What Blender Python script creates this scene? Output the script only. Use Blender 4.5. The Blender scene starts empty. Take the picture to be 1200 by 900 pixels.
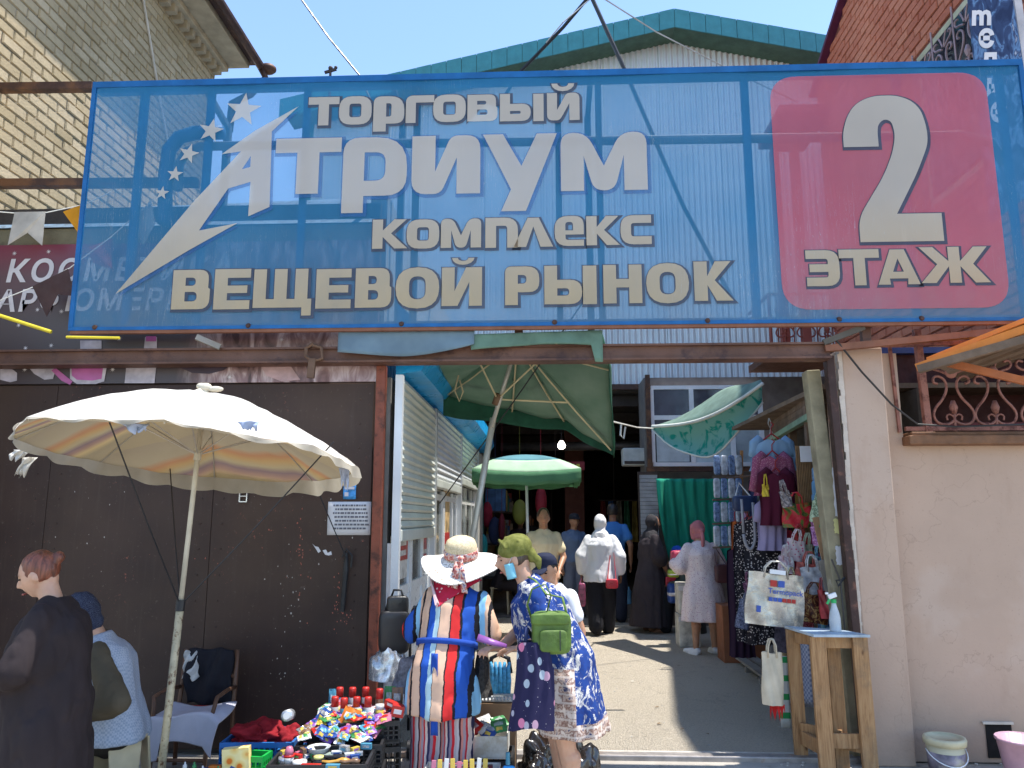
import bpy, math, random
from math import sin, cos, pi, radians as rad
from mathutils import Vector as V, Matrix, noise
from mathutils.geometry import tessellate_polygon
S = bpy.context.scene
C = S.collection
# ---------------------------------------------------------------- camera
cam_d = bpy.data.cameras.new('camera'); cam = bpy.data.objects.new('camera', cam_d); C.objects.link(cam)
PITCH, YAW, EYE, FPX = rad(9.83), rad(2.5), 1.6, 906.0
cam.location = (0, 0, EYE); cam.rotation_euler = (pi/2+PITCH, 0, YAW)
cam_d.sensor_width = 36; cam_d.lens = 36*FPX/1200; cam_d.clip_end = 2000; cam_d.clip_start = .05
S.camera = cam
# ---------------------------------------------------------------- sky and sun
SUN_EL, SUN_ROT = rad(73), rad(87)
w = bpy.data.worlds.new('World'); S.world = w; w.use_nodes = True
nt = w.node_tree; bg = nt.nodes['Background']
sky = nt.nodes.new('ShaderNodeTexSky'); sky.sky_type = 'NISHITA'; sky.sun_disc = False
sky.sun_elevation = SUN_EL; sky.sun_rotation = SUN_ROT; sky.altitude = 400; sky.air_density = 1.0; sky.dust_density = .25; sky.ozone_density = 2.3
nt.links.new(sky.outputs[0], bg.inputs[0]); bg.inputs[1].default_value = .15
sd = bpy.data.lights.new('sun', 'SUN'); sd.energy = 3.4; sd.angle = rad(.53); sd.color = (1, .955, .88)
so = bpy.data.objects.new('sun', sd); C.objects.link(so)
sdir = V((sin(SUN_ROT)*cos(SUN_EL), cos(SUN_ROT)*cos(SUN_EL), sin(SUN_EL)))
so.rotation_euler = sdir.to_track_quat('Z', 'Y').to_euler(); so.location = (8, 4, 20)
S.view_settings.view_transform = 'Standard'; S.view_settings.look = 'None'; S.view_settings.gamma = 1; S.view_settings.exposure = 1.32
S.cycles.max_bounces = 8; S.cycles.transparent_max_bounces = 16; S.cycles.use_denoising = True
# ---------------------------------------------------------------- measuring: a picture point at distance Y along the alley becomes a place in metres
_f = V((-sin(YAW)*cos(PITCH), cos(YAW)*cos(PITCH), sin(PITCH))); _r = V((cos(YAW), sin(YAW), 0)); _u = V((sin(YAW)*sin(PITCH), -cos(YAW)*sin(PITCH), cos(PITCH)))
def ray(x, y): return _f + _r*((x-600)/FPX) + _u*((450-y)/FPX)
def at(x, y, Y):
    r = ray(x, y); k = Y/r.y; return V((r.x*k, Y, EYE+r.z*k))
def atx(x, y, X):
    r = ray(x, y); k = X/r.x; return V((X, r.y*k, EYE+r.z*k))
def gnd(x, y, z=0):
    r = ray(x, y); k = (z-EYE)/r.z; return V((r.x*k, r.y*k, z))
R = random.Random(7)
# ---------------------------------------------------------------- materials
MATS = {}
class G:
    def __init__(s, name):
        s.m = bpy.data.materials.new(name); s.m.use_nodes = True; s.nt = s.m.node_tree; s.nt.nodes.clear()
        s.out = s.nt.nodes.new('ShaderNodeOutputMaterial'); s.b = s.nt.nodes.new('ShaderNodeBsdfPrincipled')
        s.nt.links.new(s.b.outputs[0], s.out.inputs[0]); s._c = {}
    def put(s, sock, v):
        if isinstance(v, bpy.types.NodeSocket): s.nt.links.new(v, sock)
        elif hasattr(sock, 'default_value'):
            if isinstance(v, (tuple, list)) and len(v) == 3 and len(sock.default_value) == 4: v = (*v, 1)
            sock.default_value = v
    def n(s, t, ins={}, out=0, **props):
        nd = s.nt.nodes.new('ShaderNode'+t)
        for k, v in props.items(): setattr(nd, k, v)
        for k, v in ins.items(): s.put(nd.inputs[k], v)
        return nd.outputs[out]
    def co(s, which='Object'):
        if which not in s._c: s._c[which] = s.n('TexCoord', out=which)
        return s._c[which]
    def noise(s, scale, detail=3, vec=None, dist=0, rough=.55): return s.n('TexNoise', {'Vector': vec or s.co(), 'Scale': scale, 'Detail': detail, 'Distortion': dist, 'Roughness': rough})
    def vor(s, scale, vec=None, out='Distance', feature='F1'): return s.n('TexVoronoi', {'Vector': vec or s.co(), 'Scale': scale}, out, feature=feature)
    def ramp(s, fac, stops, const=False):
        nd = s.nt.nodes.new('ShaderNodeValToRGB'); cr = nd.color_ramp; cr.interpolation = 'CONSTANT' if const else 'LINEAR'
        while len(cr.elements) < len(stops): cr.elements.new(.5)
        for e, (p, c) in zip(cr.elements, stops):
            e.position = p; e.color = (c, c, c, 1) if not isinstance(c, (tuple, list)) else (*c, 1)
        s.put(nd.inputs[0], fac); return nd.outputs[0]
    def mix(s, f, a, b, mode='MIX'):
        nd = s.nt.nodes.new('ShaderNodeMix'); nd.data_type = 'RGBA'; nd.blend_type = mode
        s.put(nd.inputs[0], f); s.put(nd.inputs[6], a); s.put(nd.inputs[7], b); return nd.outputs[2]
    def math(s, op, a, b=0, c=0):
        nd = s.nt.nodes.new('ShaderNodeMath'); nd.operation = op; s.put(nd.inputs[0], a); s.put(nd.inputs[1], b); s.put(nd.inputs[2], c); return nd.outputs[0]
    def xyz(s, vec=None):
        nd = s.nt.nodes.new('ShaderNodeSeparateXYZ'); s.put(nd.inputs[0], vec or s.co()); return nd.outputs
    def scalev(s, v, sc): return s.n('Mapping', {0: v, 3: sc})
    def bump(s, h, strength=.3, dist=.01):
        s.put(s.b.inputs['Normal'], s.n('Bump', {'Height': h, 'Strength': strength, 'Distance': dist}))
def wob(g, c, var, vs):
    "gentle unevenness of a colour"
    hi = tuple(min(1, x*(1+var)) for x in c); lo = tuple(x*(1-var) for x in c)
    a = g.mix(g.ramp(g.noise(vs, 5), [(.32, 0.), (.68, 1.)]), lo, hi)
    return a
def mat(name, c=(.5, .5, .5), rough=.75, metal=0, var=.18, vs=6, bump=.15, bs=60, dirt=None, dirt_amt=.5, dirt_s=3, trans=0, alpha=1, emis=0, spec=.4, sheen=0):
    if name in MATS: return MATS[name]
    g = G(name); base = wob(g, c, var, vs)
    if dirt: base = g.mix(g.ramp(g.noise(dirt_s, 8, rough=.7), [(dirt_amt, 0.), (min(1, dirt_amt+.12), 1.)]), base, dirt)
    g.put(g.b.inputs['Base Color'], base); g.put(g.b.inputs['Roughness'], g.ramp(g.noise(vs*3, 3), [(.3, max(.02, rough-.12)), (.7, min(1, rough+.1))]))
    g.b.inputs['Metallic'].default_value = metal; g.b.inputs['Specular IOR Level'].default_value = spec
    if bump: g.bump(g.noise(bs, 4), bump, .01)
    if emis: g.put(g.b.inputs['Emission Color'], c); g.b.inputs['Emission Strength'].default_value = emis
    fin(g, base, trans, alpha); MATS[name] = g.m; return g.m
def fin(g, base, trans=0, alpha=1):
    "let some light through cloth or film"
    sh = g.b.outputs[0]
    if trans:
        t = g.n('BsdfTranslucent', {0: base}); nd = g.nt.nodes.new('ShaderNodeMixShader'); nd.inputs[0].default_value = trans
        g.nt.links.new(sh, nd.inputs[1]); g.nt.links.new(t, nd.inputs[2]); sh = nd.outputs[0]
    if alpha != 1:
        t = g.n('BsdfTransparent'); nd = g.nt.nodes.new('ShaderNodeMixShader'); g.put(nd.inputs[0], alpha)
        g.nt.links.new(t, nd.inputs[1]); g.nt.links.new(sh, nd.inputs[2]); sh = nd.outputs[0]
    g.nt.links.new(sh, g.out.inputs[0])
# ---------------------------------------------------------------- mesh building
WL = {}
class MB:
    def __init__(s): s.v = []; s.f = []; s.mi = []; s.cur = 0
    def add(s, vs, fs):
        o = len(s.v); s.v += [tuple(p) for p in vs]; s.f += [tuple(i+o for i in f) for f in fs]; s.mi += [s.cur]*len(fs); return s
    def box(s, a, b):
        x0, y0, z0 = [min(a[i], b[i]) for i in range(3)]; x1, y1, z1 = [max(a[i], b[i]) for i in range(3)]
        return s.add([(x0,y0,z0),(x1,y0,z0),(x1,y1,z0),(x0,y1,z0),(x0,y0,z1),(x1,y0,z1),(x1,y1,z1),(x0,y1,z1)], [(0,3,2,1),(4,5,6,7),(0,1,5,4),(1,2,6,5),(2,3,7,6),(3,0,4,7)])
    def cbox(s, c, d, rot=None):
        m = rot or Matrix.Identity(3); h = [k/2 for k in d]; c = V(c)
        pts = [c+m@V((sx*h[0], sy*h[1], sz*h[2])) for sz in (-1, 1) for sx, sy in ((-1,-1),(1,-1),(1,1),(-1,1))]
        return s.add(pts, [(0,3,2,1),(4,5,6,7),(0,1,5,4),(1,2,6,5),(2,3,7,6),(3,0,4,7)])
    def beam(s, a, b, w_, h_, up=(0,0,1)):
        a, b = V(a), V(b); t = (b-a).normalized(); u = V(up); x = t.cross(u)
        if x.length < 1e-4: x = V((1,0,0))
        x.normalize(); y = x.cross(t)
        pts = [p+x*sx*w_/2+y*sy*h_/2 for p in (a, b) for sx, sy in ((-1,-1),(1,-1),(1,1),(-1,1))]
        return s.add(pts, [(0,1,2,3),(4,7,6,5),(0,4,5,1),(1,5,6,2),(2,6,7,3),(3,7,4,0)])
    def tube(s, pts, r, n=8, cap=True, flat=1):
        pts = [V(p) for p in pts]; rs = r if isinstance(r, (list, tuple)) else [r]*len(pts); vs = []; pu = None
        for i, p in enumerate(pts):
            t = (pts[min(i+1, len(pts)-1)]-pts[max(i-1, 0)]).normalized()
            if pu is None: pu = t.orthogonal().normalized()
            u = (pu-t*pu.dot(t)).normalized(); pu = u; v_ = t.cross(u)
            for k in range(n):
                a = 2*pi*k/n; vs.append(p+u*cos(a)*rs[i]+v_*sin(a)*rs[i]*flat)
        fs = [(i*n+k, i*n+(k+1)%n, (i+1)*n+(k+1)%n, (i+1)*n+k) for i in range(len(pts)-1) for k in range(n)]
        if cap: fs += [tuple(range(n))[::-1], tuple(range((len(pts)-1)*n, len(pts)*n))]
        return s.add(vs, fs)
    def lathe(s, prof, c=(0,0,0), n=16, rot=None, sx=1, sy=1, wob=None):
        m = rot or Matrix.Identity(3); c = V(c); vs = []
        for i, (r, z) in enumerate(prof):
            for k in range(n):
                a = 2*pi*k/n; q = r*(wob(a, i) if wob else 1); vs.append(c+m@V((cos(a)*q*sx, sin(a)*q*sy, z)))
        fs = [(i*n+k, i*n+(k+1)%n, (i+1)*n+(k+1)%n, (i+1)*n+k) for i in range(len(prof)-1) for k in range(n)]
        fs += [tuple(range(n))[::-1], tuple(range((len(prof)-1)*n, len(prof)*n))]
        return s.add(vs, fs)
    def ell(s, c, r, n=12, m=8, rot=None):
        rot = rot or Matrix.Identity(3); c = V(c); vs = [c+rot@V((0,0,-r[2]))]
        for j in range(1, m):
            b = pi*j/m-pi/2
            for k in range(n):
                a = 2*pi*k/n; vs.append(c+rot@V((cos(a)*cos(b)*r[0], sin(a)*cos(b)*r[1], sin(b)*r[2])))
        vs.append(c+rot@V((0,0,r[2]))); L = len(vs)-1; fs = [(0, 1+(k+1)%n, 1+k) for k in range(n)]
        for j in range(m-2): fs += [(1+j*n+k, 1+j*n+(k+1)%n, 1+(j+1)*n+(k+1)%n, 1+(j+1)*n+k) for k in range(n)]
        fs += [(L, 1+(m-2)*n+k, 1+(m-2)*n+(k+1)%n) for k in range(n)]
        return s.add(vs, fs)
    def grid(s, fn, nu, nv, close_u=False):
        vs = [fn(i/nu, j/nv) for j in range(nv+1) for i in range(nu+1)]; q = nu+1
        return s.add(vs, [(j*q+i, j*q+i+1, (j+1)*q+i+1, (j+1)*q+i) for j in range(nv) for i in range(nu)])
    def sheet(s, fn, nu, nv, th, nrm=(0,1,0)):
        "a sheet with a front, a back and a rim"
        n_ = V(nrm)*th; q = nu+1; N = q*(nv+1)
        a = [V(fn(i/nu, j/nv)) for j in range(nv+1) for i in range(q)]; vs = a+[p+n_ for p in a]
        fs = [(j*q+i, j*q+i+1, (j+1)*q+i+1, (j+1)*q+i) for j in range(nv) for i in range(nu)]; fs += [tuple(k+N for k in f[::-1]) for f in fs]
        rim = [i for i in range(nu)]+[j*q+nu for j in range(nv)]+[nv*q+nu-i for i in range(nu)]+[(nv-j)*q for j in range(nv)]
        fs += [(rim[(k+1)%len(rim)], rim[k], rim[k]+N, rim[(k+1)%len(rim)]+N) for k in range(len(rim))]
        return s.add(vs, fs)
    def poly(s, loops, f3, depth=0, back=None):
        "a flat shape with holes, optionally given thickness; f3 maps (x, y, d) to a point"
        pts = [p for l in loops for p in l]; tris = tessellate_polygon([[V((x, y, 0)) for x, y in l] for l in loops])
        tr = []
        for t in tris:
            a, b, c = [pts[i] for i in t]
            if abs((b[0]-a[0])*(c[1]-a[1])-(b[1]-a[1])*(c[0]-a[0])) < 1e-12: continue
            tr.append(t if (b[0]-a[0])*(c[1]-a[1])-(b[1]-a[1])*(c[0]-a[0]) > 0 else t[::-1])
        s.add([f3(x, y, 0) for x, y in pts], tr)
        if depth:
            s.add([f3(x, y, depth) for x, y in pts], [t[::-1] for t in tr])
            for l in loops:
                n = len(l); s.add([f3(x, y, 0) for x, y in l]+[f3(x, y, depth) for x, y in l], [(i, i+n, (i+1)%n+n, (i+1)%n) for i in range(n)])
        return s
    def build(s, name, m, parent=None, smooth=False, local=False, bevel=0, coll=True, label=None):
        me = bpy.data.meshes.new(name); off = V((0,0,0)) if (local or parent is None) else WL.get(parent.name, V((0,0,0)))
        me.from_pydata([(p[0]-off.x, p[1]-off.y, p[2]-off.z) for p in s.v], [], s.f)
        for mm in (m if isinstance(m, (list, tuple)) else [m]): me.materials.append(mm)
        if any(s.mi): me.polygons.foreach_set('material_index', s.mi)
        if smooth: me.polygons.foreach_set('use_smooth', [True]*len(me.polygons))
        o = bpy.data.objects.new(name, me); C.objects.link(o)
        if parent: o.parent = parent; WL[o.name] = off
        if bevel:
            b = o.modifiers.new('bevel', 'BEVEL'); b.width = bevel; b.segments = 2; b.limit_method = 'ANGLE'
        if label: o['label'] = label
        return o
def tag(o, label, cat, group=None):
    o['label'] = label; o['category'] = cat
    if group: o['group'] = group
    return o
def struct(o): o['kind'] = 'structure'; return o
def stuff(o): o['kind'] = 'stuff'; return o
def thing(name, label, cat, loc=(0,0,0), group=None, rz=0):
    o = bpy.data.objects.new(name, None); C.objects.link(o); o.location = loc; o.rotation_euler = (0,0,rz); o.empty_display_size = .1
    WL[o.name] = V(loc); return tag(o, label, cat, group)
def single(mb, name, m, label, cat, group=None, **k): return tag(mb.build(name, m, **k), label, cat, group)
def copy_part(o, delta, parent=None):
    c = o.copy(); C.objects.link(c); c.location = o.location+V(delta); c.parent = parent if parent else o.parent
    for k in ('label', 'category', 'group'):
        if k in c and k == 'category': del c[k]
    return c
def lerp(a, b, t): return a+(b-a)*t
# ---------------------------------------------------------------- flat writing
def rnd(loop, seg=5):
    "round the corners of a loop of (x, y[, radius])"
    out = []; n = len(loop)
    for i, p in enumerate(loop):
        r = p[2] if len(p) > 2 else 0; P = V(p[:2])
        if not r: out.append(tuple(P)); continue
        a = V(loop[i-1][:2])-P; b = V(loop[(i+1)%n][:2])-P; la, lb = a.length, b.length; k = min(r, la*.5, lb*.5)
        A = P+a/la*k; B = P+b/lb*k
        for j in range(seg+1):
            t = j/seg; out.append(tuple(A*(1-t)**2+P*2*t*(1-t)*.9+B*t*t+P*(2*t*(1-t)*.1)))
    return out
def area(l): return sum(l[i-1][0]*l[i][1]-l[i][0]*l[i-1][1] for i in range(len(l)))/2
def offs(l, d):
    n = len(l); out = []
    for i in range(n):
        a = V(l[i])-V(l[i-1]); b = V(l[(i+1)%n])-V(l[i])
        if a.length < 1e-6: a = b
        if b.length < 1e-6: b = a
        a.normalize(); b.normalize(); na = V((a.y, -a.x)); nb = V((b.y, -b.x)); m = na+nb
        if m.length < .3: m = nb*1.
        else: m = m/max(.35, m.length_squared/2)
        out.append((l[i][0]+m.x*d, l[i][1]+m.y*d))
    return out
def glyph(ch, w, h, t, u, R_=.0, r=.0, desc=0):
    "outline loops of a letter in a w by h box; t stem, u bar, R_ outer and r inner corner radius"
    T = t; q = []
    if ch == 'О': q = [[(0,0,R_),(w,0,R_),(w,h,R_),(0,h,R_)], [(t,u,r),(w-t,u,r),(w-t,h-u,r),(t,h-u,r)]]
    if ch == 'Т': q = [[(0,h),(0,h-u),(w/2-t/2,h-u),(w/2-t/2,0),(w/2+t/2,0),(w/2+t/2,h-u),(w,h-u),(w,h)]]
    if ch == 'Р':
        b = desc if desc else .33*h
        q = [[(0,0),(t,0),(t,b),(w,b,R_),(w,h,R_),(0,h,R_*.5)], [(t,b+u),(w-t,b+u,r),(w-t,h-u,r),(t,h-u)]]
    if ch == 'Г': q = [[(0,0),(t,0),(t,h-u),(w,h-u),(w,h),(0,h,R_*.6)]]
    if ch == 'В': q = [[(0,0),(w,0,R_),(w,.51*h,R_*.6),(w*.95,.53*h,R_*.4),(w*.95,h,R_),(0,h)], [(t,u*.9),(w-t,u*.9,r),(w-t,.44*h,r),(t,.44*h)], [(t,.44*h+u*.7),(w*.95-t,.44*h+u*.7,r),(w*.95-t,h-u*.9,r),(t,h-u*.9)]]
    if ch == 'Ь': q = [[(0,0),(w,0,R_),(w,.63*h,R_),(t,.63*h),(t,h),(0,h)], [(t,u),(w-t,u,r),(w-t,.63*h-u,r),(t,.63*h-u)]]
    if ch == 'І': q = [[(0,0),(w,0),(w,h),(0,h)]]
    if ch == 'И': q = [[(0,0,R_*.6),(t*1.25,0,R_*.3),(w-t,.62*h),(w-t,0),(w,0),(w,h,R_*.6),(w-t*1.25,h,R_*.3),(t,.38*h),(t,h),(0,h)]]
    if ch == 'У': q = [[(0,h),(.27*w,h),(.52*w,.58*h),(.73*w,h),(w,h),(.58*w,0),(.25*w,0),(.38*w,.28*h)]]
    if ch == 'М': q = [[(0,0),(0,h,R_),(.3*w,h,R_),(.5*w,.42*h),(.7*w,h,R_),(w,h,R_),(w,0),(w-t,0),(w-t,.6*h),(.62*w,0,R_*.6),(.38*w,0,R_*.6),(t,.6*h),(t,0)]]
    if ch == 'К': q = [[(0,0),(t,0),(t,.4*h),(w-t*1.25,0),(w,0),(.5*w+.1*t,.52*h),(w*.97,h),(w*.97-t*1.2,h),(t,.62*h),(t,h),(0,h)]]
    if ch == 'П': q = [[(0,0),(t,0),(t,h-u),(w-t,h-u,r),(w-t,0),(w,0),(w,h,R_),(0,h)]]
    if ch == 'Л': q = [[(0,0),(t*1.2,0),(.5*w,.7*h),(w-t*1.2,0),(w,0),(.64*w,h),(.36*w,h)]]
    if ch == 'е': q = [[(0,0,R_),(w,0),(w,u),(t,u,r),(t,.38*h),(w,.38*h),(w,h,R_),(0,h,R_)], [(t,.38*h+u*.7),(w-t,.38*h+u*.7),(w-t,h-u,r),(t,h-u,r)]]
    if ch == 'С': q = [[(0,0,R_),(w,0),(w,u),(t,u,r),(t,h-u,r),(w,h-u),(w,h),(0,h,R_)]]
    if ch == 'Е': q = [[(0,0),(w,0),(w,u),(t,u),(t,.4*h),(.92*w,.4*h),(.92*w,.4*h+u*.85),(t,.4*h+u*.85),(t,h-u),(w,h-u),(w,h),(0,h)]]
    if ch == 'Щ':
        W = w*.93; q = [[(0,0),(w-t*.75,0),(w-t*.75,-.21*h),(w,-.21*h),(w,u),(W,u),(W,h),(W-t,h),(W-t,u),(W/2+t/2,u),(W/2+t/2,h),(W/2-t/2,h),(W/2-t/2,u),(t,u),(t,h),(0,h)]]
    if ch == 'Н': q = [[(0,0),(t,0),(t,.41*h),(w-t,.41*h),(w-t,0),(w,0),(w,h),(w-t,h),(w-t,.41*h+u),(t,.41*h+u),(t,h),(0,h)]]
    if ch == 'Э': q = [[(0,0),(w,0,R_),(w,h,R_),(0,h),(0,h-u),(w-t,h-u,r),(w-t,.5*h+u*.45),(.1*w,.5*h+u*.45),(.1*w,.5*h-u*.45),(w-t,.5*h-u*.45),(w-t,u,r),(0,u)]]
    if ch == 'А': q = [[(0,0),(t*1.1,0),(.28*w,.17*h),(.72*w,.17*h),(w-t*1.1,0),(w,0),(.67*w,h),(.33*w,h)], [(.37*w,.36*h),(.5*w,.74*h),(.63*w,.36*h)]]
    if ch == 'Ж':
        a, b = w/2-t*.5, w/2+t*.5
        q = [[(a,0),(b,0),(b,.46*h),(w-t*1.3,0),(w,0),(w*.77,.52*h),(w*.99,h),(w*.99-t*1.2,h),(b,.6*h),(b,h),(a,h),(a,.6*h),(t*1.2,h),(0,h),(w*.25,.52*h),(0,0),(t*1.3,0),(a,.46*h)]]
    if ch == '˘':
        q = [[(w*(.5-.5*cos(pi*k/8)), h*(1-sin(pi*k/8))) for k in range(9)]+[(w*(.5+.24*cos(pi*k/8)), h*(1-.45*sin(pi*k/8))) for k in range(9)]]
    if ch == '2':
        q = [[(.10,0),(1,0),(1,.185),(.52,.185),(.78,.46),(.93,.66),(.93,.78),(.88,.9),(.78,.965),(.62,1),(.36,1),(.17,.95),(.06,.86),(0,.74),(0,.645),(.385,.645),(.385,.75),(.40,.80),(.47,.835),(.545,.82),(.57,.76),(.57,.7),(.53,.60),(.42,.45),(.10,.16)]]
        q = [[(x*w, y*h, .08*h if i > 3 and i not in (14,15) else 0) for i, (x, y) in enumerate(l)] for l in q]
    out = []
    for i, l in enumerate(q):
        l = rnd(l); a = area(l)
        if (i == 0) != (a > 0): l = l[::-1]
        out.append(l)
    return out
def text_mb(mb, txt, f3, size, bold=0, shear=0, align='LEFT', spacing=1, wide=1):
    "small flat lettering from the built-in font"
    c = bpy.data.curves.new('t', 'FONT'); c.body = txt; c.size = size; c.offset = bold*size; c.shear = shear; c.align_x = align; c.resolution_u = 2; c.space_character = spacing
    o = bpy.data.objects.new('t', c); C.objects.link(o); me = bpy.data.meshes.new_from_object(o.evaluated_get(bpy.context.evaluated_depsgraph_get()))
    mb.add([f3(v.co.x*wide, v.co.y, 0) for v in me.vertices], [tuple(p.vertices) for p in me.polygons])
    bpy.data.objects.remove(o); bpy.data.curves.remove(c); bpy.data.meshes.remove(me)
# ================================================================ THE SETTING
def asphalt():
    g = G('asphalt'); n1 = g.noise(1.1, 6); n2 = g.noise(55, 6, rough=.85); v = g.vor(85)
    base = g.mix(g.ramp(n1, [(.3, 0.), (.7, 1.)]), (.46, .395, .30), (.56, .485, .375))
    base = g.mix(g.ramp(n2, [(.38, .0), (.62, .95)]), base, (.66, .585, .47))
    base = g.mix(g.ramp(v, [(.0, .75), (.38, 0.)]), base, (.24, .205, .165))
    base = g.mix(g.ramp(g.noise(3.2, 8, rough=.75), [(.58, 0.), (.70, .5)]), base, (.30, .26, .205))
    cr = g.vor(.9, g.n('VectorMath', {0: g.co(), 1: g.n('TexNoise', {'Vector': g.co(), 'Scale': 2.5, 'Detail': 5}, 1)}, operation='ADD'), 'Distance', 'DISTANCE_TO_EDGE')
    base = g.mix(g.ramp(cr, [(.0, .28), (.008, 0.)]), base, (.12, .10, .085))
    g.put(g.b.inputs['Base Color'], base); g.b.inputs['Roughness'].default_value = .9; g.bump(g.math('ADD', n2, g.math('MULTIPLY', v, .8)), 1.0, .03); return g.m
mb = MB(); mb.grid(lambda a, b: (lerp(-400, 400, a), lerp(-50, 800, b), -.01), 4, 4); struct(mb.build('ground', mat('dry_ground', (.3, .26, .2), vs=2)))
mb = MB(); mb.grid(lambda a, b: (lerp(-6, 6, a), lerp(5.7, 40, b), .004*noise.noise((a*40, b*110, 1))), 50, 120); struct(mb.build('asphalt_lane', asphalt(), smooth=True))
mb = MB(); mb.box((-9, -3, -.02), (9, 5.55, 0)); struct(mb.build('pavement', mat('pavement_concrete', (.34, .31, .27), .9, vs=2, bump=.5, bs=120, dirt=(.2,.18,.15), dirt_amt=.55)))
mb = MB(); mb.box((-1.15, 5.55, -.01), (2.25, 5.64, .035)); struct(mb.build('threshold_strip', mat('worn_steel', (.32, .29, .27), .5, .5, dirt=(.22,.12,.07), dirt_amt=.55, vs=12), bevel=.008))
mb = MB(); mb.box((-1.15, 5.64, -.01), (2.2, 5.72, .02)); struct(mb.build('threshold_kerb', mat('threshold_concrete', (.42, .39, .34), .9, bump=.5)))
# ---------------------------------------------------------------- brick surfaces
def bricks(parent, m, org, du, dv, nrm, u0, u1, z0, z1, bl, bh, gap, th, inside=None, nparts=300, near=lambda c: c.length):
    "lay bricks on a wall: the nearest as single parts, the rest as one part"
    cells = []; row = 0; z = z0; rr = random.Random(3)
    while z < z1:
        u = u0-(row % 2)*bl/2
        while u < u1:
            a, b = max(u, u0), min(u+bl, u1)
            c = org+du*((a+b)/2)+dv*(z+bh/2)
            if b-a > bl*.2 and (inside is None or inside((a+b)/2, z+bh/2)): cells.append((near(c), a+gap/2, b-gap/2, z+gap/2, z+bh-gap/2))
            u += bl
        z += bh; row += 1
    def cell(mb, a, b, c, d, t):
        p = [org+du*x+dv*y for x, y in ((a,c),(b,c),(b,d),(a,d))]; e = .006; q = [org+du*x+dv*y+nrm*t for x, y in ((a+e,c+e),(b-e,c+e),(b-e,d-e),(a+e,d-e))]
        mb.add(p+q, [(4,5,6,7),(0,1,5,4),(1,2,6,5),(2,3,7,6),(3,0,4,7)])
    cells.sort(); proto = None
    for k, (_, a, b, c, d) in enumerate(cells[:nparts]):
        full = abs((b-a)-(bl-gap)) < 1e-4; t = th
        if full and proto:
            o = proto[0].copy(); C.objects.link(o); o.parent = parent; o.location = proto[0].location+du*(a-proto[1])+dv*(c-proto[2])+nrm*rr.uniform(-.006, .006)
        else:
            mb = MB(); cell(mb, a, b, c, d, t); o = mb.build('brick', m, parent)
            if full: proto = (o, a, c)
    mb = MB()
    for (_, a, b, c, d) in cells[nparts:]: cell(mb, a, b, c, d, th+rr.uniform(-.006, .006))
    if mb.v: stuff(mb.build('brick_field', m, parent))
def brickmat(name, c1, c2, c3):
    g = G(name); ob = g.n('ObjectInfo', out='Random'); geo = g.n('NewGeometry', out='Random Per Island')
    f = g.math('FRACT', g.math('ADD', g.math('MULTIPLY', ob, 7.3), geo)); wp = g.n('NewGeometry', out='Position')
    base = g.ramp(f, [(0, c1), (.5, c2), (1, c3)]); base = g.mix(g.ramp(g.noise(25, 5, wp, rough=.7), [(.4, 0.), (.75, .45)]), base, tuple(x*.6 for x in c1))
    base = g.mix(g.ramp(g.noise(.7, 4, wp), [(.4, 0.), (.65, .35)]), base, tuple(min(1, x*1.35) for x in c3))
    g.put(g.b.inputs['Base Color'], base); g.b.inputs['Roughness'].default_value = .92; g.bump(g.noise(60, 5, wp), .5, .01); return g.m
tan_brick = brickmat('yellow_brick', (.35, .265, .145), (.42, .325, .19), (.48, .38, .24))
red_brick = brickmat('red_brick', (.42, .11, .055), (.50, .15, .08), (.56, .20, .11))
# left: the yellow brick building behind the kiosk
XL = -4.35
lb = thing('brick_building', 'sunlit yellow brick building with dentilled eave behind the left kiosk', 'building', (XL, 7, 0)); TZ = 7.46; YE = 9.25
mortar_t = mat('tan_mortar', (.24, .20, .14), .95); mortar_r = mat('red_mortar', (.19, .06, .04), .95)
mb = MB(); mb.box((XL-8, 4.6, 0), (XL-.012, YE, TZ)); mb.build('wall', mortar_t, lb)
bricks(lb, tan_brick, V((XL-.012, 0, 0)), V((0,1,0)), V((0,0,1)), V((1,0,0)), 4.6, YE, 3.9, TZ-.02, .25, .098, .014, .016, near=lambda c: abs(c.y-6)+abs(c.z-5)*.8)
stone = mat('eave_stone', (.40, .32, .21), .85, bump=.4); rust = mat('rusty_dark_metal', (.07, .035, .025), .6, .3, dirt=(.16,.07,.03), dirt_amt=.5)
mb = MB(); mb.box((XL-8, 4.5, TZ+.08), (XL+.42, YE+.08, TZ+.16)); mb.box((XL-8, 4.5, TZ), (XL+.16, YE+.03, TZ+.08)); ev = mb.build('cornice', stone, lb, bevel=.01)
for k in range(23):
    mb = MB(); y = 5.7+k*.155; mb.box((XL+.003, y, TZ-.1), (XL+.11, y+.075, TZ-.002)); mb.build('dentil', stone, lb)
mb = MB(); mb.box((XL-8, 4.5, TZ+.16), (XL+.5, YE+.14, TZ+.22)); mb.tube([(XL+.55, 4.5, TZ+.14), (XL+.55, YE+.2, TZ+.14)], .055, 10); mb.build('gutter', rust, lb)
mb = MB(); mb.tube([(XL+.55, YE+.15, TZ+.13), (XL+.6, YE+.2, TZ), (XL+.42, YE+.16, TZ-.25), (XL+.2, YE+.12, TZ-.4), (XL+.18, YE+.12, TZ-.8)], .05, 10); mb.ell((XL+.62, YE+.2, TZ+.14), (.12, .1, .07)); mb.build('downpipe', rust, lb, smooth=True)
mb = MB(); mb.tube([(XL+.02, 7.2, TZ), (XL+.03, 7.9, 6.2), (XL+.03, 8.5, 5.3)], .012, 5); mb.build('conduit', mat('pale_conduit', (.5,.45,.38)), lb)
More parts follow.
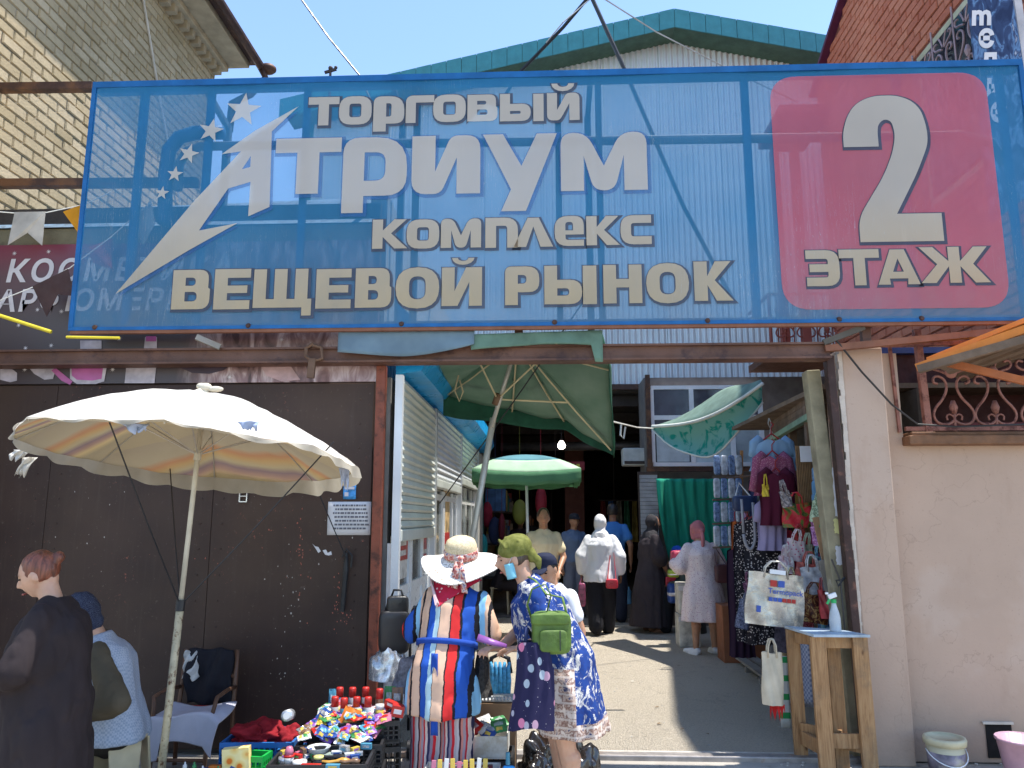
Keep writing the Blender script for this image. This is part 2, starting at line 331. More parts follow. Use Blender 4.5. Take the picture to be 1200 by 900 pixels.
# right: the red brick building
XR = 4.3
rb = thing('brick_building', 'shaded red brick building behind the right end of the banner', 'building', (XR, 8, 0))
def rtop(y): return min(10.4, 8.42+(10.95-y)*.47) if y < 10.95 else 8.42-(y-10.95)*.6  # height above the view is shaped so its shadow edge crosses the lane
_pr = [(5.9, 0), (11.4, 0), (11.4, rtop(11.4)), (10.95, rtop(10.95)), (6.738, rtop(6.738)), (5.9, rtop(5.9))]
mb = MB(); mb.add([(x, y, z) for x in (XR+.012, XR+6) for y, z in _pr], [tuple(range(6))[::-1], tuple(range(6, 12))]+[(i, (i+1)%6, (i+1)%6+6, i+6) for i in range(6)]); mb.build('wall', mortar_r, rb)
WY0, WY1, WZ0, WZ1 = 6.5, 8.35, 5.0, 6.82
bricks(rb, red_brick, V((XR+.012, 0, 0)), V((0,1,0)), V((0,0,1)), V((-1,0,0)), 5.9, 11.4, 2.7, 10.8, .27, .115, .016, .016, inside=lambda u, z: z < rtop(u)-.05 and not (WY0-.06 < u < WY1+.06 and WZ0-.05 < z < WZ1+.05), near=lambda c: abs(c.y-9)*.7+abs(c.z-7.4))
purple = mat('roof_edge_paint', (.10, .02, .06), .5)
mb = MB(); mb.beam((XR-.03, 11.45, rtop(11.4)+.0), (XR-.03, 10.95, rtop(10.95)+.04), .14, .06); mb.beam((XR-.03, 10.95, rtop(10.95)+.04), (XR-.03, 6.738, rtop(6.738)+.04), .14, .06); mb.beam((XR-.03, 6.73, 10.44), (XR-.03, 5.8, 10.44), .14, .06); mb.build('roof_edge', purple, rb)
cream = mat('cream_window_frame', (.5, .45, .28), .5); dark_gl = mat('dark_glass', (.03, .035, .045), .12, var=.4, vs=1.5, bump=0, spec=.8)
mb = MB()
for i in range(3):
    d = .04+i*.05; y0, y1, z0, z1 = WY0+i*.07, WY1-i*.07, WZ0+i*.07, WZ1-i*.07
    for a, b in (((XR-.03+d, y0, z0), (XR+.03+d, y1, z0+.07)), ((XR-.03+d, y0, z1-.07), (XR+.03+d, y1, z1)), ((XR-.03+d, y0, z0+.071), (XR+.03+d, y0+.07, z1-.071)), ((XR-.03+d, y1-.07, z0+.071), (XR+.03+d, y1, z1-.071))): mb.box(a, b)
wn = mb.build('window', cream, rb); mb = MB(); mb.box((XR-.01, WY0+.1, WZ0+.1), (XR+.002, WY1-.1, WZ1-.1)); mb.build('pane', dark_gl, wn)
def chk(p, it=2):
    p = [tuple(q) for q in p]
    for _ in range(it):
        o = [p[0]]
        for a, b in zip(p, p[1:]): o += [(a[0]*.75+b[0]*.25, a[1]*.75+b[1]*.25), (a[0]*.25+b[0]*.75, a[1]*.25+b[1]*.75)]
        p = o+[p[-1]]
    return p
def scroll(mb, f3, cx, cz, s, r):
    "one lyre shaped wrought iron scroll motif; f3 maps (u, v)"
    for sg in (-1, 1):
        mb.tube([f3(cx+sg*s*x, cz+s*y) for x, y in chk(((0,.12),(.10,.04),(.26,.02),(.40,.10),(.44,.26),(.36,.42),(.22,.56),(.12,.74),(.10,.92),(.16,1.04),(.28,1.10),(.38,1.05),(.38,.94),(.29,.92)))], r, 5)
        mb.tube([f3(cx+sg*s*x, cz+s*y) for x, y in chk(((.06,1.12),(.2,1.2),(.36,1.24),(.44,1.34),(.38,1.44),(.28,1.40)))], r, 5)
        mb.tube([f3(cx+sg*s*x, cz+s*y) for x, y in ((.03,1.18),(.10,1.36),(.18,1.5))], r*.8, 5)
        mb.tube([f3(cx+sg*s*x, cz+s*y) for x, y in chk(((0,.18),(.08,.26),(.17,.22),(.15,.12)),1)], r*.7, 5)
    mb.tube([f3(cx, cz-s*.25), f3(cx, cz+s*.28)], r, 5); mb.tube([f3(cx, cz+s*.26), f3(cx, cz+s*.4), f3(cx, cz+s*.55)], [r*1.6, r*3, r*1.2], 6)
grille_m = mat('pink_grey_iron', (.33, .22, .22), .5, .3)
for k in range(4):
    mb = MB(); cy_ = WY0+.28+k*.43; scroll(mb, lambda u, v: (XR-.07, u, v), cy_, WZ0+.3, .42, .012); scroll(mb, lambda u, v: (XR-.07, u, v), cy_, WZ0+1.02, .42, .012)
    mb.tube([(XR-.07, cy_+.215, WZ0), (XR-.07, cy_+.215, WZ1)], .012, 5); mb.build('grille_scroll', grille_m, wn)
# small stair house with an eave on its far side
oxide = mat('red_oxide_paint', (.27, .065, .045), .55, .1, bump=.2, dirt=(.14,.05,.03), dirt_amt=.55)
mb = MB()
for a, b in (((3.55, 10.9, 7.6), (4.25, 12.1, 7.72)), ((3.7, 11.0, 7.5), (4.25, 12.0, 7.6))): mb.box(a, b)
hs = thing('stair_canopy', 'dark red stair canopy and landing on posts behind the banner beside the red building', 'canopy', (3.8, 11.3, 0)); mb.build('roof', oxide, hs)
for x_, y_ in ((3.75, 11.0), (3.75, 11.95)):
    mb = MB(); mb.beam((x_, y_, 3.95), (x_, y_, 7.5), .12, .12, (0,1,0)); mb.build('post', oxide, hs)
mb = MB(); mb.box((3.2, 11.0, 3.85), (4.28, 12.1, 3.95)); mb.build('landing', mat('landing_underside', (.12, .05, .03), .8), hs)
mb = MB(); mb.tube([(3.25, 11.0, 4.8), (4.25, 11.0, 4.8)], .025); mb.tube([(3.25, 11.0, 4.8), (3.25, 12.1, 4.8)], .025); mb.tube([(3.25, 11.0, 3.95), (3.25, 11.0, 4.8)], .025)
for k in range(9): mb.tube([(3.25+.11*k, 11.0, 3.97), (3.25+.11*k, 11.0, 4.8)], .01, 5)
for k in range(3): scroll(mb, lambda u, v: (u, 10.98, v), 3.45+.3*k, 4.15, .3, .012)
mb.build('railing', oxide, hs)
# ---------------------------------------------------------------- the market hall across the end of the alley
YH = 13.0
hall = thing('market_hall', 'large market hall with green gable roof and corrugated front at the alley end', 'hall', (1, YH, 0))
def corrugated(name, c, c2, pitch, axis='X', depth=.5, rough=.45, metal=.3, var=.12):
    if name in MATS: return MATS[name]
    g = G(name); x = g.xyz()[{'X': 0, 'Y': 1, 'Z': 2}[axis]]; s_ = g.math('SINE', g.math('MULTIPLY', x, 2*pi/pitch))
    base = g.mix(g.ramp(g.noise(1.4, 5), [(.3, 0.), (.7, 1.)]), c, c2)
    g.put(g.b.inputs['Base Color'], base); g.b.inputs['Roughness'].default_value = rough; g.b.inputs['Metallic'].default_value = metal; g.bump(s_, depth, .02); MATS[name] = g.m; return g.m
corr = corrugated('corrugated_steel', (.58, .62, .64), (.70, .74, .75), .1)
def wave_sheet(mb, x0, x1, zb, zt, y, pitch=.1, amp=.016):
    n = max(2, int((x1-x0)/pitch*4)); vs = []
    for i in range(n+1):
        x = x0+(x1-x0)*i/n; yy = y-amp*(1+sin(2*pi*x/pitch)); vs += [(x, yy, zb(x) if callable(zb) else zb), (x, yy, zt(x) if callable(zt) else zt)]
    mb.add(vs, [(2*i, 2*i+2, 2*i+3, 2*i+1) for i in range(n)])
YO = 12.5; _a = at(790, 10, YO); _l = at(455, 87, YO); _q = at(975, 42, YO); AX, AZ = _a.x, _a.z; SL, SR = (_a.z-_l.z)/(_a.x-_l.x), (_a.z-_q.z)/(_q.x-_a.x)
def gz(x): return AZ-(SL*abs(x-AX) if x < AX else SR*abs(x-AX))
for i in range(13):
    x0 = -4.2+i*1.05; x1 = x0+1.045
    mb = MB(); wave_sheet(mb, x0, x1, 3.83, lambda x: gz(x)-.25, YH, .1); mb.build('corrugated_sheet', corr, hall, smooth=True)
mb = MB(); mb.add([(-4.3, YH+.02, 3.84), (9.4, YH+.02, 3.84), (9.4, YH+.02, gz(9.4)-.3), (AX, YH+.02, AZ-.3), (-4.3, YH+.02, gz(-4.3)-.3)], [(0,1,2,3,4)]); mb.add([(-4.3, YH+.02, gz(-4.3)-.3), (AX, YH+.02, AZ-.3), (9.4, YH+.02, gz(9.4)-.3), (9.4, 45, gz(9.4)-.3), (AX, 45, AZ-.3), (-4.3, 45, gz(-4.3)-.3)], [(0,1,4,5),(1,2,3,4)]); mb.build('roof', mat('hall_roof', (.05,.16,.15), .5), hall)
teal = mat('teal_fascia', (.05, .22, .24), .45, .2, var=.12); green_soffit = mat('green_soffit', (.06, .12, .085), .6)
for sgn in (-1, 1):
    x = AX; k = 0
    while abs(x-AX) < 6.9:
        nx = x+sgn*.27; mb = MB(); y0 = YO; a, b = x+sgn*.004, nx-sgn*.004; off = .0 if k % 2 else .004
        mb.add([(a, y0-off, gz(a)), (b, y0-off, gz(b)), (b, y0-off, gz(b)-.36), (a, y0-off, gz(a)-.36), (a, y0+.02, gz(a)), (b, y0+.02, gz(b)), (b, y0+.02, gz(b)-.36), (a, y0+.02, gz(a)-.36)], [(0,1,2,3),(7,6,5,4),(0,4,5,1),(1,5,6,2),(2,6,7,3),(3,7,4,0)])
        mb.build('fascia_panel', teal, hall); x = nx; k += 1
    e = AX+sgn*6.9
    mb = MB(); mb.add([(AX, YO+.021, AZ-.35), (e, YO+.021, gz(e)-.35), (e, YH, gz(e)-.35), (AX, YH, AZ-.35), (AX, YO+.021, AZ-.01), (e, YO+.021, gz(e)-.01), (e, YH+.1, gz(e)-.01), (AX, YH+.1, AZ-.01)], [(0,1,2,3),(4,7,6,5),(0,4,5,1)]); mb.build('soffit', green_soffit, hall)
# dark covered interior
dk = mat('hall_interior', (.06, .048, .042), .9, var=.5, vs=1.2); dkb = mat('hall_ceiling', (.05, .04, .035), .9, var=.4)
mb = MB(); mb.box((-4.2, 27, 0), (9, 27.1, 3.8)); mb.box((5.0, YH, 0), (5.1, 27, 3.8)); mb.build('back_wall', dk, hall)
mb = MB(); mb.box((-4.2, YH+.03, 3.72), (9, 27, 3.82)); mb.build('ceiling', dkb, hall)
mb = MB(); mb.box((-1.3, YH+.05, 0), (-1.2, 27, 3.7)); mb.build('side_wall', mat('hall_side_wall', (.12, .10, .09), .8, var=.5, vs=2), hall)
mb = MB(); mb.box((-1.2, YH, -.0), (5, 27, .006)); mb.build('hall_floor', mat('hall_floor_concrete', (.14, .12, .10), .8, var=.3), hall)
steel_dk = mat('dark_steel', (.05, .035, .03), .6, .3)
for k in range(5):
    mb = MB(); y = YH+.4+k*2.2; mb.beam((-1.2, y, 3.6), (5, y, 3.6), .12, .18); mb.build('ceiling_beam', steel_dk, hall)
mb = MB(); mb.tube([(-.9, 15.5, 3.0), (4.5, 15.2, 3.02)], .09, 10); mb.build('duct', mat('duct_metal', (.10, .09, .09), .5, .5), hall, smooth=True)
for x in (.42, 2.95):
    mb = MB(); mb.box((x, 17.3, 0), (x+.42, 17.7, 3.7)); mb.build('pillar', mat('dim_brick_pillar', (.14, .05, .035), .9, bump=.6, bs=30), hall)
mb = MB(); mb.beam((1.70, YH-.05, 0), (1.70, YH-.05, 3.83), .09, .12, (0,1,0)); mb.build('steel_post', rust, hall)
mb = MB(); mb.beam((-1.2, YH-.04, 3.78), (5, YH-.04, 3.78), .08, .09); mb.build('lintel', rust, hall)
gs = thing('goods_shelf', 'dim shelves of mixed goods along the left inside the hall', 'shelf', (-.9, 16, 0)); rg2 = random.Random(4)
for k in range(4): mb = MB(); mb.box((-1.18, 14.6, .5+k*.6), (-.78, 19, .53+k*.6)); mb.build('shelf_board', dkb, gs)
for k in range(70):
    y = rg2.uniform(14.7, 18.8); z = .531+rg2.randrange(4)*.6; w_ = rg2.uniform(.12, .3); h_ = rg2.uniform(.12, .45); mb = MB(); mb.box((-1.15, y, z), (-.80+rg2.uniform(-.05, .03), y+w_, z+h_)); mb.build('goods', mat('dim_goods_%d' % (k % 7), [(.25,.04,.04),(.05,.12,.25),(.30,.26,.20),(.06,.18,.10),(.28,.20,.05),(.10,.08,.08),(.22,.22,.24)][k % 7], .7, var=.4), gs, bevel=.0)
gs = thing('goods_rack', 'dim rack of clothes deep in the hall behind the man in blue', 'rack', (2.2, 18, 0))
mb = MB(); mb.tube([(1.2, 18, 2.0), (4.2, 18, 2.0)], .02, 6); mb.build('rail', steel_dk, gs)
for k in range(16):
    x = 1.3+k*.18; mb = MB(); mb.sheet(lambda u, v: (x+.15*(u-.5)*(.7+.4*v), 18+.06*sin(u*9+k), 1.98-v*rg2.uniform(.9, .92)), 6, 4, .05, (0,1,0)); mb.build('garment', mat('dim_goods_%d' % (k % 7)), gs)
mb = MB(); a, b = at(648, 541, 13.4), at(668, 551, 13.4); mb.box((a.x, 13.4, b.z), (b.x+.25, 13.43, a.z)); sg_ = mb.build('sign_board', mat('dark_red_board', (.20,.01,.015), .6), hall)
tb = MB(); [tb.box((a.x+.04+k*.09, 13.39, b.z+.04), (a.x+.10+k*.09, 13.399, a.z-.04)) for k in range(5)]; tb.build('board_marks', mat('yellow_print', (.55,.42,.05), .6), sg_)
# bulbs in the hall
bulb_m = mat('lit_bulb', (1, .93, .82), emis=9, var=0, bump=0); warm_m = mat('warm_lit_bulb', (1, .62, .22), emis=5, var=0, bump=0)
for i, (x, y, Y, r_, wm, lab) in enumerate([(658, 522, 13.6, .07, 0, 'large white bulb hanging high in the dark hall above the canopy'), (651, 563, 14.5, .05, 0, 'small white bulb hanging under the edge of the small green umbrella'), (623, 639, 17.5, .05, 1, 'warm bulb glowing behind the small umbrella pole'), (646, 630, 18, .045, 1, 'warm bulb glowing above the shoulder of the person in cream'), (647, 656, 19, .04, 0, 'faint white bulb between the cream shirt and the grey capped man'), (721, 639, 16, .055, 0, 'white bulb shining beside the man in the blue polo'), (810, 465, 0, 0, 0, '')]):
    if not r_: continue
    p = at(x, y, Y); b = thing('light_bulb', lab, 'light bulb', p, 'bulbs glowing in the market hall')
    mb = MB(); mb.lathe([(.0, -r_), (r_*.7, -r_*.75), (r_, -r_*.1), (r_*.75, r_*.6), (r_*.4, r_*1.1), (.0, r_*1.15)], p, 12); mb.build('globe', warm_m if wm else bulb_m, b, smooth=True)
    mb = MB(); mb.lathe([(r_*.4, r_*1.0), (r_*.42, r_*1.6), (r_*.2, r_*1.8)], p, 8); mb.tube([p+V((0,0,r_*1.7)), (p.x, p.y, 3.7)], .008, 5); mb.build('socket', steel_dk, b)
# ---------------------------------------------------------------- window block to the right of the hall mouth
wb = thing('window_block', 'white framed window wall above the green curtain right of the hall mouth', 'window wall', (2.4, 12.1, 0))
white_f = mat('white_pvc', (.72, .73, .74), .35, var=.06, dirt=(.45,.42,.38), dirt_amt=.66)
YW_ = 12.1; p0, p1 = at(763, 452, YW_), at(895, 546, YW_)
X0, X1, Z0, Z1 = p0.x, p1.x, p1.z, p0.z
xs = [X0, X0+.62, X0+1.24, X1]; zm = lerp(Z0, Z1, .60)
mb = MB()
mb.box((X0, YW_, Z0), (X1, YW_+.07, Z0+.06)); mb.box((X0, YW_, Z1-.06), (X1, YW_+.07, Z1))
for x in xs: mb.box((x-.035, YW_-.004, Z0+.061), (x+.035, YW_+.066, Z1-.061))
for i in range(3): mb.box((xs[i]+.036, YW_+.003, zm-.035), (xs[i+1]-.036, YW_+.063, zm+.035))
fr = mb.build('window_frame', white_f, wb)
def glass(name, c, rough=.08):
    return mat(name, c, rough, var=.5, vs=1.4, bump=.02, bs=3, spec=.7)
gl_d = glass('window_glass_dark', (.07, .07, .085)); gl_l = glass('window_glass_pale', (.34, .40, .42), .2)
for i in range(3):
    for j in range(2):
        a, b = (Z0+.05, zm-.03) if j == 0 else (zm+.03, Z1-.05)
        mb = MB(); mb.box((xs[i]+.03, YW_+.03, a), (xs[i+1]-.03, YW_+.045, b)); mb.build('pane', gl_d if (j == 1 or i == 0) else gl_l, wb)
mb = MB(); mb.box((X0-.1, YW_+.1, 0), (X1+1.8, 12.95, 3.8)); mb.build('wall', mat('window_block_wall', (.16, .14, .13), .9), wb)
mb = MB(); mb.add([(xs[0]+.06, YW_+.022, Z0+.07), (xs[1]-.06, YW_+.022, Z0+.07), (xs[1]-.06, YW_+.022, Z0+.36), (xs[0]+.06, YW_+.022, Z0+.62)], [(0,1,2,3)]); mb.build('roller_blind', mat('pale_blind', (.45,.50,.52), .8), wb)
mb = MB(); mb.beam((X0-.12, YW_-.06, Z0-.05), (X1+.3, YW_-.06, Z0-.05), .08, .07); mb.build('lower_beam', rust, wb)
mb = MB(); mb.beam((X0-.06, YW_-.03, 0), (X0-.06, YW_-.03, 3.82), .07, .08, (0,1,0)); mb.build('post', rust, wb)
# air conditioner
p = at(750, 537, 12.5); ac = thing('air_conditioner', 'dusty white wall air conditioner beside the window wall', 'air conditioner', p)
mb = MB(); mb.box(p+V((-.28, -.1, -.12)), p+V((.18, .2, .16))); mb.build('housing', mat('dusty_white_plastic', (.42,.42,.40), .5), ac, bevel=.02)
mb = MB(); mb.box(p+V((-.26, -.106, -.10)), p+V((.16, -.1, -.05))); mb.build('outlet', steel_dk, ac)
mb = MB(); mb.tube([p+V((.1, 0, -.12)), p+V((.1, 0, -.9)), p+V((.13, 0, -1.6))], .015, 6); mb.build('drain_pipe', white_f, ac)
# ribbed grey shutter pillar below it
p = at(752, 560, 12.4); pl = thing('shutter_pillar', 'narrow ribbed grey shutter column behind the woman in the black gown', 'shutter', (1.45, 12.4, 0))
for k in range(38):
    mb = MB(); z = .05+k*.058; mb.box((1.43, 11.96+(.006 if k % 2 else 0), z), (1.70, 12.0, z+.053)); mb.build('slat', mat('grey_slat', (.30,.31,.33), .5, .3), pl)
mb = MB(); mb.box((1.41, 12.001, 0), (1.72, 12.06, 2.3)); mb.build('backing', steel_dk, pl)
for k in range(26):
    pass
# brown roller shutter at the right of the window wall
rs = thing('roller_shutter', 'brown ribbed roller shutter between the window wall and the hanging dresses', 'roller shutter', (3.0, 11.2, 0))
for k in range(34):
    mb = MB(); z = .1+k*.08; mb.box((3.18, 10.9, z), (3.9, 10.93+(.01 if k % 2 else 0), z+.07)); mb.build('slat', mat('brown_slat', (.13,.10,.085), .6), rs)
mb = MB(); mb.box((3.16, 10.94, 0), (4.2, 11.0, 2.95)); mb.build('backing', steel_dk, rs)
# ================================================================ LEFT KIOSK AND SHOP ROW
YP = 5.6
ki = thing('kiosk', 'dark brown metal sided kiosk on the left under the cosmetics sign', 'kiosk', (-2.7, YP, 0))
def panelmat():
    g = G('brown_painted_steel'); p_ = g.co()
    base = wob(g, (.030, .016, .014), .30, 1.4)
    base = g.mix(g.ramp(g.noise(.55, 5), [(.40, 0.), (.62, .85)]), base, (.070, .042, .028))
    base = g.mix(g.ramp(g.noise(38, 5, rough=.75), [(.62, 0.), (.68, .6)]), base, (.13, .10, .085))
    m2 = g.math('MULTIPLY', g.ramp(g.noise(26, 6, rough=.8), [(.63, 0.), (.66, 1.)]), g.ramp(g.noise(1.7, 3), [(.52, 0.), (.6, 1.)]))
    base = g.mix(m2, base, (.33, .10, .07)); st = g.noise(5, 4, g.scalev(p_, (6, 1, .4)))
    base = g.mix(g.ramp(st, [(.55, 0.), (.8, .2)]), base, (.10, .075, .06))
    g.put(g.b.inputs['Base Color'], base); g.b.inputs['Roughness'].default_value = .55; g.b.inputs['Specular IOR Level'].default_value = .3; g.bump(g.noise(2.5, 3), .25, .03); return g.m
pm = panelmat()
seams = [-6.4, -4.9, -3.66, -2.42, -1.26]
for a, b in zip(seams, seams[1:]):
    mb = MB(); mb.box((a+.001, YP-.02, .03), (b-.001, YP, 2.585)); mb.build('panel', pm, ki, bevel=.004)
mb = MB(); mb.box((-6.4, YP+.002, 0), (-1.26, YP+.05, 4.0)); mb.build('front_wall', mat('kiosk_frame', (.05,.04,.035)), ki)
mb = MB(); mb.box((-6.4, YP-.03, 3.69), (-1.26, YP+.06, 3.82)); mb.build('eave_strip', mat('olive_board', (.19, .165, .10), .85, bump=.4, dirt=(.10,.09,.06)), ki)
bluegrey = mat('blue_grey_sheet', (.16, .24, .33), .6, var=.25, vs=3, dirt=(.10,.13,.16), dirt_amt=.5, dirt_s=20)
mb = MB(); mb.add([(-6.4, YP-.05, 3.825), (-1.3, YP-.05, 3.825), (-1.3, YP+.35, 4.2), (-6.4, YP+.35, 4.08)], [(0,1,2,3)]); mb.add([(-6.4, YP+.35, 4.08), (-1.3, YP+.35, 4.2), (-1.3, 13, 4.2), (-6.4, 13, 4.08)], [(0,1,2,3)]); mb.build('roof', bluegrey, ki)
mb = MB(); mb.box((-1.35, YP+.06, 2.66), (-1.22, 12.9, 4.1)); mb.build('upper_side_wall', corrugated('grey_upper_cladding', (.33,.38,.40), (.42,.46,.48), .12, 'Y'), ki)
mb = MB(); mb.beam((-1.2, YP-.06, 0), (-1.2, YP-.06, 2.70), .07, .07, (0,1,0)); mb.build('corner_post', mat('rust_red_paint', (.20, .055, .03), .55, .2, bump=.3, dirt=(.08,.03,.02), dirt_amt=.52, dirt_s=9), ki, bevel=.006)
# cosmetics sign
cs = thing('shop_sign', 'dark cosmetics and perfume shop sign with bottles and a woman, above the brown panels', 'sign', (-3, YP-.05, 2.6))
def signmat():
    g = G('cosmetics_print'); z = g.xyz()[2]; x = g.xyz()[0]
    base = g.ramp(g.math('MULTIPLY', z, 1/1.1), [(0, (.05,.035,.04)), (.45, (.085,.07,.075)), (.75, (.13,.075,.085)), (1, (.20,.03,.06))])
    # soft brown portrait with pale hair towards the right end
    m = g.math('MULTIPLY', g.ramp(x, [(.25, 0.), (.55, 1.)]), 1.0)
    hr = g.ramp(g.noise(3.2, 5, g.scalev(g.co(), (2.6, 1, .9)), dist=1.2), [(.35, (.07,.035,.035)), (.5, (.22,.13,.13)), (.62, (.46,.36,.36)), (.75, (.12,.06,.06))])
    base = g.mix(m, base, hr); g.put(g.b.inputs['Base Color'], base); g.b.inputs['Roughness'].default_value = .4; return g.m
ZS0, ZS1 = 2.59, 3.685
mb = MB(); mb.box((-6.4, YP-.05, ZS0), (-1.24, YP-.025, ZS1)); mb.build('board', signmat(), cs)
white_p = mat('white_print', (.62, .58, .58), .5, var=.08, bump=0)
fs = lambda px, py, dx=0: at(px, py, YP-.056)
def sign_txt(txt, px, pytop, hpx, name='lettering', m=white_p, wide=1.0, sp=1.0, bold=.028, shear=.12):
    o = fs(px, pytop+hpx); k = (fs(px, pytop)-o).length; mb = MB(); text_mb(mb, txt, lambda x, y, d: (o.x+x, o.y, o.z+y), k/.72, bold, shear, wide=wide, spacing=sp); mb.build(name, m, cs)
sign_txt('КОСМЕТИКА', 5, 305, 25, wide=1.02, sp=1.22); sign_txt('ПАРФЮМЕРИЯ', -34, 341, 24, wide=1.0, sp=1.15)
for (px, py) in ((17, 297), (57, 295), (44, 363), (72, 365), (22, 381), (30, 408), (60, 405), (140, 397), (29, 433), (132, 433), (269, 442), (330, 398)):
    c = fs(px, py); mb = MB()
    for k in range(4):
        a = pi*k/4; mb.add([c+V((cos(a)*.022, 0, sin(a)*.022)), c+V((cos(a+pi/2)*.003, 0, sin(a+pi/2)*.003)), c-V((cos(a)*.022, 0, sin(a)*.022)), c-V((cos(a+pi/2)*.003, 0, sin(a+pi/2)*.003))], [(0,1,2,3)])
    mb.v = [(v[0], v[1]-.0005*(i//4), v[2]) for i, v in enumerate(mb.v)]; mb.build('sparkle', white_p, cs)
pinkp = mat('magenta_print', (.40, .10, .28), .4, bump=0); greyp = mat('grey_print', (.40, .36, .40), .4, bump=0, var=.3, vs=9)
def flatpx(name, loop, m, Y, par, holes=()):
    mb = MB(); pts = [at(x, y, Y) for x, y in loop]; mb.poly([[(p.x, p.z) for p in pts][::1]], lambda x, y, d: (x, Y, y)); return mb.build(name, m, par)
flatpx('bottle_print', [(0, 445), (0, 431), (12, 431), (20, 437), (20, 446), (12, 448)], greyp, YP-.056, cs)
flatpx('bottle_print', [(34, 431), (66, 431), (62, 444), (52, 445), (40, 438)], greyp, YP-.056, cs)
flatpx('bottle_print', [(60, 434), (65, 431), (85, 447), (82, 451), (72, 446)], pinkp, YP-.057, cs)
flatpx('bottle_print', [(82, 431), (125, 431), (122, 447), (112, 450), (90, 450), (82, 444)], greyp, YP-.056, cs)
flatpx('bottle_print', [(84, 429), (121, 429), (119, 444), (108, 446), (90, 445), (84, 440)], pinkp, YP-.057, cs)
flatpx('bottle_print', [(94, 399), (119, 399), (119, 411), (124, 413), (124, 415), (84, 415), (86, 412), (94, 410)], greyp, YP-.056, cs)
flatpx('bottle_print', [(148, 429), (183, 429), (181, 449), (146, 449)], greyp, YP-.056, cs)
flatpx('bottle_print', [(170, 395), (184, 395), (184, 414), (168, 414)], greyp, YP-.056, cs)
flatpx('bottle_print', [(171, 394), (183, 394), (183, 400), (171, 400)], pinkp, YP-.057, cs)
flatpx('portrait_print', [(205, 428), (272, 426), (262, 434), (245, 438), (225, 437)], mat('dark_lip_print', (.04,.025,.04), .4, bump=0), YP-.056, cs)
flatpx('portrait_print', [(305, 428), (340, 428), (352, 445), (330, 447), (312, 440)], mat('skin_print', (.45,.30,.30), .5, bump=0, var=.3, vs=6), YP-.056, cs)
# notices on the panel
def notice(px0, py0, px1, py1, m, name, label, cat, Y=YP-.026):
    a, b = at(px0, py0, Y), at(px1, py1, Y); t = thing(name, label, cat, ((a.x+b.x)/2, Y, b.z)); mb = MB(); mb.sheet(lambda u, v: (lerp(a.x, b.x, u), Y-.004*sin(u*7+v*3)-.004, lerp(b.z, a.z, v)), 6, 5, .003); mb.build('sheet', m, t, smooth=True); return t, a, b
paper = mat('notice_paper', (.60, .60, .62), .5, var=.1, vs=5)
t_, a, b = notice(385, 588, 434, 627, paper, 'paper_notice', 'large white printed notice in a clear sleeve on the brown panel', 'notice')
ink = mat('grey_ink', (.12, .12, .14), .6, bump=0)
mb = MB()
for k in range(7):
    zz = lerp(a.z, b.z, .14+k*.115); xx = a.x+.03+R.random()*.03
    while xx < b.x-.03: 
        ww = R.uniform(.008, .03); mb.add([(xx, YP-.0385, zz), (xx+ww, YP-.0385, zz), (xx+ww, YP-.0385, zz+.013), (xx, YP-.0385, zz+.013)], [(0,1,2,3)]); xx += ww+.006
mb.build('printed_lines', ink, t_)
t_, a, b = notice(403, 562, 417, 585, mat('blue_leaflet_paper', (.05,.28,.62), .4, var=.5, vs=25), 'leaflet', 'small blue and white leaflet above the white notice on the brown panel', 'leaflet')
mb = MB(); mb.box((a.x+.01, YP-.040, lerp(b.z, a.z, .5)), (b.x-.01, YP-.037, lerp(b.z, a.z, .62))); mb.box((a.x+.012, YP-.040, lerp(b.z, a.z, .15)), (a.x+.04, YP-.037, lerp(b.z, a.z, .35))); mb.build('white_patches', paper, t_)
p = at(286, 582, YP-.02); mb = MB()
for a_, b_ in (((-.03, .035), (.03, .042)), ((-.03, -.04), (.03, -.033)), ((-.03, -.034), (-.023, .034)), ((.023, -.034), (.03, .034)), ((-.022, -.0), (.022, .006))): mb.box((p.x+a_[0], p.y-.02, p.z+a_[1]), (p.x+b_[0], p.y-.003, p.z+b_[1]))
single(mb, 'metal_buckle', mat('bright_steel', (.6,.6,.6), .3, .8), 'small pale metal buckle hooked on the brown panel beside the umbrella pole', 'buckle')
flatpx('torn_paper', [(366, 637), (369, 640), (373, 641), (376, 646), (373, 648), (370, 643)], paper, YP-.0235, ki); flatpx('torn_paper', [(378, 645), (382, 644), (384, 648), (388, 646), (389, 650), (385, 651), (381, 650)], paper, YP-.0235, ki)
rc = random.Random(12)
for nm_, m_, cl in (('paint_chips', mat('exposed_red_primer', (.36,.11,.075), .8), ((352, 640, 3, 26, 26), (352, 690, 16, 40, 14), (396, 700, 5, 36, 26), (250, 660, 20, 30, 5), (318, 622, 4, 3, 4), (407, 725, 6, 12, 12))), ('pale_chips', mat('pale_scuffs', (.42,.38,.34), .8), ((338, 690, 26, 45, 22), (300, 560, 60, 50, 14), (330, 780, 20, 20, 12), (398, 600, 30, 40, 16), (120, 620, 60, 80, 12)))):
    mb = MB()
    for x0, y0, sx_, sy_, n_ in cl:
        for k in range(n_):
            x, y = rc.gauss(x0, sx_*.6), rc.gauss(y0, sy_*.6)
            if not (60 < x < 425 and 470 < y < 850): continue
            p = at(x, y, YP-.0215); r_ = rc.uniform(.002, .007)*(1.4 if 'red' in nm_ else 1); nn = rc.choice((5, 6, 7)); mb.add([(p.x+cos(2*pi*i/nn)*r_*rc.uniform(.4, 1), YP-.0215-.0001*(k%7), p.z+sin(2*pi*i/nn)*r_*rc.uniform(.5, 1.6)) for i in range(nn)], [tuple(range(nn))])
    stuff(mb.build(nm_, m_, ki))
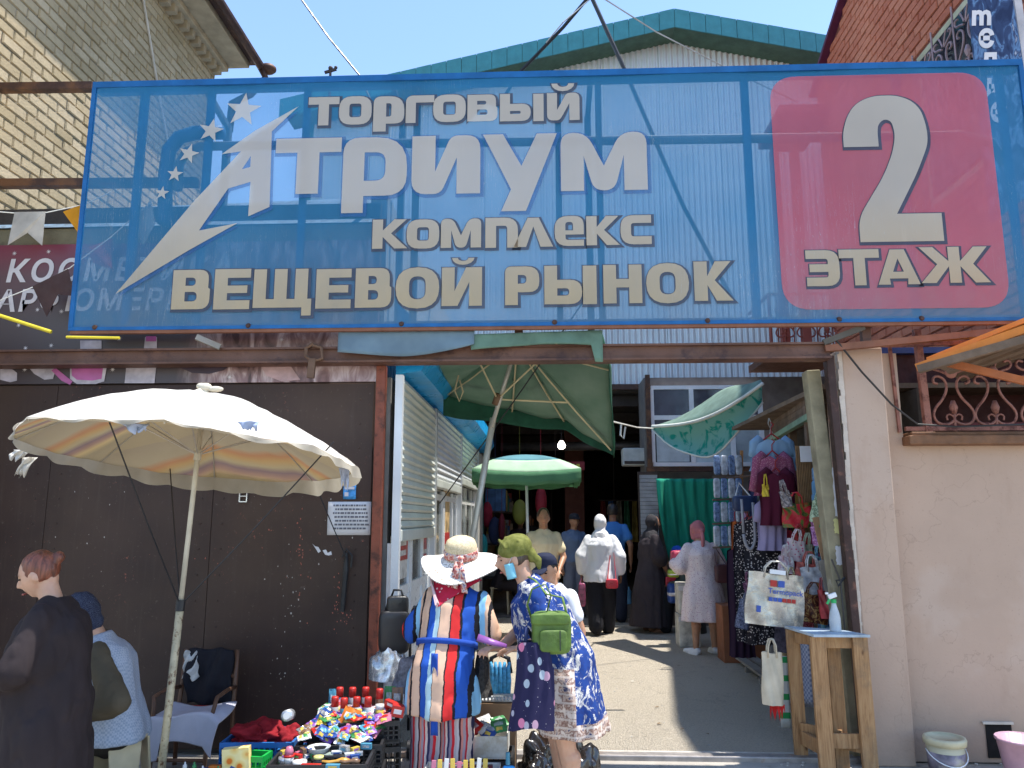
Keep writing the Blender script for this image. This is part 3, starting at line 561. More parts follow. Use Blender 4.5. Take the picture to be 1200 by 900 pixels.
for sx_ in (-4.8, -3.75, -3.57, -2.5, -2.34, -1.36):
    mb = MB()
    for k in range(14): mb.ell((sx_, YP-.021, .12+k*.18), (.008, .004, .008), 8, 4)
    stuff(mb.build('rivets', pm, ki))
mb = MB(); q = at(406, 648, YP-.06); mb.tube([q, q+V((.0, 0, -.12)), q+V((-.015, 0, -.4))], [.012, .02, .016], 8); mb.tube([q+V((-.03,0,-.03)), q+V((0,0,.03)), q+V((.04,0,-.02)), q+V((.035,0,-.1))], .008, 6); single(mb, 'door_handle_strap', mat('black_rubber', (.02,.02,.02), .6), 'black folded strap hanging down the brown panel near the rusty post', 'strap')
# ---------------------------------------------------------------- shop row with roller shutters (its front plane is the alley's left side)
XS = -1.1
sr = thing('shop_row', 'row of white plastic shop fronts under half open roller shutters on the left', 'shop', (XS, 9, 0))
slat_m = mat('shutter_slat_cream', (.60, .62, .56), .45, .15, var=.1, vs=2); slat_b = mat('shutter_slat_grey', (.60, .62, .63), .45, .15, var=.1, vs=2)
pvc = mat('shop_pvc', (.80, .81, .80), .35, var=.06, dirt=(.42,.40,.35), dirt_amt=.64)
bays = [(5.62, 7.35, 1.52), (7.45, 9.6, 1.98), (9.7, 12.0, 2.1)]
for bi, (y0, y1, zb) in enumerate(bays):
    sh = sr; z = zb; k = 0
    while z < 2.6:
        mb = MB(); mb.add([(XS+.03, y0, z), (XS+.03, y1, z), (XS+.052, y1, z+.02), (XS+.052, y0, z+.02), (XS+.036, y0, z+.058), (XS+.036, y1, z+.058), (XS+.015, y1, z+.06), (XS+.015, y0, z+.06), (XS+.015, y0, z), (XS+.015, y1, z)], [(0,3,2,1),(3,4,5,2),(4,7,6,5),(8,0,1,9),(0,8,7,4,3),(1,2,5,6,9)])
        mb.build('shutter_slat', slat_m if bi == 0 else slat_b, sr); z += .062; k += 1
    mb = MB(); mb.box((XS+.0, y0, zb-.09), (XS+.06, y1, zb-.003)); mb.build('shutter_bottom_rail', slat_m, sr, bevel=.01)
    for y in (y0-.035, y1+.035):
        mb = MB(); mb.box((XS+.0, y-.03, .1), (XS+.055, y+.03, 2.64)); mb.build('guide_rail', slat_b, sr)
    # the plastic front under the shutter
    posts = [y0+.02, lerp(y0, y1, .42), lerp(y0, y1, .47), lerp(y0, y1, .80), y1-.02]
    mb = MB()
    for y in posts: mb.box((XS-.04, y-.028, .12), (XS+.0, y+.028, zb-.1 if zb < 1.6 else zb-.1))
    for zz in ((.1, .17), (1.02, 1.09)): mb.box((XS-.038, y0, zz[0]), (XS-.002, y1, zz[1]))
    if zb > 1.8: mb.box((XS-.038, y0, 1.78), (XS-.003, y1, 1.84))
    mb.build('window_frame', pvc, sr)
    for a, b in ((posts[0], posts[1]), (posts[2], posts[3]), (posts[3], posts[4])):
        mb = MB(); mb.box((XS-.03, a+.03, .17), (XS-.016, b-.03, 1.02)); mb.build('lower_panel', pvc, sr)
        mb = MB(); mb.box((XS-.03, a+.03, 1.09), (XS-.02, b-.03, zb-.05)); mb.build('pane', glass('shop_glass', (.16, .17, .16), .12), sr)
poster_w = mat('poster_white', (.62,.60,.55), .4, var=.35, vs=14, bump=0); poster_r = mat('poster_red', (.40, .03, .03), .4, var=.4, vs=20, bump=0)
def poster(y0, y1, z0, z1, m, label, name='poster', x=XS-.012):
    mb = MB(); mb.box((x-.004, y0, z0), (x, y1, z1)); return mb.build(name, m, sr)
poster(5.70, 6.28, 1.14, 1.5, poster_w, ''); poster(5.72, 6.26, 1.28, 1.46, poster_r, '', x=XS-.006)
poster(6.98, 7.28, 1.12, 1.47, poster_w, ''); poster(7.0, 7.26, 1.32, 1.42, poster_r, '', x=XS-.006); poster(7.0, 7.26, 1.22, 1.28, poster_r, '', x=XS-.006)
poster(8.45, 8.98, 1.12, 1.9, mat('poster_food', (.55,.38,.18), .4, var=.6, vs=9, bump=0), ''); poster(8.47, 8.96, 1.32, 1.44, poster_r, '', x=XS-.006); poster(8.47, 8.96, 1.2, 1.26, poster_r, '', x=XS-.006)
mb = MB(); tb = MB(); [tb.box((XS-.003, 5.78+.05*k, 1.39-.075*j), (XS-.002, 5.82+.05*k, 1.43-.075*j)) for k in range(8) for j in range(2)]; tb.build('poster_lettering', poster_w, sr)
mb = MB(); mb.box((XS-.008, 5.74, 1.53), (XS-.004, 5.9, 1.6)); 
mb = MB(); mb.box((-1.34, 5.62, 0), (XS-.045, 12.95, 2.63)); mb.build('wall', mat('shop_inner_wall', (.22,.21,.19), .9), sr)
mb = MB(); mb.box((XS-.045, 12.05, 0), (XS+.05, 12.95, 2.62)); mb.build('end_wall', mat('shop_end_wall', (.45,.44,.40), .7), sr)
# blue awning box above the shutters
aw = thing('awning_box', 'long bright blue plastic awning box above the roller shutters', 'awning', (XS, 9, 2.7))
blue_p = mat('blue_awning', (.015, .36, .72), .35, var=.18, vs=2.5, dirt=(.10,.30,.50), dirt_amt=.62, trans=.15)
segs = [5.66, 7.4, 9.2, 11.0, 12.9]
for a, b in zip(segs, segs[1:]):
    mb = MB(); prof = [(XS-.02, 2.66), (XS+.17, 2.69), (XS+.24, 2.78), (XS+.2, 3.0), (XS-.02, 3.22)]
    n = len(prof); mb.add([(x, y, z) for y in (a+.004, b-.004) for x, z in prof], [(i, (i+1)%n, (i+1)%n+n, i+n) for i in range(n)]+[tuple(range(n))[::-1], tuple(range(n, 2*n))]); mb.build('awning_panel', blue_p, aw)
# ================================================================ RIGHT FRONT WALL
YF = 5.5
def plaster():
    g = G('pink_plaster'); base = wob(g, (.44, .31, .23), .07, 1.3)
    base = g.mix(g.ramp(g.noise(.9, 5), [(.50, 0.), (.56, .45)]), base, (.49, .375, .30)); base = g.mix(g.ramp(g.noise(4.5, 7, g.scalev(g.co(), (1, 1, .35)), rough=.7), [(.54, 0.), (.70, .42)]), base, (.36, .24, .17))
    cr = g.vor(.7, g.n('VectorMath', {0: g.co(), 1: g.n('TexNoise', {'Vector': g.co(), 'Scale': 3, 'Detail': 6}, 1)}, operation='ADD'), 'Distance', 'DISTANCE_TO_EDGE'); base = g.mix(g.ramp(cr, [(0, .35), (.004, 0.)]), base, (.22, .15, .11))
    base = g.mix(g.ramp(g.noise(60, 3), [(.66, 0.), (.70, .35)]), base, (.28, .18, .13))
    z = g.xyz()[2]; base = g.mix(g.math('MULTIPLY', g.ramp(z, [(.04, 1.), (.55, 0.)]), g.noise(8, 5)), base, (.30, .22, .17))
    g.put(g.b.inputs['Base Color'], base); g.b.inputs['Roughness'].default_value = .88; g.bump(g.math('ADD', g.noise(2.2, 4), g.math('MULTIPLY', g.noise(50, 5), .25)), .35, .02); return g.m
pk = plaster()
fw_ = thing('plaster_wall', 'pink beige plastered wall with a projecting pilaster on the right', 'wall', (3, YF, 0))
LX, PX, OX = 2.10, 2.40, 2.60
mb = MB(); mb.box((PX+.0, YF+.12, 0), (OX-.05, YF+.35, 2.78)); mb.box((OX-.05, YF+.12, 0), (6.5, YF+.35, 2.17)); mb.build('wall', pk, fw_)
mb = MB()
zs = [k*.1 for k in range(29)]
rj = random.Random(5)
for z0_, z1_ in zip(zs, zs[1:]): mb.box((LX+rj.uniform(-.012, .012), YF, z0_), (PX, YF+.36, z1_))
mb2 = MB(); mb2.box((LX+.015, YF-.004, 0), (PX, YF+.36, 2.8)); mb2.build('pilaster', pk, fw_, bevel=.01)
# ragged plaster edge next to the dark post
edge = MB(); z = 0
while z < 2.78:
    h = rj.uniform(.02, .07); edge.box((LX-rj.uniform(.0, .022), YF-.002+rj.uniform(0, .004), z), (LX+.02, YF+.05, min(2.79, z+h))); z += h
edge.build('ragged_edge', mat('raw_plaster', (.58,.50,.42), .95, bump=.5), fw_)
# vent hole in the wall bottom: flat black slab on the wall face, painted as the dark inside
v0, v1 = at(1154, 848, YF+.12), at(1189, 895, YF+.12)
mb = MB(); mb.box((v0.x, YF+.112, .03), (v1.x, YF+.118, v0.z)); mb.build('vent_hole_shade', mat('hole_shade_black', (.008,.006,.006), 1), fw_)
mb = MB(); mb.box((v0.x-.02, YF+.10, v0.z), (v1.x+.01, YF+.12, v0.z+.015)); mb.box((v1.x-.04, YF+.09, .0), (v1.x+.0, YF+.11, .12)); mb.build('vent_lip', mat('raw_plaster'), fw_)
sill_m = mat('worn_brown_wood', (.16, .075, .035), .7, var=.3, vs=8, bump=.4, bs=30, dirt=(.45,.38,.30), dirt_amt=.66)
mb = MB(); mb.box((OX-.06, YF-.0, 2.105), (6.5, YF+.36, 2.17)); mb.box((OX-.02, YF+.05, 2.172), (6.5, YF+.3, 2.20)); mb.build('sill', sill_m, fw_, bevel=.008)
# posts left of the pilaster
wdpost = mat('weathered_post', (.26, .23, .15), .9, var=.3, vs=6, bump=.6, bs=25, dirt=(.42,.40,.34), dirt_amt=.58)
po = thing('post', 'weathered grey concrete post with peeling notices beside the dark steel post', 'post', (1.96, YF+.1, 0))
mb = MB(); mb.beam((2.09, YF+.16, 0), (1.945, YF+.16, 2.66), .10, .12, (0,1,0)); mb.build('shaft', wdpost, po, bevel=.008)
for (px0, py0, px1, py1, m_, nm) in ((977, 608, 987, 625, mat('yellow_paper', (.55,.52,.22), .7), 'flyer'), (975, 548, 984, 605, paper, 'flyer'), (979, 640, 988, 662, paper, 'flyer')):
    a, b = at(px0, py0, YF+.09), at(px1, py1, YF+.09); mb = MB(); mb.sheet(lambda u, v: (lerp(a.x, b.x, u)+.004*sin(v*19), YF+.088, lerp(b.z, a.z, v)+.004*sin(u*9)), 4, 8, .004); mb.build('flyer', m_, po)
sp = MB(); sp.beam((2.085, YF+.0, 0), (2.02, YF+.0, 2.74), .055, .08, (0,1,0)); single(sp, 'steel_post', mat('dark_rust_post', (.045,.022,.018), .6, .2, dirt=(.14,.06,.04), dirt_amt=.55, dirt_s=12), 'dark rusty steel post against the edge of the pink pilaster', 'post', bevel=.006)
# opening above the wall: rusty railing with scrolls and a dark room behind
rl = thing('scroll_railing', 'rusty wrought iron railing with lyre scrolls above the pink wall', 'railing', (3.2, YF+.15, 2.2))
rr_m = mat('rusty_rose_iron', (.27, .115, .085), .65, .2, bump=.4, bs=80, dirt=(.12,.04,.03), dirt_amt=.5, dirt_s=14)
mb = MB(); mb.beam((OX+.12, YF+.1, 2.2), (OX+.10, YF+.1, 2.95), .045, .045, (0,1,0)); mb.build('post', rr_m, rl)
mb = MB(); mb.beam((OX-.04, YF+.1, 2.225), (6.4, YF+.1, 2.225), .03, .03); mb.build('bottom_rail', rr_m, rl)
mb = MB(); mb.beam((OX-.14, YF+.1, 2.84), (4.2, YF+.1, 2.87), .03, .03); mb.build('top_rail', rr_m, rl)
mb = MB(); mb.beam((OX-.08, YF+.1, 2.2), (OX-.1, YF+.1, 2.84), .02, .02, (0,1,0)); mb.build('thin_bar', rr_m, rl)
for px in (1119, 1168, 1222):
    c = at(px, 494, YF+.1); mb = MB(); scroll(mb, lambda u, v: (u, YF+.1, v), c.x, c.z-.03, .33, .010)
    mb.ell((c.x, YF+.09, c.z+.355), (.045, .02, .045)); mb.build('scroll', rr_m, rl, smooth=True)
rm = thing('dark_room_backdrop', 'dark maroon shed wall with navy rail, standing in for the dark room past the railing', 'backdrop', (4, 6.6, 0))
mb = MB(); mb.box((2.72, 6.6, 0), (8, 6.7, 2.97)); mb.build('wall', mat('maroon_room_dark', (.055, .014, .012), .8, var=.4), rm)  # near-black maroon puts the gloom of the room behind the railing into colour
mb = MB(); mb.box((2.70, 6.52, 2.97), (8, 6.7, 3.02)); mb.build('top_rail', mat('navy_rail', (.03,.04,.14), .5), rm)
mb = MB(); mb.beam((2.7, 6.45, 2.35), (8, 6.45, 2.36), .03, .035); mb.build('red_rail', mat('dull_red_rail', (.16,.02,.02), .6), rm)
mb = MB(); mb.box((2.62, YF+.36, 1.9), (8, 6.6, 1.95)); mb.build('floor', mat('maroon_room_dark'), rm)
# orange board lean-to at the top right
lt = thing('lean_to_roof', 'orange painted board lean-to roof at the right edge under the banner', 'roof', (3.2, 5.1, 2.8))
org = mat('orange_paint', (.62, .19, .02), .5, var=.15); brn = mat('brown_board', (.15, .10, .065), .75, bump=.4, bs=30, var=.3); brn2 = mat('rust_orange_board', (.33,.10,.03), .7, bump=.3)
a, b = at(1086, 424, 5.15), at(1215, 372, 4.75)
mb = MB(); mb.add([a+V((0,0,.0)), b, b+V((.9,.9,.25)), a+V((.9,.9,.25))]+[p+V((0,0,.03)) for p in (a, b, b+V((.9,.9,.25)), a+V((.9,.9,.25)))], [(0,1,2,3),(7,6,5,4),(0,4,5,1),(1,5,6,2),(2,6,7,3),(3,7,4,0)]); mb.build('roof_board', org, lt)
mb = MB(); mb.beam(at(1074, 431, 5.15), at(1215, 381, 4.73), .03, .05); mb.build('edge_board', org, lt)
mb = MB(); mb.beam(at(1076, 433, 5.12), at(1215, 394, 4.72), .05, .05); mb.build('purlin', brn, lt)
mb = MB(); mb.beam(at(1098, 428, 5.15), at(1170, 405, 4.95), .04, .05); mb.build('rafter', brn, lt)
mb = MB(); mb.beam(at(1110, 425, 5.2), at(1215, 450, 5.1), .03, .05); mb.build('brace', brn2, lt)
for k in range(5):
    mb = MB(); mb.beam(a+V((.12*k+.1, .15*k+.1, -.0)), b+V((.12*k+.1, .15*k+.1, -.0)), .1, .02); mb.build('under_board', brn, lt)
# ================================================================ THE GATE BEAM, BANNER AND ITS FRAME
gt = thing('gate_beam', 'long rusty brown steel beam spanning the alley mouth under the banner', 'beam', (-1, 5.45, 2.8))
beam_m = mat('gate_rust_steel', (.13, .065, .045), .6, .25, var=.3, vs=2, bump=.35, bs=40, dirt=(.07,.035,.03), dirt_amt=.52, dirt_s=5)
mb = MB(); mb.box((-6.5, 5.40, 2.715), (2.0, 5.50, 2.80)); mb.build('web', beam_m, gt)
mb = MB(); mb.box((-6.5, 5.37, 2.80), (2.0, 5.52, 2.815)); mb.box((-6.5, 5.37, 2.70), (2.0, 5.52, 2.714)); mb.build('flange', beam_m, gt)
hg = MB(); c = at(366, 430, 5.35)
hg.tube([c+V((.0,0,.16)), c+V((.06,0,.14)), c+V((.07,0,.06)), c+V((0,0,.04)), c+V((-.05,0,.08)), c+V((-.05,0,.14)), c+V((0,0,.17))], .014, 6); hg.beam(c+V((.0,0,.06)), c+V((-.01,0,-.08)), .05, .03, (0,1,0)); hg.build('shackle', mat('rusty_link', (.14,.08,.05), .7, .3), gt)
for px in (608, 1015):
    mb = MB(); q = at(px, 405, 5.42); mb.beam((q.x, 5.42, 2.816), (q.x, 5.42, 2.93), .06, .05, (0,1,0)); mb.build('stub', beam_m, gt)
mb = MB(); mb.beam((1.96, 5.40, 2.77), (4.2, 5.3, 2.955), .06, .045); mb.build('side_beam', mat('rust_brown_bar', (.22,.09,.05), .65, .2), gt)
mb = MB(); mb.beam((1.95, 5.38, 2.81), (2.22, 5.34, 2.91), .04, .04); mb.build('strut', mat('dark_weathered_wood', (.09,.08,.065), .85), gt)
mb = MB(); mb.beam(at(258, 407, 5.36), at(230, 395, 5.3), .04, .04); mb.build('strut', mat('grey_weathered_wood', (.25,.23,.20), .85), gt)
YB = 5.3; BX0, BX1, BZ0, BZ1 = -3.43, 3.47, 2.945, 4.88
bn = thing('banner', 'big translucent blue banner with star logo, cream lettering and a red square numbered 2', 'banner', (0, YB, BZ0))
def film(name, c, a, dirty=True, tr=.35):
    if name in MATS: return MATS[name]
    g = G(name); base = wob(g, c, .06, 1.2)
    wv = g.noise(2.0, 4, g.scalev(g.co(), (1.3, 1, .6)))
    base = g.mix(g.ramp(wv, [(.4, 0.), (.72, .22)]), base, tuple(min(1, x*1.35+.04) for x in c))
    if 'cream' in name: base = g.mix(g.ramp(g.xyz()[2], [(.1, 1.), (.95, 0.)]), (.74, .65, .54), (.80, .60, .32))
    zz = g.xyz()[2]; dust = g.math('MULTIPLY', g.ramp(zz, [(.0, 1.), (.75, 0.)]), g.ramp(g.noise(1.6, 6, g.scalev(g.co(), (1, 1, .5)), rough=.7), [(.35, .10), (.7, .55)])); base = g.mix(dust, base, (.34, .37, .38))
    scr = g.ramp(g.noise(4, 2, g.scalev(g.co(), (9, 1, .35)), dist=2.5), [(.495, 0.), (.5, .55), (.505, 0.)]); scr = g.math('MULTIPLY', scr, g.ramp(g.noise(.9, 2), [(.5, 0.), (.6, 1.)])); base = g.mix(scr, base, (.75, .78, .80))
    g.put(g.b.inputs['Base Color'], base); g.b.inputs['Roughness'].default_value = .42; g.bump(g.noise(1.3, 3, g.scalev(g.co(), (2, 1, .7))), .25, .05)
    z = g.xyz()[2]; al = g.math('ADD', g.ramp(g.noise(1.1, 3), [(.35, a-.05), (.65, a+.05)]), g.ramp(g.noise(3, 5, g.scalev(g.co(), (3, 1, .25)), rough=.7), [(.6, 0.), (.75, .06)]))
    fin(g, base, tr, al); MATS[name] = g.m; return g.m
blue_f = film('banner_blue_film', (.03, .25, .48), .62); red_f = film('banner_red_film', (.80, .14, .17), .62); cream_f = film('banner_cream_print', (.82, .63, .40), .80); dark_f = mat('banner_dark_outline', (.045, .055, .085), .5, bump=0, alpha=.85); shade_f = mat('banner_blue_outline', (.03, .12, .32), .5, bump=0, alpha=.55)
def bsheet(u, v):
    return (lerp(BX0, BX1, u), YB+.006*sin(u*31)*sin(v*5), lerp(BZ0, BZ1, v))
mb = MB(); mb.grid(bsheet, 60, 10); mb.build('film', blue_f, bn, smooth=True)
edge_m = mat('banner_hem', (.012, .14, .38), .5, trans=.25)
for a, b in (((BX0-.01, BZ1-.04), (BX1+.01, BZ1+.008)), ((BX0-.01, BZ0-.012), (BX1+.01, BZ0+.012)), ((BX0-.012, BZ0+.013), (BX0+.02, BZ1-.041)), ((BX1-.02, BZ0+.013), (BX1+.012, BZ1-.041))):
    mb = MB(); mb.box((a[0], YB-.012, a[1]), (b[0], YB+.012, b[1])); mb.build('hem', edge_m, bn)
mb = MB(); mb.box((BX0, YB-.004, BZ0-.035), (BX1, YB+.03, BZ0-.0125)); mb.build('bottom_batten', mat('rust_brown_bar'), bn)
for px in (110, 290, 470, 650, 830, 985, 1082):
    c = at(px, 384, YB-.02); mb = MB(); mb.lathe([(.0, -.006), (.02, -.006), (.014, .008), (0, .01)], (c.x, YB-.014, BZ0+.01), 10, Matrix.Rotation(pi/2, 3, 'X')); mb.build('eyelet', rust, bn)
pm_ = mat('banner_frame_paint', (.02, .09, .22), .5, .2); pgrey = mat('banner_frame_grey', (.10, .13, .16), .5, .3)
fz = lambda py, px=600: at(px, py, YB+.07).z
fr_ = thing('sign_scaffold', 'steel tube scaffold holding the blue banner above the alley mouth', 'scaffold', (0, YB+.1, BZ0))
for px, wd in ((160, .06), (240, .055), (355, .05), (487, .05), (655, .045), (703, .045), (879, .055), (1062, .05), (1186, .05)):
    x = at(px, 230, YB+.07).x; mb = MB(); mb.beam((x, YB+.07, BZ0), (x, YB+.07, BZ1-.02), .03, wd, (0,1,0) if False else (1,0,0)); mb.build('upright', pm_ if px < 400 or px > 870 else pgrey, fr_)
mb = MB(); mb.beam((BX0, YB+.07, BZ1-.03), (BX1, YB+.07, BZ1-.03), .05, .05); mb.build('top_rail', pm_, fr_)
mb = MB(); mb.beam((BX0, YB+.07, BZ0+.02), (BX1, YB+.07, BZ0+.02), .05, .05); mb.build('bottom_rail', pgrey, fr_)
x = at(215, 170, YB+.12).x; mb = MB(); mb.tube([(x-.02, YB+.12, fz(212)), (x-.02, YB+.12, fz(180)), (x+.03, YB+.12, fz(166)), (x+.14, YB+.12, fz(160)), (BX1-.4, YB+.12, fz(166)), (BX1-.2, YB+.12, fz(175)), (BX1-.12, YB+.12, fz(200))], .035, 8); mb.build('middle_rail', pgrey, fr_)
mb = MB(); ap = [at(x_, y_, YB+.16) for x_, y_ in ((193, 262), (194, 205), (198, 176), (210, 161), (228, 156), (262, 155))]; mb.tube(ap, .055, 10); mb.build('arched_bar', pm_, fr_, smooth=True)
for k, (py, xe) in enumerate(((102, 110), (214, 232))):
    mb = MB(); a = at(-60, py+2, 5.5); b = at(xe, py, 5.5); mb.beam(a, b, .07, .06); mb.build('side_rail', rust, fr_)
for k, px in enumerate((262, 470, 690)):
    x = at(px, 230, YB+.5).x; mb = MB(); mb.beam((x, YB+.5, BZ0-.0), (x, YB+.5, BZ1-.1), .05, .05, (1,0,0)); mb.beam((x, YB+.5, BZ1-.12), (x, YB+.1, BZ1-.04), .04, .04); mb.build('rear_stay', pgrey, fr_)
# lettering
def word(items, dark=.016, t=.3, u=.26, R_=.3, r=.1, outline=None, shadow=None, cream=cream_f):
    for it in items:
        ch, x0, x1, yt, yb = it[:5]; kw = it[5] if len(it) > 5 else {}
        xm = (x0+x1)/2; ym = (yt+yb)/2; a = at(x0, ym, YB); b = at(x1, ym, YB); zt = at(xm, yt, YB).z; zb = at(xm, yb, YB).z; w_, h_ = b.x-a.x, zt-zb
        T = kw.get('t', t)*h_; U = kw.get('u', u)*h_; hh = kw.get('h', 1)
        loops = glyph(ch, w_, h_, T, U, kw.get('R', R_)*h_, kw.get('r', r)*h_, kw.get('desc', 0)*h_)
        f = lambda d: (lambda x, y, _: (a.x+x, YB-d, zb+y))
        if outline:
            mb = MB(); ol = [offs(l, dark) for l in loops]; sx = dark*.5; mb.poly([[(p[0]+sx, p[1]-sx) for p in l] for l in ol], f(.010)); o1 = mb.build('letter_outline', outline, bn)
        mb = MB(); mb.poly(loops, f(.014)); mb.build('letter', cream, bn)
word([('Т',362,398,115,148),('О',398,436,114,147),('Р',438,474,114,155,{'desc':.22,'u':.2}),('Г',476,509,113,145),('О',508,546,112,144),('В',548,583,112,143),('Ь',586,622,111,143),('І',625,637,111,143),('И',641,679,110,142),('˘',646,673,99,108)], t=.34, u=.26, R_=.42, r=.1, outline=dark_f, dark=.014)
word([('Т',323,400,163,228),('Р',402,477,162,250,{'desc':.22,'t':.27,'u':.2}),('И',483,563,160,228),('У',566,653,158,248),('М',657,758,156,224,{'t':.37})], t=.38, u=.26, R_=.42, r=.2, outline=shade_f, dark=.018)
word([('К',437,478,258,292),('О',477,515,258,292),('М',517,564,257,291,{'R':.3}),('П',569,607,256,291),('Л',602,648,256,290),('е',650,684,254,289,{'u':.2}),('К',687,726,254,288),('С',727,763,253,287)], t=.34, u=.27, R_=.42, r=.1, outline=dark_f, dark=.014)
word([('В',203,247,317,363),('Е',252,294,316,363),('Щ',298,366,316,361),('Е',371,412,316,362),('В',417,459,315,361),('О',464,515,314,362,{'R':.62,'r':.3}),('И',518,565,314,359,{'R':0}),('˘',530,556,303,311),('Р',592,632,313,358),('Ь',638,682,312,357),('І',683,699,312,357),('Н',707,752,311,356),('О',757,807,309,356,{'R':.62,'r':.3}),('К',813,858,307,353)], t=.32, u=.22, R_=.32, r=.14, outline=dark_f, dark=.014)
# red square with the storey number
a, b = at(909, 225, YB), at(1169, 225, YB); zt, zb = at(1030, 88, YB).z, at(1050, 362, YB).z
lp = rnd([(a.x, zb, .2), (b.x, zb, .2), (b.x, zt, .2), (a.x, zt, .2)], 8); mb = MB(); mb.poly([lp], lambda x, y, d: (x, YB-.008, y)); mb.build('red_square', red_f, bn)
word([('2',990,1097,113,284)], outline=dark_f, dark=.016)
word([('Э',944,983,294,336,{'R':.35}),('Т',983,1030,293,335),('А',1027,1076,293,334),('Ж',1077,1158,290,332)], t=.3, u=.24, r=.1, outline=dark_f, dark=.014)
L_ = [(752,137),(658,225),(650,490),(575,523),(583,402),(505,425),(402,573),(537,547),(370,640),(110,795),(385,470),(550,295),(482,305),(600,222)]
H_ = [(585,310),(553,358),(582,350)]
cvt = lambda l: [(lambda p: (p.x, p.z))(at(100+x/3, 80+y/3, YB)) for x, y in l]
lp = [cvt(L_), cvt(H_)]
lp = [l if (area(l) > 0) == (i == 0) else l[::-1] for i, l in enumerate(lp)]
mb = MB(); mb.poly([[(x+.02, y-.02) for x, y in lp[0]]], lambda x, y, d: (x, YB-.010, y)); mb.build('logo_shadow', shade_f, bn)
mb = MB(); mb.poly(lp, lambda x, y, d: (x, YB-.014, y)); mb.build('logo', cream_f, bn)
for (px, py, r_, ph) in ((286, 130, 24, .1), (248, 154, 17, .2), (222, 181, 14, .25), (206, 205, 11, .1), (191, 227, 9.5, .1)):
    c = at(px, py, YB); k = r_/171.; l = [(c.x+k*(1 if i % 2 == 0 else .4)*sin(pi*i/5+ph), c.z+k*(1 if i % 2 == 0 else .4)*cos(pi*i/5+ph)) for i in range(10)][::-1]
    mb = MB(); mb.poly([l], lambda x, y, d: (x, YB-.014, y)); mb.build('star', cream_f, bn)
# ================================================================ PEOPLE
DG = lambda: bpy.context.evaluated_depsgraph_get()
def fuse(mb, vox, smooth=2, crease=0, cs=9, seed=0, dirx=None):
    "melt overlapping closed shapes into one continuous skin"
    me = bpy.data.meshes.new('f'); me.from_pydata(mb.v, [], mb.f); o = bpy.data.objects.new('f', me); C.objects.link(o)
    r = o.modifiers.new('r', 'REMESH'); r.mode = 'VOXEL'; r.voxel_size = vox
    if smooth: s_ = o.modifiers.new('s', 'SMOOTH'); s_.factor = .5; s_.iterations = smooth
    m2 = bpy.data.meshes.new_from_object(o.evaluated_get(DG())); out = MB()
    vs = [v.co.copy() for v in m2.vertices]
    if crease:
        for i, v in enumerate(m2.vertices):
            p = v.co; q = V((p.x*cs, p.y*cs, p.z*cs*.45))+V((seed, seed, seed)); d = noise.noise(q)+.5*noise.noise(q*2.3)
            k = 1-abs(d)*2.2; vs[i] = p+v.normal*crease*(d*.9-.5*max(0, k)**3)
    out.v = [tuple(v) for v in vs]; out.f = [tuple(p.vertices) for p in m2.polygons]; out.mi = [0]*len(out.f)
    bpy.data.objects.remove(o); bpy.data.meshes.remove(me); bpy.data.meshes.remove(m2); return out
def cap(mb, a, b, ra, rb, n=10):
    "tapered limb with rounded ends"
    a, b = V(a), V(b); t = (b-a); L = t.length
    if L < 1e-5: return mb.ell(a, (ra, ra, ra), n, 6)
    t.normalize(); pts = [a-t*ra*.98, a-t*ra*.8, a-t*ra*.4, a, b, b+t*rb*.4, b+t*rb*.8, b+t*rb*.98]; rs = [ra*.15, ra*.6, ra*.92, ra, rb, rb*.92, rb*.6, rb*.15]
    return mb.tube(pts, rs, n)
def limb(mb, pts, rs, n=10):
    for i in range(len(pts)-1): cap(mb, pts[i], pts[i+1], rs[i], rs[i+1], n)
def loft(mb, rings, n=28, fold=None, close=True):
    "stack of ellipses (centre, rx, ry, tilt about x); fold = (count, depth, phase)"
    vs = []
    for j, (c, rx, ry, tl) in enumerate(rings):
        m = Matrix.Rotation(tl, 3, 'X'); t = j/(len(rings)-1)
        for k in range(n):
            a = 2*pi*k/n; q = 1
            if fold: q += fold[1]*t**1.3*(sin(a*fold[0]+fold[2]+1.5*sin(a*2)+t)+.5*sin(a*(fold[0]*1.7)+2*t))
            vs.append(V(c)+m@V((cos(a)*rx*q, sin(a)*ry*q, 0)))
    fs = [(i*n+k, (i+1)*n+k, (i+1)*n+(k+1)%n, i*n+(k+1)%n) for i in range(len(rings)-1) for k in range(n)]
    fs += [tuple(range(n)), tuple(range((len(rings)-1)*n, len(rings)*n))[::-1]]
    mb.add(vs, fs)
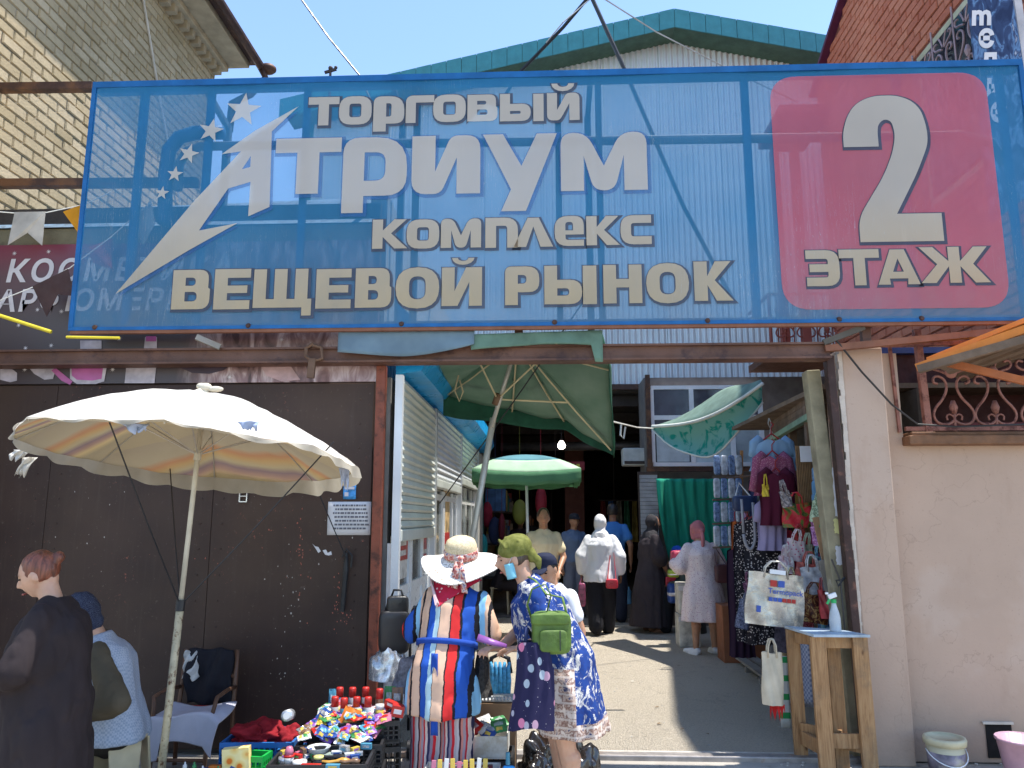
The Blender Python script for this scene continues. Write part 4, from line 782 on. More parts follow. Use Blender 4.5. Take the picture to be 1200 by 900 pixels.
def head_shape(mb, M, k=1.0, n=40, m=30):
    "a head with brow, nose, lips, chin and ears; M places it, face towards -y"
    def f(a, b):
        x, y, z = cos(a)*cos(b)*.072, sin(a)*cos(b)*.093, sin(b)*.115
        if z < -.02: q = (-.02-z)/.095; x *= 1-.34*q; y = y*(1-.10*q)-(.012*q if y < 0 else -.02*q)
        if y < 0:
            fr = max(0, -sin(a))**1.5
            g = lambda cx, cz, sx, sz: math.exp(-((x-cx)/sx)**2-((z-cz)/sz)**2)
            y -= fr*(.026*g(0, -.025, .012, .018)+.016*g(0, -.005, .009, .026)+.006*g(0, .03, .045, .012)+.009*g(0, -.058, .022, .008)+.008*g(0, -.072, .02, .008)+.014*g(0, -.100, .026, .016))
            y += fr*(.013*(g(.031, .006, .015, .011)+g(-.031, .006, .015, .011))+.004*g(0, -.064, .02, .004))
            y -= fr*.006*(g(.042, -.03, .018, .02)+g(-.042, -.03, .018, .02))
        return V((x, y, z))*k
    vs = [M@f(0, -pi/2)]
    for j in range(1, m):
        for i in range(n): vs.append(M@f(2*pi*i/n, pi*j/m-pi/2))
    vs.append(M@f(0, pi/2)); L = len(vs)-1
    fs = [(0, 1+(i+1)%n, 1+i) for i in range(n)]
    for j in range(m-2): fs += [(1+j*n+i, 1+j*n+(i+1)%n, 1+(j+1)*n+(i+1)%n, 1+(j+1)*n+i) for i in range(n)]
    fs += [(L, 1+(m-2)*n+i, 1+(m-2)*n+(i+1)%n) for i in range(n)]; mb.add(vs, fs)
    for sg in (-1, 1):
        mb.ell(M@(V((sg*.074, .008, -.012))*k), (.010*k, .020*k, .031*k), 10, 6, M.to_3x3()@Matrix.Rotation(sg*.35, 3, 'Z'))
def hand(mb, w_, d, up, s=1.0, curl=.5, side=1):
    "palm and five separate fingers from wrist w_, pointing along d; up is the back of the hand"
    w_, d = V(w_), V(d).normalized(); n_ = (V(up)-d*V(up).dot(d)).normalized(); x = d.cross(n_)*side
    c = w_+d*.045*s
    for q in (-.022, 0, .022): cap(mb, w_+x*q*.6*s+d*.01*s, w_+x*q*s+d*.078*s, .016*s, .0135*s, 8)
    for i, (q, L) in enumerate(((-.031, .062), (-.010, .072), (.011, .068), (.031, .052))):
        p = w_+x*q*s+d*.085*s; dd = (d+x*q*3).normalized(); pts = [p]; ang = curl*(.5+.12*i)
        for j, fr in enumerate((.42, .33, .25)):
            a_ = ang*(j+.6); v_ = (dd*cos(a_)-n_*sin(a_)); p = p+v_*L*fr*s; pts.append(p)
        limb(mb, pts, [.0088*s, .0082*s, .0076*s, .0068*s], 7)
    p = w_-x*.026*s+d*.022*s; t1 = (d*.62-x*.75-n_*.25).normalized(); t2 = (d*.85-x*.35-n_*(.3+curl*.3)).normalized()
    limb(mb, [p, p+t1*.036*s, p+t1*.036*s+t2*.030*s], [.0115*s, .0095*s, .0078*s], 7)
def clothmat(name, c=(.1,.1,.1), var=.12, bump=.25, rough=.85, bs=14, trans=0):
    if name in MATS: return MATS[name]
    g = G(name); base = wob(g, c, var, 5); wv = g.noise(240, 2); base = g.mix(g.ramp(wv, [(.3, .0), (.8, .25)]), base, tuple(x*.7 for x in c))
    g.put(g.b.inputs['Base Color'], base); g.b.inputs['Roughness'].default_value = rough; g.b.inputs['Specular IOR Level'].default_value = .2
    fo = g.noise(bs*.6, 2, g.scalev(g.co(), (1, 1, .35)), dist=.6); g.bump(fo, bump*.8, .04); fin(g, base, trans); MATS[name] = g.m; return g.m
def pattern(name, fn, bump=.25, rough=.85):
    if name in MATS: return MATS[name]
    g = G(name); base = fn(g); g.put(g.b.inputs['Base Color'], base); g.b.inputs['Roughness'].default_value = rough
    g.b.inputs['Specular IOR Level'].default_value = .25; g.bump(g.noise(9, 2, g.scalev(g.co(), (1, 1, .35)), dist=.6), bump*.8, .04); MATS[name] = g.m; return g.m
def skinmat(name, c=(.3,.2,.1)):
    if name in MATS: return MATS[name]
    g = G(name); base = wob(g, c, .10, 14); base = g.mix(g.ramp(g.noise(30, 4), [(.5, 0.), (.8, .35)]), base, (c[0], c[1]*.7, c[2]*.62))
    g.put(g.b.inputs['Base Color'], base); g.b.inputs['Roughness'].default_value = .5; g.b.inputs['Subsurface Weight'].default_value = .08; g.b.inputs['Subsurface Radius'].default_value = (.02,.008,.004); g.bump(g.noise(180, 3), .12, .004); MATS[name] = g.m; return g.m
skin1, skin2, skin3 = skinmat('fair_skin', (.52, .30, .20)), skinmat('tan_skin', (.42, .22, .13)), skinmat('dark_tan_skin', (.27, .13, .075))
eye_m = mat('dark_eye', (.02, .015, .012), .2, bump=0); lip_m = mat('lip', (.36, .11, .09), .45, bump=0); brow_m = mat('brow_hair', (.05, .03, .02), .9)
def hairmat(name, c=(.06,.035,.02)):
    if name in MATS: return MATS[name]
    g = G(name); st = g.noise(60, 3, g.scalev(g.co(), (1, 1, .12)), dist=.6); base = g.mix(g.ramp(st, [(.3, 0.), (.7, 1.)]), tuple(x*.45 for x in c), tuple(min(1, x*1.5) for x in c))
    g.put(g.b.inputs['Base Color'], base); g.b.inputs['Roughness'].default_value = .42; g.bump(st, .6, .01); MATS[name] = g.m; return g.m
class Person:
    """local frame: faces -y, feet at z 0; positions as fractions of height"""
    def __init__(s, label, loc, yaw, H, skin, lean=0, side=0, hp=0, hy=0, hr=0, arms=None, legs=None, hip=None, seat=False, vox=.012, girth=1.0, near=False, shoe=None, group=None, fingers=True, curl=.5):
        s.H = H; s.near = near; s.g = girth
        s.root = thing('person', label, 'person', loc, group, yaw); WL[s.root.name] = V((0,0,0))
        s.P = V(hip)*H if hip else V((0, 0, .52*H)); Rl = Matrix.Rotation(rad(lean), 3, 'X') @ Matrix.Rotation(rad(side), 3, 'Y'); s.Rl = Rl; s.lean = lean
        s.N = s.P+Rl@V((0, .0, .30*H)); s.chest = s.P+Rl@V((0, .005, .21*H)); s.waist = s.P+Rl@V((0, 0, .09*H))
        s.hk = H/1.65*1.0
        Rh = Rl @ Matrix.Rotation(rad(hy), 3, 'Z') @ Matrix.Rotation(rad(hp), 3, 'X') @ Matrix.Rotation(rad(hr), 3, 'Y'); s.hc = s.N+Rl@V((0, -.010*H, .022*H))+Rh@V((0, -.012*H, .080*H)); s.Rh = Rh
        s.M = Matrix.Translation(s.hc) @ Rh.to_4x4()
        s.sh = [s.N+Rl@V((sg*.096*H*girth**.5, .004*H, -.034*H)) for sg in (-1, 1)]
        arms = arms or [None, None]; s.el = []; s.wr = []; s.hd = []
        for i, sg in enumerate((-1, 1)):
            a = arms[i]
            if a is None: a = ((sg*.135, .01, .63), (sg*.14, -.03, .485))
            s.el.append(V(a[0])*H); s.wr.append(V(a[1])*H); s.hd.append(V(a[2]) if len(a) > 2 else None)
        legs = legs or [None, None]; s.lg = []
        for i, sg in enumerate((-1, 1)):
            l = legs[i] or ((sg*.055, -.012, .275), (sg*.055, .012, .045), (0, -1, 0)); s.lg.append((s.P+V((sg*.052*H, 0, -.01*H)), V(l[0])*H, V(l[1])*H, V(l[2])))
        mb = MB(); g = girth; k = H
        limb(mb, [s.P, s.waist, s.chest], [.072*k*g, .062*k*g, .062*k*g]); cap(mb, s.P+V((-.03*k, 0, 0)), s.P+V((.03*k, 0, 0)), .07*k*g, .07*k*g)
        cap(mb, s.sh[0], s.sh[1], .027*k, .027*k); cap(mb, s.N-Rl@V((0,0,.02*k)), s.hc+Rh@V((0, .015*k, -.03*k)), .036*k, .031*k, 12)
        for i in (0, 1):
            limb(mb, [s.sh[i], s.el[i], s.wr[i]], [.029*k*g**.5, .025*k*g**.5, .0165*k]); 
            limb(mb, [s.lg[i][0], s.lg[i][1], s.lg[i][2]], [.052*k*g, .034*k*g**.5, .022*k])
            cf = s.lg[i][1].lerp(s.lg[i][2], .3); cap(mb, cf+V((0,.008*k,0)), cf.lerp(s.lg[i][2], .3)+V((0,.006*k,0)), .035*k*g**.5, .026*k)
            a = s.lg[i][2]; d = s.lg[i][3].normalized(); 
            if not shoe: limb(mb, [a+V((0,0,-.02*k)), a+d*.09*k+V((0,0,-.035*k)), a+d*.115*k+V((0,0,-.038*k))], [.022*k, .018*k, .014*k]); cap(mb, a+V((0,0,-.02*k))-d*.02*k, a+V((0,0,-.03*k))+d*.02*k, .02*k, .02*k)
            hd = s.hd[i] or (s.wr[i]-s.el[i]); inw = V((-(-1, 1)[i], 0, .0))
            if fingers: hand(mb, s.wr[i], hd, V((0, 0, 1)) if abs(V(hd).normalized().z) < .7 else -inw*1.0+V((0,-.3,0)), H/1.65, curl, 1 if i else -1)
            else: cap(mb, s.wr[i], s.wr[i]+V(hd).normalized()*.08, .02, .018)
        head_shape(mb, s.M, s.hk); s.body = None
        b = fuse(mb, vox, 1); s.body = b.build('body', skin, s.root, smooth=True, local=True)
        if near:
            for sg in (-1, 1):
                mb = MB(); mb.ell(s.M@V((sg*.031, -.0725, .005)), (.012*s.hk, .005, .0048), 10, 6, Rh); mb.build('eye', eye_m, s.root, smooth=True, local=True)
                mb = MB(); mb.tube([s.M@V((sg*.016, -.0885, .024)), s.M@V((sg*.032, -.083, .029)), s.M@V((sg*.048, -.070, .024))], [.002,.0032,.0018], 6); mb.build('eyebrow', brow_m, s.root, smooth=True, local=True)
            mb = MB(); mb.tube([s.M@V((-.022, -.078, -.064)), s.M@V((-.008, -.0895, -.0625)), s.M@V((0, -.0915, -.064)), s.M@V((.008, -.0895, -.0625)), s.M@V((.022, -.078, -.064))], [.0025,.0048,.0042,.0048,.0025], 6); mb.build('mouth', lip_m, s.root, smooth=True, local=True)
        if shoe:
            for i in (0, 1):
                a = s.lg[i][2]; d = s.lg[i][3].normalized(); mb = MB()
                z0 = a.z-.045*k; limb(mb, [a+V((0,0,-.02*k))-d*.015*k, a+d*.06*k+V((0,0,-.028*k)), a+d*.115*k+V((0,0,-.033*k))], [.028*k, .026*k, .021*k])
                mb.ell(a+d*.045*k+V((0,0,-.043*k)), (.031*k if abs(d.y) > .5 else .085*k, .085*k if abs(d.y) > .5 else .031*k, .012*k))
                fuse(mb, .012, 1).build('shoe', shoe, s.root, smooth=True, local=True)
    def add(s, mb, name, m, smooth=True, **k): return mb.build(name, m, s.root, smooth=smooth, local=True, **k)
    def top(s, name, m, hem=.45, sleeve=1.0, ease=1.12, flare=1.0, vox=.014, crease=.010, fold=(7, .05, 0), collar=True, seed=0, belly=0, sl_w=1.25, spread=None, lift=0):
        "shirt, tunic or dress: torso to hem (height fraction) with sleeves"
        H, P, g = s.H, s.P, s.g; mb = MB(); L = rad(s.lean); k = H*g*ease; R1 = s.Rl
        rings = [(s.N+R1@V((0, .006*H, .020*H)), .040*H, .038*H, L), (s.N+R1@V((0, .005*H, .004*H)), .062*H*g**.5, .046*H, L), (s.N+R1@V((0, .004*H, -.014*H)), .093*H*g**.5, .052*H, L), (s.N+R1@V((0, 0, -.045*H)), .106*H*g**.5, .064*k, L), (s.chest+R1@V((0, -.006*H, 0)), .100*k, .078*k, L), (s.waist+R1@V((0, -belly*H, 0)), .090*k, (.070+belly)*k, L*.9), (P+V((0, -belly*H*.6, 0)), .100*k, (.080+belly*.6)*k, L*.5)]
        hz = hem*H; c0 = P
        if hz < P.z-.02:
            nn = max(3, int((P.z-hz)/.06)); 
            for j in range(1, nn+1):
                t = j/nn; sx, sy = spread or (0, 0); c = V((P.x+sx*H*t, P.y+sy*H*t-belly*H*.5*(1-t), lerp(P.z, hz, t))); f = 1+(flare-1)*t**.8
                rings.append((c, .104*k*f, .084*k*f, 0))
        loft(mb, rings, 40, fold)
        for i in (0, 1):
            if sleeve <= 0: cap(mb, s.sh[i], s.sh[i]+(s.el[i]-s.sh[i])*.04, .026*H, .026*H); continue
            sh, el, wr = s.sh[i], s.el[i], s.wr[i]; r0 = .0345*H*g**.4*(1+.18*(sl_w-1)); w1 = .030*H*sl_w*g**.3
            if sleeve <= .5: e = sh.lerp(el, sleeve*2); cap(mb, sh, e, r0, lerp(r0, w1*1.1, sleeve*2)*1.05, 14); 
            else: limb(mb, [sh, el, el.lerp(wr, (sleeve-.5)*2*.97)], [r0, w1*1.05, w1*.86], 14)
        b = fuse(mb, vox, 2, crease, 9, seed)
        b.v = [(v[0], v[1], v[2]) for v in b.v]
        return s.add(b, name, m)
    def skirt(s, name, m, hem=.2, flare=1.25, ease=1.06, fold=(8, .05, 0)):
        H, P, k = s.H, s.P, s.H*s.g*ease; mb = MB(); rings = [(P+V((0, 0, .09*H)), .085*k, .066*k, 0), (P, .104*k, .084*k, 0)]
        for j in range(1, 9): t = j/8; f = 1+(flare-1)*t; rings.append((V((P.x, P.y, lerp(P.z, hem*H, t))), .104*k*f, .084*k*f, 0))
        loft(mb, rings, 40, fold); return s.add(fuse(mb, .014, 2, .008), name, m)
    def trousers(s, name, m, wide=1.25, hem=.04, vox=.014, crease=.008, seed=0, flare=1.0):
        H, g = s.H, s.g; mb = MB(); cap(mb, s.P+V((-.03*H, 0, 0)), s.P+V((.03*H, 0, 0)), .080*H*g, .080*H*g)
        for i in (0, 1):
            a, b, c, _ = s.lg[i]; e = c if hem <= .05 else b.lerp(c, (1-hem/.27)); limb(mb, [a, b, e], [.062*H*g, .043*H*wide*g**.5, .036*H*wide*flare], 14)
        return s.add(fuse(mb, vox, 2, crease, 10, seed), name, m)
    def hair(s, name, m, bun=False, long=False, thick=1.06):
        mb = MB(); k = s.hk
        mb.ell(s.M@(V((0, .018, .024))*k), (.079*k*thick/1.03, .092*k*thick/1.03, .100*k*thick/1.03), 24, 16, s.Rh)
        if bun: mb.ell(s.M@(V((0, .122, .045))*k), (.032*k, .030*k, .034*k), 14, 10, s.Rh)
        if long: mb.ell(s.M@(V((0, .06, -.05))*k), (.065*k, .05*k, .09*k), 14, 10, s.Rh)
        for sg in (-1, 1): mb.ell(s.M@(V((sg*.062, .015, -.008))*k), (.016*k, .045*k, .04*k), 10, 8, s.Rh)
        return s.add(fuse(mb, .010, 1, .004, 30), name, m)
    def scarf(s, name, m, drape=1.0, fwd=.0, knot=False, down=.5):
        "head scarf wrapped over crown and neck, spreading over the shoulders"
        mb = MB(); k = s.hk; H = s.H; F = lambda x, y, z: s.M@(V((x, y, z))*k)
        mb.ell(F(0, .022, .018), (.088*k, .098*k, .108*k), 24, 16, s.Rh)
        mb.ell(F(0, .025, -.075), (.072*k, .072*k, .06*k), 18, 12, s.Rh)
        for sg in (-1, 1): limb(mb, [F(sg*.066, -.02, .06), F(sg*.074, -.028, -.02), F(sg*.052, -.045, -.095), F(0, -.05, -.125)], [.02*k, .02*k, .022*k, .026*k], 8)
        if drape:
            R1 = s.Rl; rings = [(F(0, .02, -.09), .068*k, .068*k, rad(s.lean)), (s.N+R1@V((0, .004, .02*H)), .075*H*drape, .060*H, rad(s.lean)), (s.N+R1@V((0, .004, -.03*H)), .112*H*drape, .075*H*drape, rad(s.lean)), (s.N+R1@V((0, .01, -.03*H-down*.12*H)), .10*H*drape, .082*H*drape, rad(s.lean))]
            loft(mb, rings, 30, (6, .05, 1))
        if knot: mb.ell(F(0, .125, -.03), (.03, .03, .03)); limb(mb, [F(0, .12, -.04), F(.015, .15, -.13), F(.02, .13, -.24)], [.022, .028, .02], 8)
        return s.add(fuse(mb, .011, 1, .006, 22, 3), name, m)
    def cap_(s, name, m, brim=True):
        k = s.hk; F = lambda x, y, z: s.M@(V((x, y, z))*k); mb = MB()
        loft(mb, [(F(0, .008, .03), .084*k, .101*k, 0), (F(0, .008, .075), .083*k, .099*k, 0), (F(0, .01, .105), .07*k, .085*k, 0), (F(0, .012, .124), .045*k, .055*k, 0), (F(0, .012, .131), .01*k, .012*k, 0)], 24)
        # turn the rings with the head
        c = V(F(0, .008, .03)); mb.v = [tuple(s.M@(s_v)) for s_v in [ (V(v)-s.hc) for v in mb.v]] if False else mb.v
        if brim: mb.ell(F(0, -.115, .040), (.068*k, .070*k, .0125*k), 18, 8, s.Rh@Matrix.Rotation(.12, 3, 'X'))
        return s.add(fuse(mb, .008, 0), name, m)
RZ = lambda d: rad(d)
# ---- 1: woman in the long dark dress, auburn bun (left foreground)
blk_dress = clothmat('black_grey_jersey', (.030, .022, .023), .15, .35)
p = Person('woman with an auburn bun in a long charcoal dress, arms folded, at the left edge', (-2.30, 3.70, 0), RZ(-80), 1.47, skin1, lean=5, hp=18, girth=1.28, near=True, vox=.008,
    arms=[((-.155, -.05, .635), (-.04, -.19, .600), (.9, -.35, .1)), ((.155, -.05, .635), (.05, -.17, .585), (-.9, -.3, .05))], shoe=blk_dress)
p.top('dress', blk_dress, hem=.06, sleeve=.93, flare=1.18, belly=.022, crease=.017, fold=(6, .06, 0), sl_w=1.5)
p.hair('hair', hairmat('auburn_hair', (.17, .05, .025)), bun=True)
mb = MB(); mb.ell(p.M@V((0, .092, .045)), (.022, .012, .022), 12, 8, p.Rh); p.add(mb, 'hair_tie', mat('cream_tie', (.7, .6, .42), .6))
# ---- 2: seated woman in vest, patterned navy scarf
def navyscarf(g):
    e = g.vor(17, g.n('VectorMath', {0: g.co(), 1: g.n('TexNoise', {'Scale': 12}, 1)}, operation='ADD'), 'Distance', 'DISTANCE_TO_EDGE'); return g.mix(g.ramp(e, [(.0, .9), (.05, 0.)]), (.008, .012, .035), (.24, .27, .36))
stool_m = mat('beige_plastic', (.52, .44, .28), .4, bump=.05)
SX, SY = -2.40, 4.45
p = Person('seated woman in pale blue vest and navy patterned headscarf behind the woman in charcoal', (SX, SY, 0), RZ(-70), 1.62, skin1, lean=14, hp=18, hy=0, girth=1.18, near=True, vox=.011, hip=(0, 0, .285),
    arms=[((-.15, -.06, .40), (-.06, -.20, .375), (.6, -.8, 0)), ((.235, .035, .41), (.17, -.12, .365), (-.5, -.8, 0))], legs=[((-.07, -.235, .30), (-.07, -.25, .045), (0, -1, 0)), ((.07, -.235, .30), (.07, -.25, .045), (0, -1, 0))], shoe=mat('dark_shoe', (.02,.018,.02), .6))
p.top('jumper', clothmat('olive_brown_knit', (.10, .082, .055), .2, .3), hem=.45, sleeve=.97, ease=.78, crease=.012, sl_w=1.35)
def vestp(g):
    c = g.n('TexChecker', {'Vector': g.co(), 'Scale': 90, 'Color1': (.30,.36,.46,1), 'Color2': (.42,.47,.56,1)}); return c
p.top('vest', pattern('quilted_vest', vestp, .5), hem=.25, sleeve=0, ease=1.19, crease=.006, seed=5)
p.trousers('trousers', clothmat('dark_brown_trousers', (.03, .026, .022)), wide=1.15)
p.scarf('headscarf', pattern('navy_line_scarf', navyscarf), drape=0)
st = thing('stool', 'beige plastic stool under the seated woman in the vest', 'stool', (SX+.02, SY, 0))
mb = MB(); mb.lathe([(.0, .405), (.16, .405), (.165, .42), (.155, .435), (.0, .435)], (SX+.02, SY, 0), 24); mb.build('seat', stool_m, st, smooth=True)
for k in range(4):
    a = pi/4+k*pi/2; mb = MB(); d = V((cos(a), sin(a), 0)); tt = V((-sin(a), cos(a), 0)); o = V((SX+.02, SY, 0))
    A = [o+d*.145+tt*s_*.085+V((0,0,.404)) for s_ in (-1, 1)]; B = [o+d*.20+tt*s_*.055 for s_ in (-1, 1)]
    vs = A+B+[q-d*.014 for q in A+B]; mb.add(vs, [(0,1,3,2),(4,6,7,5),(0,4,5,1),(2,3,7,6),(0,2,6,4),(1,5,7,3)]); mb.build('leg', stool_m, st, bevel=.004)
# ---- 3: woman in straw hat, striped tunic (back view)
def stripes(cols, period, jag=.012, vary=30, axis=0, off=0):
    def fn(g):
        x = g.xyz()[axis]; nz = g.math('MULTIPLY', g.math('SUBTRACT', g.noise(vary, 3, g.scalev(g.co(), (.4, .4, 1))), .5), jag*2)
        f = g.math('FRACT', g.math('ADD', g.math('DIVIDE', g.math('ADD', x, nz), period), 10+off))
        n = len(cols); tot = sum(c[1] for c in cols); acc = 0; st = []
        for c, w_ in cols: st.append((acc/tot, c)); acc += w_
        return g.ramp(f, st, True)
    return fn
K_, B1, B2, RD, TN, GB = (.015,.015,.02), (.02,.09,.42), (.24,.50,.72), (.62,.03,.03), (.66,.43,.30), (.42,.58,.62)
tunic_m = pattern('striped_tunic', stripes([(B1,.055),(K_,.012),(RD,.045),(K_,.008),(TN,.060),(K_,.004),(GB,.03),(B1,.04),(K_,.008),(TN,.05),(K_,.016),(TN,.02),(B2,.028),(K_,.02)], .40, .010, 26, off=.45), .3)
pant_m = pattern('striped_trousers', stripes([((.42,.36,.36),.010),((.55,.02,.03),.012),((.26,.20,.25),.012),((.03,.03,.08),.010),((.62,.50,.46),.010),((.50,.03,.04),.007),((.36,.27,.30),.01),((.58,.22,.18),.008),((.06,.02,.03),.008),((.50,.44,.44),.01)], .118, .010, 9), .3)
HX, HY = -.60, 4.62
p = Person('woman seen from behind in a wide straw sun hat, striped tunic and striped trousers', (HX, HY, 0), RZ(168), 1.47, skin2, lean=20, side=-5, hp=-14, hy=-18, girth=1.14, near=False, vox=.011, shoe=mat('dark_shoe'),
    arms=[((-.165, -.10, .63), (-.13, -.24, .56), (0, -1, -.2)), ((.165, -.10, .63), (.13, -.22, .56), (0, -1, -.2))])
p.top('tunic', tunic_m, hem=.345, sleeve=.52, ease=1.12, flare=1.12, crease=.014, fold=(8, .045, 0), sl_w=1.5)
p.trousers('trousers', pant_m, wide=1.6, flare=1.25)
mb = MB(); q = p.waist+p.Rl@V((0, 0, -.01))
loft(mb, [(q+V((0,0,-.016)), .184, .150, rad(16)), (q+V((0,0,.016)), .182, .148, rad(16))], 36); p.add(mb, 'waist_tie', clothmat('dotted_blue_tie', (.02,.07,.35)))
mb = MB(); c = p.P+V((.0, .135, .04)); mb.sheet(lambda u, v: c+V((-.02+.04*u-.02*v, .035*v+.004*sin(u*5+v*9), .05-.42*v)), 4, 14, .006, (0,1,0)); p.add(mb, 'tie_end', clothmat('dotted_blue_tie'))
p.hair('hair', hairmat('brown_hair', (.06, .035, .02)))
def straw(g):
    s_ = g.xyz(); w1 = g.math('SINE', g.math('MULTIPLY', g.n('VectorMath', {0: g.scalev(g.co('Generated'), (1,1,0.001)), 1: (.5,.5,0)}, 1, operation='DISTANCE'), 190)); return g.mix(g.ramp(g.noise(120, 2), [(.45, 0.), (.6, 1.)]), (.62, .52, .34), (.50, .40, .24))
Rhat = p.Rh@Matrix.Rotation(rad(-22), 3, 'X')@Matrix.Rotation(rad(-10), 3, 'Y'); hc = p.hc+p.Rh@V((0, .02, .045))
mb = MB(); mb.lathe([(.098, 0), (.101, .03), (.097, .075), (.085, .105), (.055, .122), (.0, .127)], hc, 36, Rhat); crown = p.add(mb, 'hat_crown', pattern('straw', straw, .4))
def brim(u, v):
    a = 2*pi*u; r = lerp(.098, .245, v); dz = -.045*v+.025*v*sin(a*2+.6)+.012*v*sin(a*3); return hc+Rhat@V((cos(a)*r, sin(a)*r*.98, dz))
def lace(g):
    return g.mix(g.ramp(g.vor(75), [(.30, 0.), (.42, 1.)]), (.30, .24, .18), (.78, .74, .68))
mb = MB(); mb.grid(brim, 60, 10); mb.grid(lambda u, v: V(brim(1-u, v))+Rhat@V((0,0,-.006)), 60, 10); mb.grid(lambda u, v: V(brim(u, 1))+Rhat@V((0,0,-.006*v)), 60, 1); p.add(mb, 'hat_brim', pattern('lace_straw', lace, .5))
def bandp(g): return g.ramp(g.noise(45, 4), [(.35, (.08,.02,.06)), (.48, (.50,.16,.12)), (.56, (.62,.52,.45)), (.66, (.12,.10,.22))])
band_m = pattern('floral_band', bandp)
mb = MB(); mb.lathe([(.1035, .006), (.1045, .02), (.1045, .045), (.101, .052)], hc, 36, Rhat); p.add(mb, 'hat_band', band_m)
mb = MB(); mb.ell(hc+Rhat@V((-.06, .095, .03)), (.03, .022, .02)); 
for dx, L in ((-.10, .26), (-.03, .22)):
    mb.sheet(lambda u, v: hc+Rhat@V((-.06+dx*v+(u-.5)*.045, .10+.13*v-.03*v*v, .03-.05*v*1.2-L*.45*max(0, v-.6)*2)), 3, 10, .004, Rhat@V((0,0,1)))
p.add(mb, 'hat_ribbon', band_m)
def redscarf(g):
    v = g.vor(36); c = g.ramp(v, [(0, (.75,.62,.25)), (.16, (.70,.45,.5)), (.28, (.42,.015,.04)), (1, (.50,.02,.06))]); z = g.xyz()[1]; return c
mb = MB(); Q = p.N; Rr = p.Rl
def kerch(u, v):
    s_ = (u-.5)*2; w_ = (1-v)*1.0; x = s_*.135*w_; y = .055+.075*math.sqrt(max(0, 1-(s_*w_)**2))*(.6+.4*v)+.02*v; z = .055-.20*v+.012*sin(s_*6)*(1-v); return Q+Rr@V((x*1.15+.045*v, y, z))
mb.sheet(kerch, 16, 14, .008, Rr@V((0,-1,0))); p.add(mb, 'neck_scarf', pattern('red_monogram_scarf', redscarf))
mb = MB()
for a_, b_, nm in ((.0, .03, 0), (.06, .09, 1)): mb.beam(kerch(1.0, .05+a_*2)+Rr@V((.0,.016,-.02)), kerch(.5, 1-a_*1.2)+Rr@V((.005,.012,0)), .010, .024, Rr@V((0,1,0)))
p.add(mb, 'scarf_border', clothmat('pale_pink_border', (.62,.45,.45)), smooth=False)
# ---- 4: woman in blue floral dress with green headscarf
def floral(g):
    f = g.noise(13, 6, dist=1.2, rough=.68); c = g.mix(g.ramp(f, [(.53, 0.), (.56, 1.)]), (.010, .042, .20), (.60, .58, .54)); e = g.noise(40, 4); c = g.mix(g.ramp(e, [(.5, 0.), (.56, .55)]), c, (.015, .03, .14))
    z = g.xyz()[2]; lo = g.ramp(g.noise(26, 5), [(.42, (.62,.52,.45)), (.5, (.18,.09,.07)), (.58, (.55,.42,.34)), (.66, (.04,.05,.12))]); hemf = g.ramp(z, [(.0, 1.), (.53, 0.)], True)
    b1 = g.math('SINE', g.math('MULTIPLY', z, 150)); lo = g.mix(g.ramp(b1, [(.6, 0.), (.8, .7)]), lo, (.60, .52, .46))
    x = g.xyz()[0]; y = g.xyz()[1]
    pnl = g.ramp(g.math('ADD', y, .5), [(.0, 0.), (.42, 1.), (.53, 0.)], True); pnl = g.math('MULTIPLY', pnl, g.ramp(z, [(.0, 1.), (.80, 0.)], True))
    c = g.mix(pnl, c, lo); return g.mix(hemf, c, lo)
floral_m = pattern('blue_floral_dress', floral, .3)
WX, WY = .10, 4.55
p = Person('woman leaning forward in blue floral dress, olive headscarf and lowered blue face mask', (WX, WY, 0), RZ(-86), 1.565, skin1, lean=27, hp=-14, girth=1.18, near=True, vox=.0075, shoe=mat('brown_sandal', (.12,.06,.03), .7),
    arms=[((-.13, -.14, .62), (-.02, -.235, .56), (.5, -.8, .0)), ((.165, -.055, .625), (.085, -.165, .575), (-.45, -.9, -.1))], legs=[((-.05, -.03, .275), (-.05, .0, .045), (0, -1, 0)), ((.055, -.01, .275), (.055, .03, .045), (0, -1, 0))], curl=.9)
p.top('dress', floral_m, hem=.285, sleeve=.27, ease=1.12, flare=1.22, crease=.015, fold=(7, .06, 1.2), sl_w=1.75, belly=.02, spread=(0, .02))
p.hair('hair', hairmat('brown_hair'), thick=1.0)
def gscarf(g): return g.mix(g.ramp(g.noise(30, 4), [(.45, 0.), (.6, .8)]), (.12, .125, .025), (.19, .19, .05))
mb = MB(); k = p.hk; F = lambda x, y, z: p.M@V((x, y, z))
mb.ell(F(0, .018, .050), (.085, .104, .082), 26, 16, p.Rh@Matrix.Rotation(.30, 3, 'X')); mb.ell(F(0, .10, -.005), (.045, .035, .045), 12, 10, p.Rh); limb(mb, [F(0, .105, -.01), F(.02, .13, -.04), F(.02, .13, -.085)], [.024, .024, .012], 8)
for q in range(3): limb(mb, [F(-.072, -.035+.04*q, .07+.01*q), F(0, -.06+.04*q, .118+.004*q), F(.072, -.035+.04*q, .07+.01*q)], [.009]*3, 6)
p.add(fuse(mb, .007, 1, .003, 18), 'headscarf', pattern('olive_headscarf', gscarf, .4))
mb = MB(); mb.sheet(lambda u, v: F(.060+.02*sin(u*3), -.062+.055*u, -.02-.085*v), 5, 8, .004, p.Rh@V((1,0,0))); p.add(mb, 'face_mask', clothmat('mask_blue', (.22,.52,.62)))
mb = MB(); mb.tube([F(.072, -.01, .01), F(.072, -.035, -.02), F(.066, -.04, -.04)], .0015, 5); p.add(mb, 'mask_loop', white_p)
WOMAN4 = p
